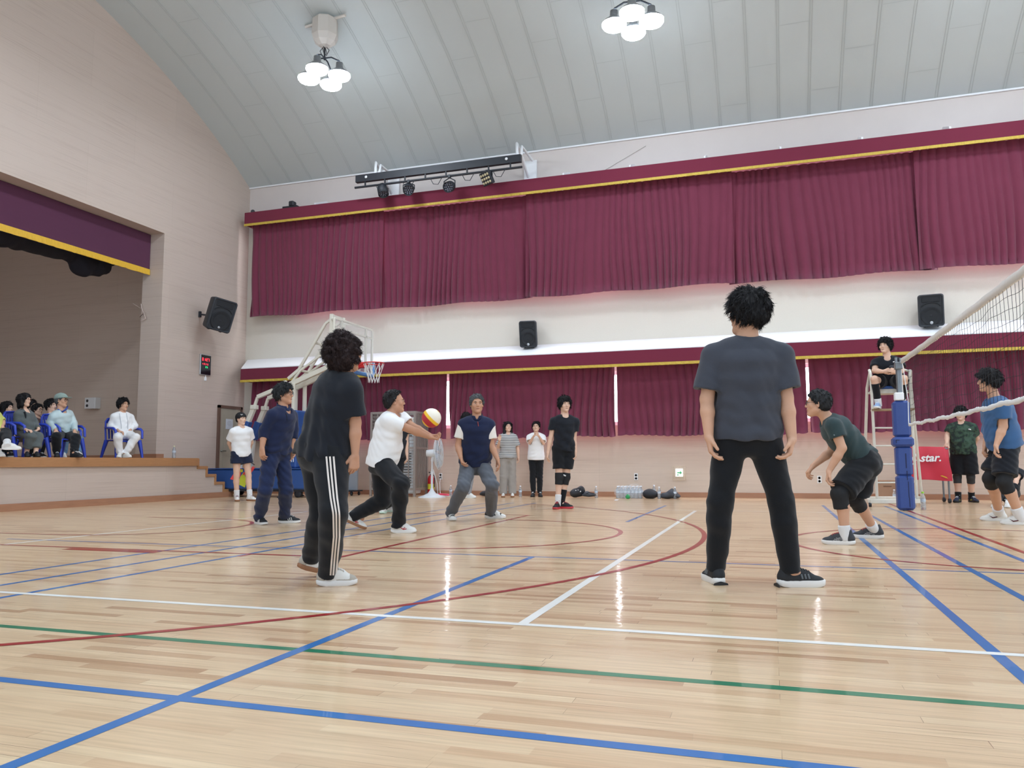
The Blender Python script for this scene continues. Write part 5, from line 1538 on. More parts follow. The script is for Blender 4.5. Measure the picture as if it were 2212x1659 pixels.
while y > NY1:
    pts = []
    for s in np.linspace(0, 1, 6): pts.append((NX + .01 * math.sin(y * 5 + s * 3), y + .012 * math.sin(s * 5 + y * 4) * (1 - s), bz(y) + .015 + (tz(y) - .07 - bz(y)) * s))
    b.tube(pts, .0019, 4, cap=False); y -= 0.102
for r in range(1, 10):
    pts = []
    y = 12.75
    while y > NY1:
        s = r / 10.0; zz = bz(y) + .015 + (tz(y) - .07 - bz(y)) * s
        pts.append((NX + .01 * math.sin(y * 5 + s * 3), y, zz + .016 * math.sin(y * 3.1 + r) + .006 * math.sin(y * 11))); y -= 0.102
    b.tube(pts, .0019, 4, cap=False)
b.build('net_mesh', M_cord, t)
b = MB(); b.tube([(NX, 13.18, tz(13.18) - .02), (NX - .0, 13.28, 2.22), (NX, 13.24, 1.7)], .007, 5); b.tube([(NX + .005, 13.18, 2.22), (NX + .03, 13.02, 1.65), (NX, 12.88, 1.29)], .006, 5); b.build('tension_rope', M_tape, t)
t = empty('net_post', (1.91, 13.32, 0), 'steel volleyball post wrapped in blue padding in front of the umpire chair', 'net post')
px_, py_ = 1.905, 13.34
M_steel = mat('galvanised_steel', (132, 138, 142), 0.35, metal=0.7)
b = MB(); b.tube([(px_, py_, 0), (px_, py_, 2.26)], .04, 14); b.build('pole', M_steel, t)
b = MB(); b.box((px_, py_ - .03, 2.2), (.11, .12, .11), bev=.01); b.tube([(px_ - .03, py_ - .03, 2.24), (px_ - .03, py_ - .03, 2.33)], .022, 8); b.tube([(px_ + .03, py_ - .03, 2.24), (px_ + .03, py_ - .03, 2.32)], .016, 8); b.build('pulley_head', M_steel, t)
b = MB(); b.box((px_ - .02, py_ - .06, 1.725), (.13, .13, .12), bev=.012); b.build('winch_box', M_white, t)
M_pad = mat('post_pad_blue', (50, 74, 138), 0.5, var=0.1, scale=8, bump=0.15, bscale=18)
def padbox(z0, z1, w, nm='pad'):
    b = MB(); b.box((px_ + .005, py_, (z0 + z1) / 2), (w, w, z1 - z0), bev=.035); return b.build(nm, M_pad, t)
for (z0, z1, w) in ((1.11, 1.66, .235), (.96, 1.11, .29), (.52, .97, .225), (.01, .53, .235)): padbox(z0, z1, w)
b = MB()
for (z0, z1, dx) in ((.06, .2, .045), (.2, .44, .04), (.46, .60, .03), (.64, .86, .025), (.965, 1.0, .02)): b.box((px_ + dx, py_ - .118, (z0 + z1) / 2), (.009, .004, z1 - z0))
b.box((px_ - .08, py_ - .146, 1.06), (.05, .004, .01)); b.box((px_ - .1, py_ - .146, 1.04), (.01, .004, .05))
b.build('pad_seam', mat('dark_seam', (20, 26, 60), 0.7), t)

np2 = t.copy(); col.objects.link(np2); np2['label'] = 'blue padded volleyball post at the near end of the net, beyond the right edge'; np2.location = (0, -10.1, 0)
for ch in list(t.children):
    c_ = ch.copy(); col.objects.link(c_); c_.parent = np2

# ------------------------------------------------------------------ umpire chair
M_chair = mat('chipped_cream_paint', (220, 216, 204), 0.5, var=0.12, scale=14)
UD = 13.0; UC = lambda px, py, dz=0.0: P(px, py, UD + dz)
t = empty('umpire_chair', UC(1935, 1096), 'tall cream umpire ladder chair behind the padded post', 'umpire chair')
vr = nrm(np.array([1, 0, 0]) ); lf = UC(1881, 812); rf = UC(1964, 812)
def ground(p): q = np.array(p); q[2] = 0.10; return q
lf0 = ground(UC(1895, 1083)); rf0 = ground(UC(1981, 1083)); lb1 = UC(1873, 838, .45); rb1 = UC(1968, 838, .45); lb0 = ground(UC(1866, 1083, .95)); rb0 = ground(UC(1992, 1083, .95))
b = MB(); fbar = lambda p, q, r=.024: b.tube([p, q], r, 8)
for (p, q) in ((lf, lf0), (rf, rf0)): bar(b, p, q, .06, .04)
b.build('front_rail', M_chair, t); b = MB()
b.tube([lf, UC(1880, 806, .0), UC(1878, 800, .06), UC(1880, 800, .40), lb1, lb0], .024, 8); b.tube([rf, UC(1965, 806), UC(1965, 801, .06), UC(1967, 801, .40), rb1, rb0], .024, 8)
b.build('rear_rail', M_chair, t)
b = MB()
for py in (925, 964, 1004, 1044):
    s = (py - 812) / (1083 - 812.); p = lf + (lf0 - lf) * s; q = rf + (rf0 - rf) * s; b.tube([p, q], .014, 8)
b.build('rung', M_chair, t)
s = (886 - 812) / 271.; p = lf + (lf0 - lf) * s; q = rf + (rf0 - rf) * s
MB().box((p + q) / 2 + (0, -.05, 0), (np.linalg.norm(q - p), .2, .03)).build('footrest', mat('footrest_wood', (150, 126, 96), 0.6), t)
sc_ = UC(1919, 839, .22); MB().box(sc_, (.44, .40, .05), bev=.015).build('seat', M_blue, t)
b = MB(); b.box(sc_ + (0, 0, -.06), (.42, .38, .07)); b.tube([sc_ + (-.3, -.1, -.06), sc_ + (.33, -.1, -.06)], .018); b.tube([sc_ + (-.3, .15, -.06), sc_ + (.33, .15, -.06)], .018); b.build('seat_frame', M_chair, t)
b = MB(); b.tube([UC(1880, 803, .42), UC(1925, 790, .45), UC(1967, 803, .42)], .02, 8); b.build('backrest', M_chair, t)
b = MB(); zb_ = .09
cs = [lf0 + (-.12, -.1, 0), rf0 + (.06, -.1, 0), rb0, lb0]
for i in range(4):
    p, q = np.array(cs[i]), np.array(cs[(i + 1) % 4]); p[2] = q[2] = zb_; bar(b, p, q, .05, .07)
b.build('base_frame', M_chair, t)
b = MB()
for p in cs: b.lathe([(.012, -.02), (.035, -.02), (.035, .02), (.012, .02)], (p[0], p[1], .036), (1, 0, 0), 12)
b.build('wheel', M_dk, t)

# ------------------------------------------------------------------ red ball cart, box, bottles, bags
t = empty('ball_cart', (2.9, 15.9, 0), 'ball cart under a red cloth cover with white lettering', 'ball cart')
cy = 15.75; cx0, cx1 = AY(1966, 1000, cy)[0], AY(2050, 1000, cy)[0]; zt_, zb2 = AY(2010, 965, cy)[2], AY(2010, 1037, cy)[2]
F = Field(); F.el(((cx0 + cx1) / 2, cy + .3, (zt_ + zb2) / 2 + .02), np.eye(3), (1, 1, 1), 0) if False else None
V2 = []
for (dz, yo) in ((0.0, .28), (0.0, 0.02), (-.02, -.01), (-.25, -.02), (-.45, -.03), (zb2 - zt_, -.04)):
    V2.append([(cx0 + (cx1 - cx0) * s + (.03 * s if dz < -.3 else 0), cy + yo + .012 * math.sin(s * 9 + dz * 7), zt_ + dz + .012 * math.sin(s * 5) * (1 if dz < -.5 else .5) - (.03 * (s > .93) if dz > -.1 else 0)) for s in np.linspace(0, 1, 22)])
b = MB(); b.grid(V2); b.grid([[(p[0], p[1] + .008, p[2] - .004) for p in r_] for r_ in V2], flip=True)
for sx in (0, 1):
    x = cx0 if sx == 0 else cx1
    b.add([(x, cy, zt_), (x, cy + .5, zt_), (x + .03 * sx, cy + .5, zb2 + .1), (x + .03 * sx, cy - .02, zb2)], [(0, 1, 2, 3)])
b.build('cloth_cover', mat('red_nylon', (196, 34, 56), 0.5, bump=0.3, bscale=6), t)
b = MB()
for x in (cx0 + .03, cx1 - .02):
    for y in (cy + .02, cy + .5): b.tube([(x, y, .07), (x, y, zt_ - .03)], .016, 8)
b.box((cx1 - .03, cy + .0, AY(2052, 1027, cy)[2]), (.12, .06, .045)); b.box((cx0 + .03, cy, AY(2052, 1027, cy)[2]), (.1, .05, .045))
b.tube([(cx0, cy + .02, zt_ - .03), (cx1, cy + .02, zt_ - .03)], .012, 6); b.tube([(cx0, cy + .5, zt_ - .03), (cx1, cy + .5, zt_ - .03)], .012, 6)
b.build('frame', M_steel, t)
b = MB()
for x in (cx0 + .03, cx1 - .02):
    for y in (cy + .02, cy + .5): b.lathe([(.01, -.015), (.042, -.015), (.042, .015), (.01, .015)], (x, y, .044), (1, .3, 0), 12)
b.build('caster', M_dk, t)
def text(name, s, size, o, u, v, m, parent, shear=0.0, ext=0.003, bold=0.0, align='LEFT'):
    cu_ = bpy.data.curves.new(name + '_c', 'FONT'); cu_.body = s; cu_.size = size; cu_.extrude = ext; cu_.offset = bold; cu_.shear = shear; cu_.align_x = align; cu_.resolution_u = 4
    ob = bpy.data.objects.new(name + '_tmp', cu_); col.objects.link(ob)
    dg = bpy.context.evaluated_depsgraph_get(); me = bpy.data.meshes.new_from_object(ob.evaluated_get(dg))
    bpy.data.objects.remove(ob)
    u = nrm(u); v = nrm(v); w = np.cross(u, v)
    Mx = Matrix(((u[0], v[0], w[0], o[0]), (u[1], v[1], w[1], o[1]), (u[2], v[2], w[2], o[2]), (0, 0, 0, 1)))
    me.transform(Mx); me.materials.clear(); me.materials.append(m)
    return link(bpy.data.objects.new(name, me), parent)
q = AY(1988, 997, cy - .055)
M_wl = mat('white_print', (240, 240, 240), 0.6)
text('lettering', 'star.', 0.19, (q[0], cy - .05, q[2]), (1, 0, 0.02), (0, 0, 1), M_wl, t, shear=0.25, bold=0.005)
b = MB(); e = AY(1972, 997, cy - .05); b.prism([(0, 0), (.1, .14), (.12, .14), (.2, .0), (.17, 0), (.11, .1), (.07, .045), (.12, .03), (.12, .015), (.05, .02), (.03, 0)], (e[0] - .06, cy - .048, e[2]), (1, 0, 0), (0, 0, 1), (0, -.003, 0)); b.build('emblem', M_wl, t)
b = MB(); b.prism([(0, .05), (.12, .0), (.1, .03), (.03, .06)], (AY(2030, 1034, cy)[0], cy - .05, AY(2030, 1034, cy)[2]), (1, 0, 0), (0, 0, 1), (0, -.004, 0)); b.build('yellow_tag', mat('yellow_tag', (214, 160, 40), 0.5), t)
q0, q1 = AY(1899, 1083, 16.6), AY(1935, 1046, 16.6)
b = MB(); b.box(((q0[0] + q1[0]) / 2, 16.7, .19), (q1[0] - q0[0], .3, .38)); o = tag(b.build('cardboard_box', mat('cardboard', (170, 136, 110), 0.8, var=.08, scale=6)), 'brown cardboard box behind the umpire chair ladder', 'box')
MB().box(((q0[0] + q1[0]) / 2, 16.545, .27), (.14, .006, .012)).build('hand_slot', mat('slot_dark', (110, 84, 66), 0.8), o)
q = G(1975, 1095); bottle(q, 0.24, 'clear bottle with lime cap left of the right ladder rail', cap=(140, 200, 60))
q = G(1995, 1101); bottle(q, 0.27, 'clear bottle with lime cap on the floor right of the umpire chair', cap=(150, 210, 50))
q = AY(1931, 1083, 16.3); bottle((q[0], 16.2, 0), 0.22, 'clear bottle in front of the cardboard box')
for (px, lab) in ((973.6, 'clear bottle against the wall left of the man in the navy vest'), (1124, 'clear bottle between the two women at the wall'), (1288, 'clear bottle at the wall right of the black rucksack'), (1424, 'clear bottle between the two dark bags right of the bottle pack'), (1458, 'clear bottle in front of the rightmost dark bag')):
    q = AY(px, 1070, 16.55 if px < 1400 else 16.4); bottle((q[0], q[1], 0), 0.24, lab)
q = AY(1413, 1065, 16.95); bottle((q[0], 16.95, 0), 0.26, 'clear bottle standing behind the small black bag')
# shrink-wrapped pack: bottles stand in a clear film
M_film = mat('clear_film', (235, 240, 246), 0.15, alpha=0.22)
x0_, x1_ = AY(1333, 1065, 16.6)[0], AY(1389, 1065, 16.6)[0]
kk = 0
wd_ = ['far left', 'second', 'third', 'middle', 'fifth', 'sixth', 'far right']
for j, y in enumerate((16.45, 16.62)):
    for i in range(7):
        x = x0_ + .04 + (x1_ - x0_ - .08) * i / 6
        bottle((x, y, 0), 0.25, 'clear water bottle in the wrapped pack, %s of its %s row' % (wd_[i], ['front', 'rear'][j]), group='bottles in the wrapped pack')
F = Field(); F.el(((x0_ + x1_) / 2, 16.53, .11), np.eye(3), ((x1_ - x0_) / 2 + .05, .22, .155), 0); F.plane((0, 0, 0.004), (0, 0, -1)); F.disp = folds(.012, (1, .3, .4), 40, 1.5, 3)
tag(solid('plastic_wrap', F, .014, M_film), 'crumpled clear film around the pack of water bottles at the wall', 'plastic wrap')
b = MB(); b.tube([(x0_ + .28, 16.4, .25), (x0_ + .34, 16.38, .29), (x0_ + .46, 16.38, .29), (x0_ + .52, 16.4, .25)], .010, 6); tag(b.build('carry_handle', M_film), 'clear carrying strap on top of the bottle pack', 'strap')
F = Field(); q = AY(1356, 1072, 16.25); F.el((q[0], 16.25, .035), np.eye(3), (.05, .035, .04), 0); F.el((q[0], 16.25, .07), np.eye(3), (.02, .02, .025), .03); F.plane((0, 0, .001), (0, 0, -1)); tag(solid('green_bag', F, .008, mat('green_plastic', (40, 150, 84), 0.4)), 'small crumpled green plastic bag in front of the bottle pack', 'plastic bag')
M_bag = mat('black_nylon', (40, 42, 48), 0.7, bump=0.2, bscale=40); M_bag2 = mat('slate_nylon', (62, 66, 74), 0.7, bump=0.2, bscale=40)
def bag(pl, y, label, m, name='bag', sh=(), straps=(), marks=()):
    F = Field()
    for (px, py, rx, rz) in pl:
        q = AY(px, py, y); F.el((q[0], y, max(q[2], rz * .8)), np.eye(3), (rx, .14, rz), .06)
    F.plane((0, 0, .002), (0, 0, -1)); F.disp = folds(.006, (.6, .3, .7), 50, 1.2, len(pl))
    o = tag(solid(name, F, .011, m), label, 'bag')
    if straps:
        b = MB()
        for s in straps: b.tube([AY(px, py, y - .14) for px, py in s], .012, 6)
        b.build('strap', M_blk, o)
    if marks:
        b = MB()
        for (px, py, r) in marks: q = AY(px, py, y - .5); p = trace(F, [np.array([AY(px, py, y)[0], y, AY(px, py, y)[2]])], [(0, -1, 0)], .3)[0]; b.lathe([(r, 0), (r * .6, .004)], p, (0, -1, 0.3), 8)
        b.build('mark', M_wl, o)
    return o
bag([(1247, 1064, .13, .09), (1255, 1060, .08, .10), (1240, 1066, .08, .07)], 16.5, 'black rucksack with white marks on the floor by the wall', M_bag, 'rucksack', straps=(((1250, 1054), (1258, 1053), (1262, 1060)),), marks=((1247, 1059, .012), (1257, 1061, .014), (1252, 1058, .01)))
bag([(1267, 1069, .10, .035), (1280, 1069, .07, .035), (1268, 1065, .04, .04)], 16.45, 'flat dark shoulder bag right of the black rucksack', M_bag2, straps=(((1262, 1072), (1266, 1066), (1272, 1064), (1283, 1066), (1285, 1071)),))
bag([(1399, 1067, .10, .09), (1412, 1068, .10, .075), (1405, 1066, .09, .085)], 16.5, 'small black bag right of the bottle pack', M_bag)
bag([(1447, 1069, .17, .06), (1452, 1065, .08, .09), (1436, 1072, .10, .04), (1464, 1072, .06, .03)], 16.5, 'slumped dark grey bag behind a water bottle, farthest right along the wall', M_bag2)
bag([(1047, 1065, .07, .05), (1044, 1067, .07, .03)], 16.7, 'small dark bag at the wall behind the vest man\'s leg', M_bag)
q = G(1331, 1081); b = MB(); b.grid([[(q[0] + dx, q[1] + dy, .004 + .012 * ((dx + dy) > .02)) for dx in (-.035, 0, .05)] for dy in (-.12, 0, .12)]); tag(b.build('paper_scrap', mat('white_scrap', (240, 240, 238), 0.8)), 'white scrap of paper on the floor in front of the bottle pack', 'paper')

# ------------------------------------------------------------------ ball in flight
q = P(932, 903, 8.55); R = 0.105
t = tag(MB().lathe([(R * math.sin(a), -R * math.cos(a)) for a in np.linspace(0.01, math.pi - .01, 25)], q, nrm((.5, -.3, .8)), 36, cap=False).build('volleyball', None if False else mat('ball_white', (236, 226, 206), 0.5)), 'yellow, red and white volleyball just leaving the receiver\'s forearms', 'ball')
def ball_mat():
    m = MATS['ball_white']; n, l = nodes_of(m); bs = n['Principled BSDF']
    for x in list(bs.inputs['Base Color'].links): l.remove(x)
    tc = n.new('ShaderNodeTexCoord'); sp = n.new('ShaderNodeVectorMath'); sp.operation = 'SUBTRACT'; sp.inputs[1].default_value = tuple(q)
    l.new(tc.outputs['Object'], sp.inputs[0]); mp = n.new('ShaderNodeMapping'); mp.inputs['Rotation'].default_value = (0.5, 0.75, 0.2); l.new(sp.outputs[0], mp.inputs['Vector'])
    g = n.new('ShaderNodeTexWave'); g.bands_direction = 'X'; g.inputs['Scale'].default_value = 1.45; g.inputs['Distortion'].default_value = 0.6; g.inputs['Detail'].default_value = 0; g.inputs['Phase Offset'].default_value = 1.4; l.new(mp.outputs[0], g.inputs['Vector'])
    r = n.new('ShaderNodeValToRGB'); r.color_ramp.interpolation = 'CONSTANT'; e = r.color_ramp.elements
    e[0].color = srgb(176, 36, 50); e[0].position = 0; e[1].color = srgb(238, 190, 44); e[1].position = 0.2; x = e.new(0.66); x.color = srgb(236, 228, 212)
    l.new(g.outputs['Fac'], r.inputs[0]); l.new(r.outputs[0], bs.inputs['Base Color'])
ball_mat()
# ------------------------------------------------------------------ people
ASIAN = (206, 160, 132); TAN = (190, 142, 114); PALE = (222, 182, 158)
BLKC = cloth_mat('black_cotton', (30, 33, 40)); BLKP = cloth_mat('black_twill', (26, 28, 32)); CHAR = cloth_mat('charcoal_cotton', (66, 69, 78), var=0.12)
NAVY = cloth_mat('navy_jersey', (36, 46, 78)); NAVYD = cloth_mat('navy_knit', (30, 38, 66)); WHITE = cloth_mat('white_cotton', (236, 236, 236), var=0.03); GREYT = cloth_mat('grey_twill', (92, 96, 104))
DGREEN = cloth_mat('dark_green_jersey', (50, 66, 68)); BLUEJ = cloth_mat('steel_blue_jersey', (62, 98, 142)); CREAM = cloth_mat('offwhite_cotton', (232, 226, 218), var=.03)
PADB = mat('black_knee_pad', (24, 25, 28), 0.8, bump=0.2, bscale=200); SOLEW = mat('white_rubber', (228, 226, 222), 0.5); SOLEG = mat('gum_rubber', (150, 104, 72), 0.6); SOLEB = mat('black_rubber', (28, 28, 30), 0.6)
LEAW = mat('white_leather', (226, 224, 218), 0.5, var=.04, scale=20); LEAB = mat('black_knit_shoe', (32, 34, 38), 0.75, bump=.2, bscale=300); SUEDE = mat('grey_suede', (178, 170, 158), 0.9)
SOCKW = cloth_mat('white_sock', (226, 226, 226)); SOCKB = cloth_mat('black_sock', (26, 27, 30))
HB = (24, 22, 24); HBR = (46, 32, 32); HGR = (86, 88, 90)
def camhit(F, pts, off=0.002):
    """where sight lines through these picture points meet a garment"""
    d = np.array([nrm(ray(*p)) for p in pts]); lo, hi = F.bounds(); c = (lo + hi) / 2
    t = np.full(len(d), max(0.5, np.linalg.norm(c - CAM) - 1.3))
    for _ in range(70):
        v = F.at(CAM + d * t[:, None]); t = t + np.clip(v, -0.05, 0.12) * 0.8
    return CAM + d * (t - off)[:, None]
def strip(name, F, path, w, m, parent, off=0.0025, n=40, wid=None):
    """flat ribbon laid on a garment along a picture path"""
    path = np.array(path, float); s = np.linspace(0, len(path) - 1, n)
    c = np.stack([np.interp(s, range(len(path)), path[:, i]) for i in (0, 1)], -1)
    ww = np.interp(s, range(len(path)), wid) if wid is not None else np.full(n, w)
    d = np.gradient(c, axis=0); nn = np.stack([-d[:, 1], d[:, 0]], -1); nn /= np.linalg.norm(nn, axis=1, keepdims=True)
    R = []
    for k in np.linspace(-.5, .5, 5): R.append(camhit(F, c + nn * (ww * k)[:, None], off))
    b = MB(); b.grid([list(r) for r in R]); return b.build(name, m, parent)

# 1 ---- woman in front, seen from behind and her right
p = Person('woman_front', depth(G(706, 1263)), 1.58, 62, (698, 976), (740, 812), (749, 761), female=True, build=1.16, head_face=50, head_dz=-.02)
p.arm('R', (767, 912, .02), (767, 984, -.03), (763, 1032, -.02), curl=.45).arm('L', (735, 905, .03), (742, 975, .05), (745, 1020, 0), curl=.4)
p.leg('R', (721, 1105, '-'), (728, 1264), 92).leg('L', (698, 1110, .06), (680, 1246), 80, pitch=16)
p.build_body('person in black tee and striped track pants seen from behind, short curly brown hair', TAN, .0085, .005, .0042)
p.hair('curly', HBR, g=.0048, seed=2)
p.shirt(BLKC, sleeve=.80, hem=-.10, infl=.026, slr=.036, amp=.006, g=.0075, seed=3)
p.trousers(BLKP, end=1.0, infl=.024, loose=.022, amp=.005, seed=5, hemr=.056, name='track_pants')
WST = cloth_mat('white_stripe_tape', (224, 214, 206), var=.04)
for dx in (0, 7.6, 15.6):
    strip('stripe', p.TF, [(705 + dx, 986), (709 + dx * .98, 1030), (714 + dx * .92, 1075), (720 + dx * .85, 1110), (721 + dx * .8, 1160), (717 + dx * .78, 1205), (714 + dx * .78, 1243)], 3.9, WST, p.o)
def acc(s, o, F, T, x, fd, up, sd):
    side_mark(F, T, x, mat('dark_green_mark', (60, 74, 66), .6), o, [[(-.40, .07, .004), (-.36, .076, .005), (-.31, .072, .004)]], 'emblem')
suede = lambda u, v, w: ((u > .30) & (w < .066)) | ((u < -.30) & (w < .088)) | ((u > -.02) & (w < .040)) | ((np.abs(u) < .16) & (np.abs(v) < .24) & (np.abs(v) > .10) & (w > .05))
p.shoe('R', LEAW, SOLEW, acc=acc, L=.27, Wd=.096, overlay=suede, om=SUEDE, g=.006); p.shoe('L', LEAW, SOLEG, acc=acc, L=.27, Wd=.096, overlay=suede, om=SUEDE, g=.006)

# 2 ---- man in charcoal tee, from behind
p = Person('man_grey', depth(G(1630, 1264)), 1.77, -6, (1614, 940), (1614, 741), (1612, 677), build=1.0, head_face=-54, head_pitch=2, shw=.212)
p.arm('L', (1527, 862, -.02), (1531, 943, -.06), (1538, 995, -.03), curl=.4).arm('R', (1698, 858, -.02), (1711, 948, -.06), (1702, 998, -.03), curl=.5)
p.leg('L', (1556, 1080, -.03), (1541, 1257), -20).leg('R', (1687, 1080, -.03), (1731, 1267), 72)
p.build_body('person in charcoal tee and black trousers standing back to the camera, feet wide apart', ASIAN, .0085, .0048, .0042)
p.face(brow=False, glasses=M_gold)
p.hair('short', HB, g=.0044, seed=4, amp=.007, th=.026)
p.shirt(CHAR, sleeve=.80, hem=-.04, infl=.030, slr=.05, amp=.0045, g=.0075, seed=8)
p.trousers(BLKP, end=1.0, infl=.014, loose=.017, amp=.003, seed=2, hemr=.058)
GRY = mat('grey_shoe_print', (96, 102, 106), .6)
def acc(s, o, F, T, x, fd, up, sd):
    side_mark(F, T, x, GRY, o, [[(-.02 + q, .05, .006), (-.04 + q, .078, .006)] for q in (0, .07, .14)], 'side_panel')
    b = MB(); b.box(T(-.40, 0, .085), (.02, .012, .05), ax=np.array([x, fd, up]), bev=.004); b.build('heel_tab', BLKP, o)
for sd in 'LR':
    p.shoe(sd, LEAB, SOLEW, acc=acc, L=.29, laces=mat('black_lace', (22, 22, 24), .8), solez=.04)
    o = [c for c in p.o.children if c.name.startswith('shoe')][-1]
    g_, d_, _ = p.foot[sd]; x_ = np.cross(d_, UP); b = MB()
    b.prism([(-.046, .002), (.046, .002), (.040, .014), (0, .024), (-.040, .014)], g_ - d_ * .146, x_, UP, -d_ * .006); b.build('outsole', SOLEB, o)

# 3 ---- navy man
p = Person('man_navy', depth(G(597, 1135)), 1.73, 128, (597, 973), (612, 884), (614, 851), head_face=112, build=1.0, sh_face=130)
p.arm('R', (571, 931, -.02), (566, 968, -.06), (568, 1010, -.03), curl=.4).arm('L', (634, 930, 0), (631, 968, -.05), (637, 1011, -.02), curl=.35)
p.leg('R', (573, 1058, '-'), (564, 1133), 155).leg('L', (618, 1058, '-'), (625, 1130), 100)
p.build_body('person in all-navy polo and trousers with black glasses, beside the basketball stand', TAN, .010, .0055, .0055)
p.face(glasses=M_frame); p.hair('short', (44, 46, 48), g=.006, seed=7, th=.016)
p.shirt(NAVYD, sleeve=1.45, hem=-.06, infl=.024, slr=.026, amp=.008, seed=6, name='polo_shirt', vneck=.03)
p.trousers(NAVY, end=1.02, infl=.014, loose=.026, amp=.008, seed=9, hemr=.066)
p.collar(NAVY, r=.084)
b = MB(); q = camhit(p.SF, [(617.5, 893), (619.5, 900), (620, 908)], .002); b.tube(list(q), .004, 5); b.build('placket', BLKP, p.o)
STR3 = lambda mm: (lambda s, o, F, T, x, fd, up, sd: side_mark(F, T, x, mm, o, [[(-.02 + q, .034, .005), (-.07 + q, .074, .005)] for q in (0, .075, .15)], 'side_stripe'))
for sd in 'RL': p.shoe(sd, LEAB, SOLEW, acc=STR3(SOLEW))

# 4 ---- receiver in white tee
p = Person('receiver', depth(G(835, 1148)), 1.70, 92, (823, 1000), (845, 898), (853, 868), head_face=86, build=1.08, belly=.035, head_pitch=4)
p.shoulder('R', (838, 909), -.15).shoulder('L', (868, 905), .13)
p.arm('R', (885, 927, .07), (928, 944, .05), (954, 951, .03), palm='up', curl=.75).arm('L', (890, 921, -.06), (929, 941, -.04), (952, 949, -.02), palm='up', curl=.75)
p.leg('R', (866, 1046, '-'), (872, 1151), 96).leg('L', (826, 1082, .12), (766, 1144), 96, pitch=24)
p.build_body('person in white tee and black trousers bumping the ball with outstretched arms', TAN, .0095, .0055, .005)
p.face(glasses=M_gold, browm=None); p.hair('receding', HB, g=.006, seed=9, th=.014)
p.shirt(WHITE, sleeve=.66, hem=-.07, infl=.026, slr=.034, amp=.0055, seed=12)
p.trousers(BLKP, end=1.0, infl=.018, loose=.034, amp=.008, seed=4, hemr=.066)
REDM = mat('red_print', (184, 40, 50), .5)
def acc(s, o, F, T, x, fd, up, sd): side_mark(F, T, x, REDM, o, [[(.12, .045, .004), (.0, .04, .006), (-.08, .055, .004), (-.16, .07, .003)], [(-.02, .042, .004), (.06, .062, .004)]], 'side_flash')
for sd in 'RL': p.shoe(sd, LEAW, SOLEG if sd == 'L' else SOLEW, acc=acc)

# 5 ---- man in navy vest
p = Person('man_vest', depth(G(1025, 1124)), 1.72, 178, (1026, 1002), (1030, 905), (1030, 873), neck_dz=-.12, head_face=172, build=1.04, belly=.02)
p.arm('R', (990, 962, .0), (995, 987, -.10), (1001, 1011, -.04), curl=.45).arm('L', (1061, 962, .0), (1075, 992, -.08), (1081, 1017, -.02), curl=.35)
p.leg('R', (1001, 1052, '-'), (975, 1124), 165).leg('L', (1063, 1048, '-'), (1070, 1120), 108)
p.build_body('grey-haired person in navy vest over white polo and grey trousers, knees bent', TAN, .0105, .0052, .0055)
p.face(); p.hair('crop', HGR, g=.0055, seed=11, th=.012)
p.shirt(CREAM, sleeve=.66, hem=.3, infl=.014, slr=.036, amp=.004, vneck=.05, seed=2, name='polo_shirt')
p.shirt(NAVYD, hem=.015, infl=.034, sleeves=False, amp=.005, seed=5, name='knit_vest', vneck=.0, neck=.07)
p.collar(NAVYD, r=.086)
b = MB(); q = camhit(p.SF, [(1032, 911), (1033.5, 921)], .002); b.tube(list(q), .005, 5); b.build('placket', mat('rust_trim', (150, 56, 44), .7), p.o)
p.trousers(GREYT, end=1.02, infl=.014, loose=.025, amp=.006, seed=7, hemr=.068)
blk = lambda u, v, w: ((np.sin(u * 17 + w * 40) > .35) & (w < .075) & (u < .30)) | ((u > .30) & (u < .40) & (w < .045)) | ((u < -.36) & (w > .06))
for sd in 'RL': p.shoe(sd, LEAW, SOLEW, L=.30, Wd=.108, solez=.042, overlay=blk, om=LEAB)

# 6 ---- black kit with knee pads
p = Person('man_kneepads', 12.95, 1.80, 168, (1218, 969), (1220, 900), (1220, 874), head_face=160, build=.90)
p.arm('R', (1190, 945, 0), (1184, 977, -.04), (1181, 995, -.02), curl=.35).arm('L', (1240, 948, 0), (1243, 975, -.04), (1243, 994, -.02), curl=.35)
p.leg('R', (1208, 1031, -.06), (1203, 1090, 12.75), 195).leg('L', (1222, 1031, -.04), (1221, 1090, 12.85), 115)
p.build_body('person in black tee, black shorts and knee pads standing watching at the centre', PALE, .012, .006, .0065)
p.face(); p.hair('bangs', HB, g=.007, seed=3)
p.shirt(BLKC, sleeve=.55, hem=-.06, infl=.022, slr=.030, amp=.005, seed=4); p.trousers(BLKP, end=-.30, infl=.012, loose=.018, name='shorts')
p.kneepad('R', PADB, .075, .12); p.kneepad('L', PADB, .075, .12); p.sock('R', SOCKW, .14); p.sock('L', SOCKB, .22)
q = camhit(p.KF, [(1217, 1026), (1222, 1028)], .01); MB().tube(list(q), .012, 6).build('pad_mark', M_wl, p.o)
for sd in 'RL': p.shoe(sd, LEAB, mat('red_rubber', (196, 58, 66), .5), laces=REDM)

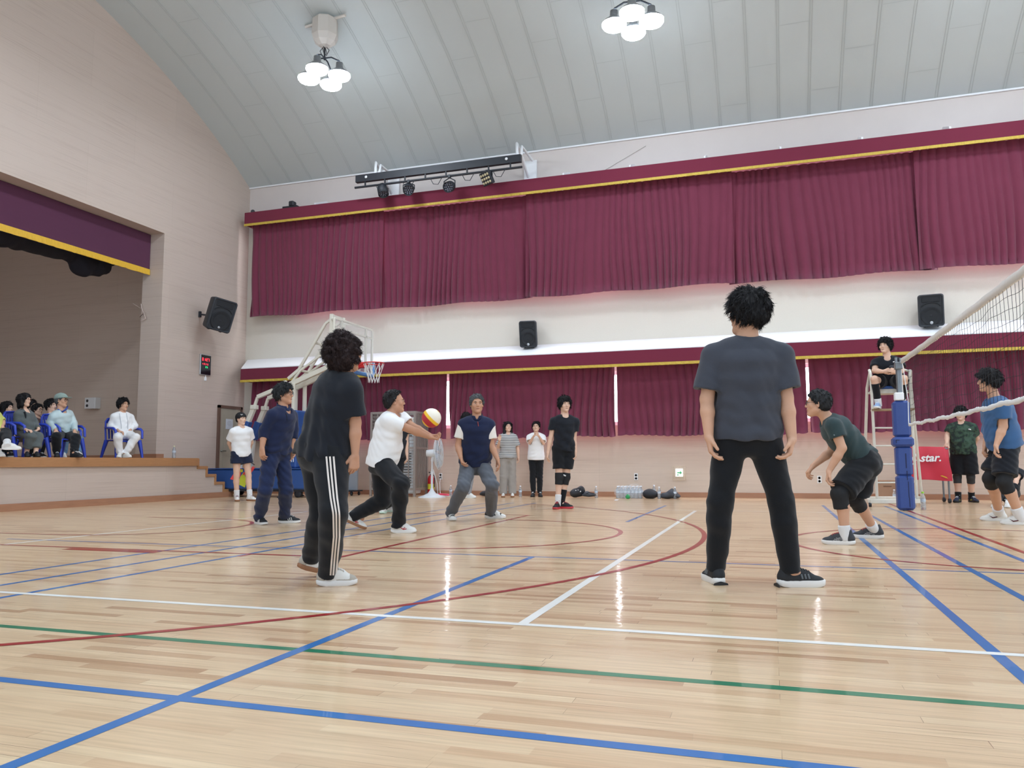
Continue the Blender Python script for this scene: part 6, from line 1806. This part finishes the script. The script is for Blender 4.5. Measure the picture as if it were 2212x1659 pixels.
# 7, 8 ---- two women at the wall
def standing(name, D, H, x, yf, face, **kw):
    pxm = FPX / D
    return Person(name, D, H, face, (x, yf - .53 * H * pxm), (x + kw.pop('nx', 0), yf - .835 * H * pxm), (x + kw.pop('hx', 0), yf - .935 * H * pxm), **kw)
p = standing('woman_striped', 17.2, 1.58, 1097, 1069, 172, female=True, head_face=165, head_pitch=8, build=1.02)
p.arm('R', (1076, 966, -.02), (1079, 951, -.2), (1080, 942, 0), palm='front', curl=.25).arm('L', (1118, 966, 0), (1120, 988, -.03), (1121, 1003, 0))
p.leg('R', (1088, 1030, -.03), (1087, 1069, 17.1), 180).leg('L', (1106, 1030, -.03), (1107, 1069, 17.1), 180)
p.build_body('long-haired person in grey striped top with one hand raised by the wall', PALE, .014, .007, .008)
p.face(); p.hair('long', HB, g=.008, seed=3)
def stripe_mat(name, c1, c2, sc_):
    m = mat(name, c1, .9); n, l = nodes_of(m); tc = n.new('ShaderNodeTexCoord'); w = n.new('ShaderNodeTexWave'); w.bands_direction = 'Z'; w.inputs['Scale'].default_value = sc_; w.inputs['Distortion'].default_value = .6; w.inputs['Detail Scale'].default_value = .5
    l.new(tc.outputs['Object'], w.inputs['Vector']); mx = n.new('ShaderNodeValToRGB'); mx.color_ramp.elements[0].color = srgb(*c1); mx.color_ramp.elements[1].color = srgb(*c2); mx.color_ramp.elements[0].position = .4; mx.color_ramp.elements[1].position = .6
    l.new(w.outputs['Fac'], mx.inputs[0]); l.new(mx.outputs[0], n['Principled BSDF'].inputs['Base Color']); return m
p.shirt(stripe_mat('grey_stripe_jersey', (110, 112, 114), (206, 206, 204), 8.5), sleeve=.85, hem=-.06, infl=.03, slr=.045, amp=.004)
p.trousers(cloth_mat('wide_grey_cotton', (158, 152, 146)), end=1.0, infl=.018, loose=.035, hemr=.09)
for sd in 'RL': p.shoe(sd, LEAW, SOLEG, L=.25, Wd=.09)
p = standing('woman_white', 17.3, 1.60, 1158, 1070, 180, female=True, head_face=185, head_pitch=6, build=.95)
p.arm('R', (1144, 957, -.10), (1153, 942, -.12), (1158, 934, -.02), palm=p.sr * -1, curl=.5).arm('L', (1174, 958, -.10), (1164, 942, -.12), (1159, 934, -.02), palm=p.sr, curl=.5)
p.leg('R', (1151, 1030, -.02), (1151, 1070, 17.2), 190).leg('L', (1166, 1030, -.02), (1167, 1070, 17.2), 170)
p.build_body('person in loose white top and black slim trousers with hands clasped at the chin', PALE, .014, .007, .008)
p.face(glasses=M_gold); p.hair('tied', HB, g=.008, seed=6)
p.shirt(WHITE, sleeve=.7, hem=-.14, infl=.032, slr=.046, amp=.0035, seed=5); p.trousers(BLKP, end=1.0, infl=.012, loose=.014, hemr=.05)
for sd in 'RL': p.shoe(sd, LEAB, SOLEB, L=.25, Wd=.09)

# 9 ---- hidden behind the vest man
p = standing('onlooker', 16.9, 1.70, 1010, 1066, 172, build=.95, hx=-3)
p.arm('R', (995, 955, 0), (996, 982, -.03), (998, 998, 0)).arm('L', (1026, 955, 0), (1026, 982, -.03), (1026, 998, 0))
p.leg('R', (1003, 1028, -.02), (1002, 1066, 16.8), 180).leg('L', (1016, 1028, -.02), (1016, 1066, 16.8), 120)
p.build_body('person mostly hidden behind the navy vest, dark fringe and one white shoe showing', PALE, .015, .008, .009)
p.face(); p.hair('bangs', HB, g=.009, seed=5); p.shirt(WHITE, infl=.026, slr=.036); p.trousers(cloth_mat('light_grey_sweat', (150, 152, 156)), end=1.0, loose=.03)
for sd in 'RL': p.shoe(sd, LEAW, SOLEW)
# 10 ---- black tee behind the receiver
p = Person('onlooker_black', depth(G(832, 1110)), 1.64, 178, (851, 983), (858, 907), (857, 880), build=.95)
D10 = p.D
p.arm('R', (838, 945, 0), (838, 976, -.04), (840, 996, 0)).arm('L', (876, 948, 0), (878, 980, -.04), (881, 1001, 0))
p.leg('R', (838, 1047, -.03), (828, 1109), 190).leg('L', (856, 1047, -.03), (843, 1106), 140)
p.build_body('person in black tee hidden behind the person bumping the ball', PALE, .013, .008, .0065)
p.face(); p.hair('short', HB, g=.008, seed=8); p.shirt(BLKC, sleeve=.55, infl=.024, slr=.034, seed=6); p.trousers(BLKP, end=1.0, loose=.022)
for sd in 'RL': p.shoe(sd, LEAW, mat('pale_green_rubber', (196, 220, 206), .5))

# 11 ---- linesman in headband
p = standing('linesman', 16.0, 1.74, 521, 1079, 152, build=1.02, hx=0, nx=0, head_face=138)
p.arm('R', (495, 957, .10), (508, 984, .16), (519, 990, .03), palm=-p.sf, curl=.8).arm('L', (543, 956, .10), (532, 984, .12), (524, 990, .0), palm=-p.sf, curl=.8)
p.leg('R', (511, 1027, -.04), (512, 1080, 15.85), 175).leg('L', (537, 1027, -.04), (544, 1079, 15.9), 140)
p.build_body('person in white tee, navy shorts and black headband standing by the stage steps', PALE, .0125, .0065, .0075)
p.face(); p.hair('crop', HB, g=.008, seed=2, th=.006)
F = Field(); A = p.hA; F.el(p.L(0, -.016, .036), A, np.array([.098, .118, .106]) * p.hk, 0); F.plane(p.L(0, .09, .040), A[2] * -.95 + A[1] * .30); hb = p.part('headband', F, mat('headband_black', (20, 21, 24), .8), .007)
q = camhit(F, [(520, 895), (522, 896.5), (524, 895)], .004); MB().tube(list(q), .006, 6).build('headband_mark', M_wl, hb)
p.shirt(WHITE, sleeve=.68, hem=-.09, infl=.026, slr=.042, amp=.0035, seed=9)
q = camhit(p.SF, [(503, 985), (503, 988)], .003); MB().tube(list(q), .011, 4).build('hem_label', BLKP, p.o)
p.trousers(cloth_mat('navy_shorts', (34, 40, 62)), end=-.55, infl=.022, loose=.04, name='shorts')
for sd in 'RL':
    p.sock(sd, SOCKW, .14); p.shoe(sd, LEAW, SOLEG, laces=mat('maroon_lace', (110, 26, 50), .8))
# line flag held behind the back
FR = mat('flag_red', (232, 78, 78), .7); FY = mat('flag_yellow', (206, 216, 60), .7)
t = empty('line_flag', P(521, 1000, 16.4), 'red and yellow linesman flag hanging behind the person in the headband', 'flag')
def patch(nm, px, m, D0):
    A_ = [P(x, y, D0 + .02 * math.sin(i)) for i, (x, y) in enumerate(px)]; n = len(A_); B_ = [a + fw * .006 for a in A_]
    MB().add(A_ + B_, [tuple(range(n)), tuple(range(n, 2 * n))[::-1]] + [(i, (i + 1) % n, n + (i + 1) % n, n + i) for i in range(n)]).build(nm, m, t)
patch('red_quarter', [(497, 1035), (504, 1024), (522, 1012), (519, 1030), (508, 1038)], FR, 16.32)
patch('yellow_quarter', [(519, 1030), (526, 1020), (533, 1039), (529, 1053), (514, 1046)], FY, 16.32)
patch('yellow_quarter', [(519, 1014), (525, 1014), (524, 1020), (519, 1020)], FY, 16.30)
patch('red_quarter', [(545, 1007), (551, 1010), (541, 1024), (524, 1026), (526, 1020), (540, 1018)], FR, 16.32)
b = MB(); b.tube([P(518, 985, 16.26), P(550, 1004, 16.3)], .010, 6); b.build('flag_stick', mat('flag_stick', (40, 40, 44), .5), t)

# 12 ---- crouching player
p = Person('croucher', depth(G(1838, 1170)), 1.70, 271, (1868, 1000), (1790, 908), (1766, 872), build=1.0, head_face=268, head_pitch=2, pel_face=272)
p.shoulder('L', (1801, 921), -.16).shoulder('R', (1795, 916), .17)
p.arm('L', (1819, 968, -.06), (1791, 1017, .02), (1784, 1049, .0), palm='back', curl=.55).arm('R', (1799, 972, .05), (1757, 1006, .0), (1740, 1026, 0), palm='down', curl=.6)
p.leg('L', (1814, 1068, '-'), (1811, 1176), 272).leg('R', (1847, 1078, .05), (1875, 1163), 265)
p.build_body('person crouching sideways in dark green tee, black shorts and knee pads', ASIAN, .0095, .0055, .005)
p.face(glasses=M_frame); p.hair('crop', (36, 36, 38), g=.0055, seed=10, th=.012)
p.shirt(DGREEN, sleeve=.52, hem=.05, infl=.024, slr=.034, amp=.008, seed=4, g=.0085); p.trousers(BLKP, end=-.12, infl=.028, loose=.036, name='shorts', amp=.005, seed=3, top=.2)
q = camhit(p.SF, [(1801, 939), (1803, 941)], .002); MB().tube(list(q), .006, 6).build('sleeve_mark', mat('grey_print', (110, 124, 128), .6), p.o)
p.kneepad('L', PADB, .10, .13, .014); p.kneepad('R', PADB, .10, .13, .014)
LB2 = mat('dark_grey_mesh_shoe', (52, 54, 58), .7); LINE = mat('silver_stripe', (150, 150, 150), .5)
def acc(s, o, F, T, x, fd, up, sd): side_mark(F, T, x, LINE, o, [[(.16, .034, .003), (-.1, .07, .003)], [(.08, .034, .003), (-.16, .066, .003)], [(-.2, .04, .003), (.05, .062, .003)], [(-.1, .034, .003), (.1, .052, .003)]], 'side_stripe')
for sd in 'LR': p.sock(sd, SOCKW, .09, .008); p.shoe(sd, LB2, SOLEW, acc=acc, laces=mat('red_lace', (220, 50, 44), .8), L=.295, Wd=.105, solez=.036)

# 13 ---- umpire
p = Person('umpire', 13.22, 1.76, 184, (1919, 829), (1917, 774), (1912, 747), head_face=203, build=1.02, neck_dz=-.14)
zf = float(P(1896, 886, 12.95)[2]); zf = (lf + (lf0 - lf) * ((886 - 812) / 271.))[2] + .016
p.arm('R', (1889, 801, -.12), (1909, 803, -.24), (1923, 799, -.02), palm='back', curl=.6).arm('L', (1948, 801, -.10), (1937, 804, -.24), (1927, 800, -.02), palm='back', curl=.6)
p.leg('R', (1889, 819, '-'), (1896, 884, 12.93), 190, z0=zf).leg('L', (1953, 818, '-'), (1950, 884, 12.93), 176, z0=zf)
p.build_body('person in black tee and shorts sitting high on the umpire chair', PALE, .012, .006, .006)
p.face(); p.hair('bangs', HB, g=.007, seed=12)
p.shirt(BLKC, sleeve=.58, hem=-.04, infl=.026, slr=.036, amp=.006, seed=7); p.trousers(BLKP, end=-.30, infl=.02, loose=.04, name='shorts')
q = camhit(p.SF, [(1929, 782), (1934, 781)], .003); MB().tube(list(q), .009, 6).build('chest_mark', M_wl, p.o)
for sd in 'RL':
    k_, a_ = p.kn[sd], p.an[sd]; p.band('long_sock', SOCKB, k_ + (a_ - k_) * .18, k_ + (a_ - k_) * .80, .062, .052); p.sock(sd, SOCKW, .09, .010)
    p.shoe(sd, mat('pale_blue_mesh', (150, 176, 214), .6), SOLEW, L=.28)
q = P(1926, 797, depth(p.wr['R']) - .10); t = tag(MB().box(q, (.075, .05, .13), ax=np.array([[1, 0, 0], [0, .7, .7], [0, -.7, .7]]), bev=.012).build('handheld_device', M_blk), 'black handheld device in the umpire\'s hands', 'device')
MB().lathe([(.022, 0), (.02, .006), (.001, .007)], q + (0, -.045, .03), (0, -.7, .7), 12).build('button', M_dk, t)

# 14 ---- man in camouflage tee by the cart
p = Person('man_camo', 14.35, 1.70, 188, (2081, 975), (2077, 915), (2075, 894), build=1.08, belly=.03)
p.arm('R', (2046, 941, 0), (2045, 958, -.22), (2047, 967, -.03), palm='down', curl=.7).arm('L', (2110, 947, .10), (2098, 966, .14), (2090, 974, .02), curl=.6)
p.leg('R', (2068, 1030, -.03), (2068, 1083, 14.25), 196).leg('L', (2097, 1030, -.03), (2103, 1083, 14.25), 152)
p.build_body('person in dark green camouflage tee leaning a hand on the red cart', PALE, .013, .007, .007)
p.face(); p.hair('bangs', HB, g=.008, seed=9)
def camo():
    m = mat('green_camo_jersey', (46, 66, 54), .9); n, l = nodes_of(m); tc = n.new('ShaderNodeTexCoord'); z = n.new('ShaderNodeTexNoise'); z.inputs['Scale'].default_value = 16; l.new(tc.outputs['Object'], z.inputs['Vector'])
    r = n.new('ShaderNodeValToRGB'); r.color_ramp.interpolation = 'CONSTANT'; e = r.color_ramp.elements; e[0].color = srgb(34, 48, 44); e[1].color = srgb(50, 74, 58); e[1].position = .47; x = e.new(.56); x.color = srgb(62, 84, 70)
    l.new(z.outputs['Fac'], r.inputs[0]); l.new(r.outputs[0], n['Principled BSDF'].inputs['Base Color']); return m
p.shirt(camo(), sleeve=.6, hem=-.08, infl=.028, slr=.036, amp=.006, seed=3)
q = camhit(p.SF, [(2092, 927), (2097, 928)], .003); MB().tube(list(q), .011, 6).build('chest_mark', M_wl, p.o)
p.trousers(BLKP, end=-.10, infl=.022, loose=.045, name='shorts'); p.kneepad('R', mat('grey_knee_sleeve', (54, 56, 58), .8), .08, .12, .006); p.kneepad('L', MATS['grey_knee_sleeve'], .08, .12, .006)
for sd in 'RL':
    p.sock(sd, SOCKB, .10); p.shoe(sd, mat('navy_mesh_shoe', (34, 42, 66), .7), SOLEB, acc=lambda s, o, F, T, x, fd, up, sd: side_mark(F, T, x, FY, o, [[(-.1, .04, .006), (.1, .05, .005)]], 'yellow_mark'))

# 15 ---- player in steel blue
p = Person('player_blue', 9.45, 1.80, 268, (2173, 962), (2149, 864), (2134, 823), build=1.12, head_face=258, belly=.03)
p.shoulder('L', (2164, 880), -.18).shoulder('R', (2151, 875), .18)
p.arm('L', (2167, 921, -.01), (2152, 962, -.05), (2146, 992, -.02), palm='back', curl=.5).arm('R', (2139, 923, -.02), (2128, 962, -.04), (2121, 987, 0), palm='back', curl=.5)
p.leg('L', (2169, 1041, '-'), (2192, 1134, 9.25), 276).leg('R', (2139, 1034, -.05), (2146, 1118, 9.85), 270)
p.build_body('person in steel blue tee and knee pads behind the net', ASIAN, .0105, .006, .0055)
p.face(); p.hair('bangs', HB, g=.006, seed=14, th=.026)
p.shirt(BLUEJ, sleeve=.60, hem=-.03, infl=.036, slr=.04, amp=.006, seed=6); p.trousers(BLKC, end=-.18, infl=.014, top=.05, loose=.042, name='shorts', amp=.007)
p.kneepad('L', PADB, .09, .13, .014); p.kneepad('R', PADB, .09, .13, .014)
MARO = mat('dark_maroon_print', (84, 28, 40), .5)
def acc(s, o, F, T, x, fd, up, sd): side_mark(F, T, x, MARO, o, [[(.14, .066, .002), (.02, .042, .008), (-.1, .05, .007), (-.3, .078, .002)]], 'side_flash')
for sd in 'LR': p.sock(sd, SOCKW, .12, .009); p.shoe(sd, LEAW, SOLEW, acc=acc, L=.295, Wd=.105)

# ------------------------------------------------------------------ seated people on the stage
M_chairb = mat('blue_plastic', (40, 66, 180), 0.35, coat=.2)
def plastic_chair(c, face, label, group='blue plastic armchairs on the stage', z0=ZS, sz=.41):
    f = azdir(face); x = np.array([f[1], -f[0], 0]); c = np.array([c[0], c[1], z0]); t = empty('plastic_chair', c, label, 'chair', group)
    Q = lambda u, v, w: c + x * u + f * v + UP * w
    R = []
    for v in np.linspace(-.22, .22, 7): R.append([Q(u, v, sz - .012 * math.cos(u * 6) + (-.02 * max(0, (v - .12) / .1) ** 2)) for u in np.linspace(-.22, .22, 9)])
    b = MB(); b.grid(R, flip=True); b.grid([[q - UP * .022 for q in r_] for r_ in R]); b.tube([R[0][i] - UP * .01 for i in range(9)], .012, 6); b.tube([R[-1][i] - UP * .01 for i in range(9)], .014, 6); b.tube([r_[0] - UP * .01 for r_ in R], .012, 6); b.tube([r_[-1] - UP * .01 for r_ in R], .012, 6); b.build('seat', M_chairb, t)
    b = MB()
    bp = lambda u, w: Q(u, -.22 - .16 * (w - sz) - .04 * math.cos(u * 5) + .03, w)
    for u in np.linspace(-.16, .16, 6): b.tube([bp(u, sz + .02), bp(u, sz + .18), bp(u, sz + .36)], [.017, .019, .019], 6)
    b.tube([bp(-.235, sz - .02), bp(-.235, sz + .2), bp(-.22, sz + .36), bp(-.17, sz + .42), bp(0, sz + .435), bp(.17, sz + .42), bp(.22, sz + .36), bp(.235, sz + .2), bp(.235, sz - .02)], .019, 8)
    b.grid([[bp(u, w) + f * .006 for u in np.linspace(-.2, .2, 7)] for w in (sz + .33, sz + .38, sz + .42)]); b.grid([[bp(u, w) - f * .012 for u in np.linspace(-.2, .2, 7)] for w in (sz + .33, sz + .38, sz + .42)], flip=True)
    b.build('backrest', M_chairb, t)
    for s_ in (-1, 1):
        b = MB(); b.tube([bp(.24 * s_, sz + .24), Q(.27 * s_, -.05, sz + .225), Q(.275 * s_, .14, sz + .215), Q(.27 * s_, .22, sz + .17), Q(.26 * s_, .245, sz + .02)], [.016, .024, .026, .024, .022], 8); b.build('armrest', M_chairb, t)
        for v0, v1 in ((.21, .27), (-.2, -.30)):
            b = MB(); b.tube([Q(.22 * s_, v0, sz - .01), Q(.245 * s_, (v0 + v1) / 2, sz * .5), Q(.265 * s_, v1, .0)], [.042, .034, .024], 8); b.build('leg', M_chairb, t)
    return t
def seated(name, x, px, neck, head, H, face, head_face, label, female=False, build=1.0, ndz=.10, **kw):
    D = depth(AX(px[0], px[1], x)); return Person(name, D, H, face, px, neck, head, female=female, build=build, head_face=head_face, neck_dz=ndz, **kw)
def chair_for(p, label, back=.02): 
    c = p.pel - p.pf * back; return plastic_chair(c, math.atan2(p.pf[0], p.pf[1]), label, sz=max(.36, p.pel[2] - ZS - .125))
# man in white
p = seated('man_white', -12.2, (267, 939), (264, 893), (266, 874), 1.66, 152, 138, '')
p.arm('R', (238, 921, -.02), (256, 931, -.2), (268, 934, 0), palm='down', curl=.6).arm('L', (292, 920, -.02), (280, 930, -.2), (269, 934, 0), palm='down', curl=.6)
p.leg('R', (254, 945, '-'), (258, 986, p.D - .42), 185, z0=ZS).leg('L', (293, 945, '-'), (274, 986, p.D - .36), 150, z0=ZS)
p.build_body('person in white jacket and white trousers sitting alone on the stage', ASIAN, .0125, .0065, .007); p.face(); p.hair('short', HB, g=.0075, th=.02)
p.shirt(WHITE, sleeve=1.8, hem=-.02, infl=.018, slr=.016, amp=.005, name='jacket'); p.trousers(WHITE, end=1.0, infl=.014, loose=.022, top=.1)
b = MB(); q = camhit(p.SF, [(258, 893), (259, 899), (260, 905), (261, 911), (262, 918), (262, 926)], .006); b.tube(list(q), .006, 5); q = camhit(p.SF, [(273, 893), (274, 899), (275, 905), (276, 911), (276, 918), (276, 926)], .006); b.tube(list(q), .006, 5); b.build('jacket_edge', mat('pale_grey_seam', (190, 192, 198), .8), p.o)
for sd in 'RL': p.shoe(sd, LEAW, SOLEW)
chair_for(p, 'blue plastic armchair under the person in white')
# man in cap
p = seated('man_cap', -12.25, (137, 940), (131, 888), (133, 865), 1.68, 138, 122, '', ndz=-.04)
p.arm('R', (107, 914, -.02), (121, 931, -.22), (125, 939, -.05), palm='down', curl=.35).arm('L', (160, 914, -.02), (161, 933, -.22), (164, 942, -.05), palm='down', curl=.35)
p.leg('R', (122, 943, '-'), (123, 986, p.D - .40), 178, z0=ZS).leg('L', (164, 946, '-'), (165, 987, p.D - .40), 140, z0=ZS)
p.build_body('person in pale green cap and pale windbreaker sitting with hands on knees', ASIAN, .0125, .0065, .007); p.face(glasses=M_frame); p.hair('crop', HGR, g=.0075)
F = Field(); A = p.hA; F.el(p.L(0, -.014, .048), A, np.array([.099, .119, .095]) * p.hk, 0); F.plane(p.L(0, .06, .045), A[2] * -.98 + A[1] * .18); cap_ = p.part('cap', F, cloth_mat('sage_cap', (140, 158, 150)), .007)
F = Field(); F.el(p.L(0, .115, .052), A, np.array([.07, .075, .010]) * p.hk, 0); p.part('cap_brim', F, MATS['sage_cap'], .006, parent=cap_)
p.shirt(mat('pale_windbreaker', (184, 202, 204), .5, var=.06, scale=6), sleeve=1.85, hem=-.02, infl=.024, slr=.022, amp=.006, name='windbreaker', vneck=.04)
b = MB(); q = camhit(p.SF, [(123, 878), (126, 885), (134, 890), (143, 884), (146, 878)], .004); b.tube(list(q), .016, 6); b.build('collar', mat('royal_blue_lining', (60, 92, 190), .6), p.o)
p.trousers(BLKP, end=1.0, infl=.014, loose=.024, top=.1)
for sd in 'RL': p.shoe(sd, LEAB, SOLEB)
chair_for(p, 'blue plastic armchair under the person in the cap')
# woman in grey suit
p = seated('woman_suit', -12.25, (58, 940), (51, 887), (53, 864), 1.60, 134, 122, '', female=True, ndz=.04)
p.arm('R', (36, 917, -.02), (58, 929, -.2), (73, 930, -.04), palm='down', curl=.4).arm('L', (77, 914, 0), (84, 927, -.15), (76, 931, -.02), palm='down', curl=.4)
p.leg('R', (67, 943, '-'), (58, 986, p.D - .38), 172, z0=ZS).leg('L', (83, 943, '-'), (79, 986, p.D - .36), 165, z0=ZS)
p.build_body('person with dark bob and glasses in a grey trouser suit, seated at the stage edge', PALE, .0125, .0065, .007); p.face(glasses=M_gold); p.hair('bob', HB, g=.0075)
SUIT = cloth_mat('grey_suiting', (92, 98, 98)); p.shirt(SUIT, sleeve=1.8, hem=-.04, infl=.016, slr=.015, amp=.005, name='jacket', vneck=.06)
b = MB(); q = camhit(p.SF, [(53, 890), (55, 897), (56, 904)], .004); b.tube(list(q), [.02, .016, .004], 6); b.build('black_top', BLKC, p.o)
p.trousers(SUIT, end=.72, infl=.014, loose=.024, top=.1, hemr=.075)
for sd in 'RL': p.shoe(sd, LEAB, SOLEB, L=.24, Wd=.085, laces=None, low=True)
chair_for(p, 'blue plastic armchair under the person in the grey suit')
# second row
def row2(x, px, neck, head, face, label, top, female, hair_, glasses=None, legs=None, hf=None, H=1.6, shoes=None, pants=None, chairlab=None):
    p = seated('row2', x, px, neck, head, H, face, face - 12 if hf is None else hf, '', female=female, ndz=.06)
    k = FPX / p.D
    p.arm('R', (px[0] - .24 * k, px[1] - .17 * k, 0), (px[0] - .12 * k, px[1] - .02 * k, -.2), (px[0] - .02 * k, px[1], -.03), palm='down').arm('L', (px[0] + .22 * k, px[1] - .17 * k, 0), (px[0] + .15 * k, px[1] - .02 * k, -.2), (px[0] + .05 * k, px[1], -.03), palm='down')
    lg = legs or ((px[0] - 8, px[1] + 3), (px[0] + 14, px[1] + 3), (px[0] - 6, 987), (px[0] + 12, 987))
    p.leg('R', lg[0] + ('-',), lg[2] + (p.D - .38,), 175, z0=ZS).leg('L', lg[1] + ('-',), lg[3] + (p.D - .38,), 150, z0=ZS)
    p.build_body(label, PALE, .014, .007, .009); p.face(glasses=glasses); p.hair(hair_, HB, g=.008)
    p.shirt(top, sleeve=1.7, hem=-.02, infl=.024, slr=.026); p.trousers(pants or BLKP, end=.95, loose=.022, top=.1)
    for sd in 'RL': p.shoe(sd, shoes or LEAB, SOLEW)
    chair_for(p, chairlab); return p
row2(-13.3, (12, 948), (13, 902), (15, 881), 140, 'person with long dark hair and fringe in the second row, at the left edge', BLKC, True, 'long', chairlab='blue plastic armchair in the second row at the left edge')
row2(-13.75, (78, 950), (79, 904), (81, 885), 140, 'person with tied dark hair and glasses peering between the suit and the cap', cloth_mat('brown_knit', (104, 82, 78)), True, 'tied', glasses=M_frame, chairlab='blue plastic armchair in the second row behind the suit')
row2(-13.2, (132, 946), (113, 896), (110, 876), 140, 'person in jeans and white trainers mostly hidden behind the cap wearer', WHITE, False, 'short', legs=((139, 952), (172, 950), (138, 987), (172, 987)), shoes=LEAW, pants=cloth_mat('pale_denim', (104, 138, 168)), H=1.66, chairlab='blue plastic armchair in the second row behind the cap wearer')
row2(-14.2, (66, 944), (66, 896), (68, 877), 140, 'dark-haired person in the third row just behind the bob haircut', BLKC, False, 'short', chairlab='blue plastic armchair in the third row behind the suit')
# cross-legged person cut by the left edge
p = seated('person_edge', -12.2, (-16, 938), (-20, 888), (-20, 868), 1.66, 120, 115, '')
p.arm('R', (-40, 916, 0), (-14, 924, -.2), (2, 926, -.02), palm='down', curl=.5).arm('L', (6, 912, 0), (4, 922, -.18), (8, 926, -.02), palm='down', curl=.5)
zl = float(P(24, 972, p.D - .5)[2])
p.leg('L', (12, 934, '-'), (25, 968, p.D - .55), 95, z0=zl).leg('R', (4, 944, '-'), (-2, 986, p.D - .40), 150, z0=ZS)
p.build_body('cross-legged person cut off by the left edge, white trainer in the air', ASIAN, .0125, .008, .007); p.face(); p.hair('short', HB, g=.008)
p.shirt(mat('yellow_green_top', (214, 222, 120), .8), sleeve=.9, hem=-.02, infl=.026, slr=.03); p.trousers(BLKP, end=.75, loose=.02, top=.1)
for sd in 'RL': p.sock(sd, SOCKW, .16, .008); p.shoe(sd, LEAW, SOLEW)
chair_for(p, 'blue plastic armchair at the left edge under the cross-legged person')
# ---- seated on the floor by the far wall, hidden behind the player in blue
p = Person('floor_sitter', 13.2, 1.66, 188, (2176, 1066), (2178, 1010), (2176, 985), build=.98, neck_dz=.05)
p.arm('R', (2158, 1034, -.1), (2160, 1052, -.2), (2166, 1060, -.03), palm='down').arm('L', (2196, 1034, -.1), (2192, 1052, -.2), (2186, 1060, -.03), palm='down')
p.leg('R', (2160, 1054, '-'), (2152, 1091, 12.6), 200).leg('L', (2190, 1054, '-'), (2176, 1091, 12.6), 180)
p.build_body('person in dark clothes sitting on the floor, hidden behind the player in blue', PALE, .014, .008, .009); p.face(); p.hair('short', HB, g=.008)
p.shirt(BLKC, sleeve=.6, hem=.02, infl=.024, slr=.034); p.trousers(BLKP, end=.95, loose=.024, top=.1)
for sd in 'RL': p.shoe(sd, LEAW, SOLEW)
plastic_chair((5.18, 15.9), math.pi, 'blue plastic armchair at the right edge against the far wall', group=None, z0=0.0)
if False:
    for q in BONES: print(q)
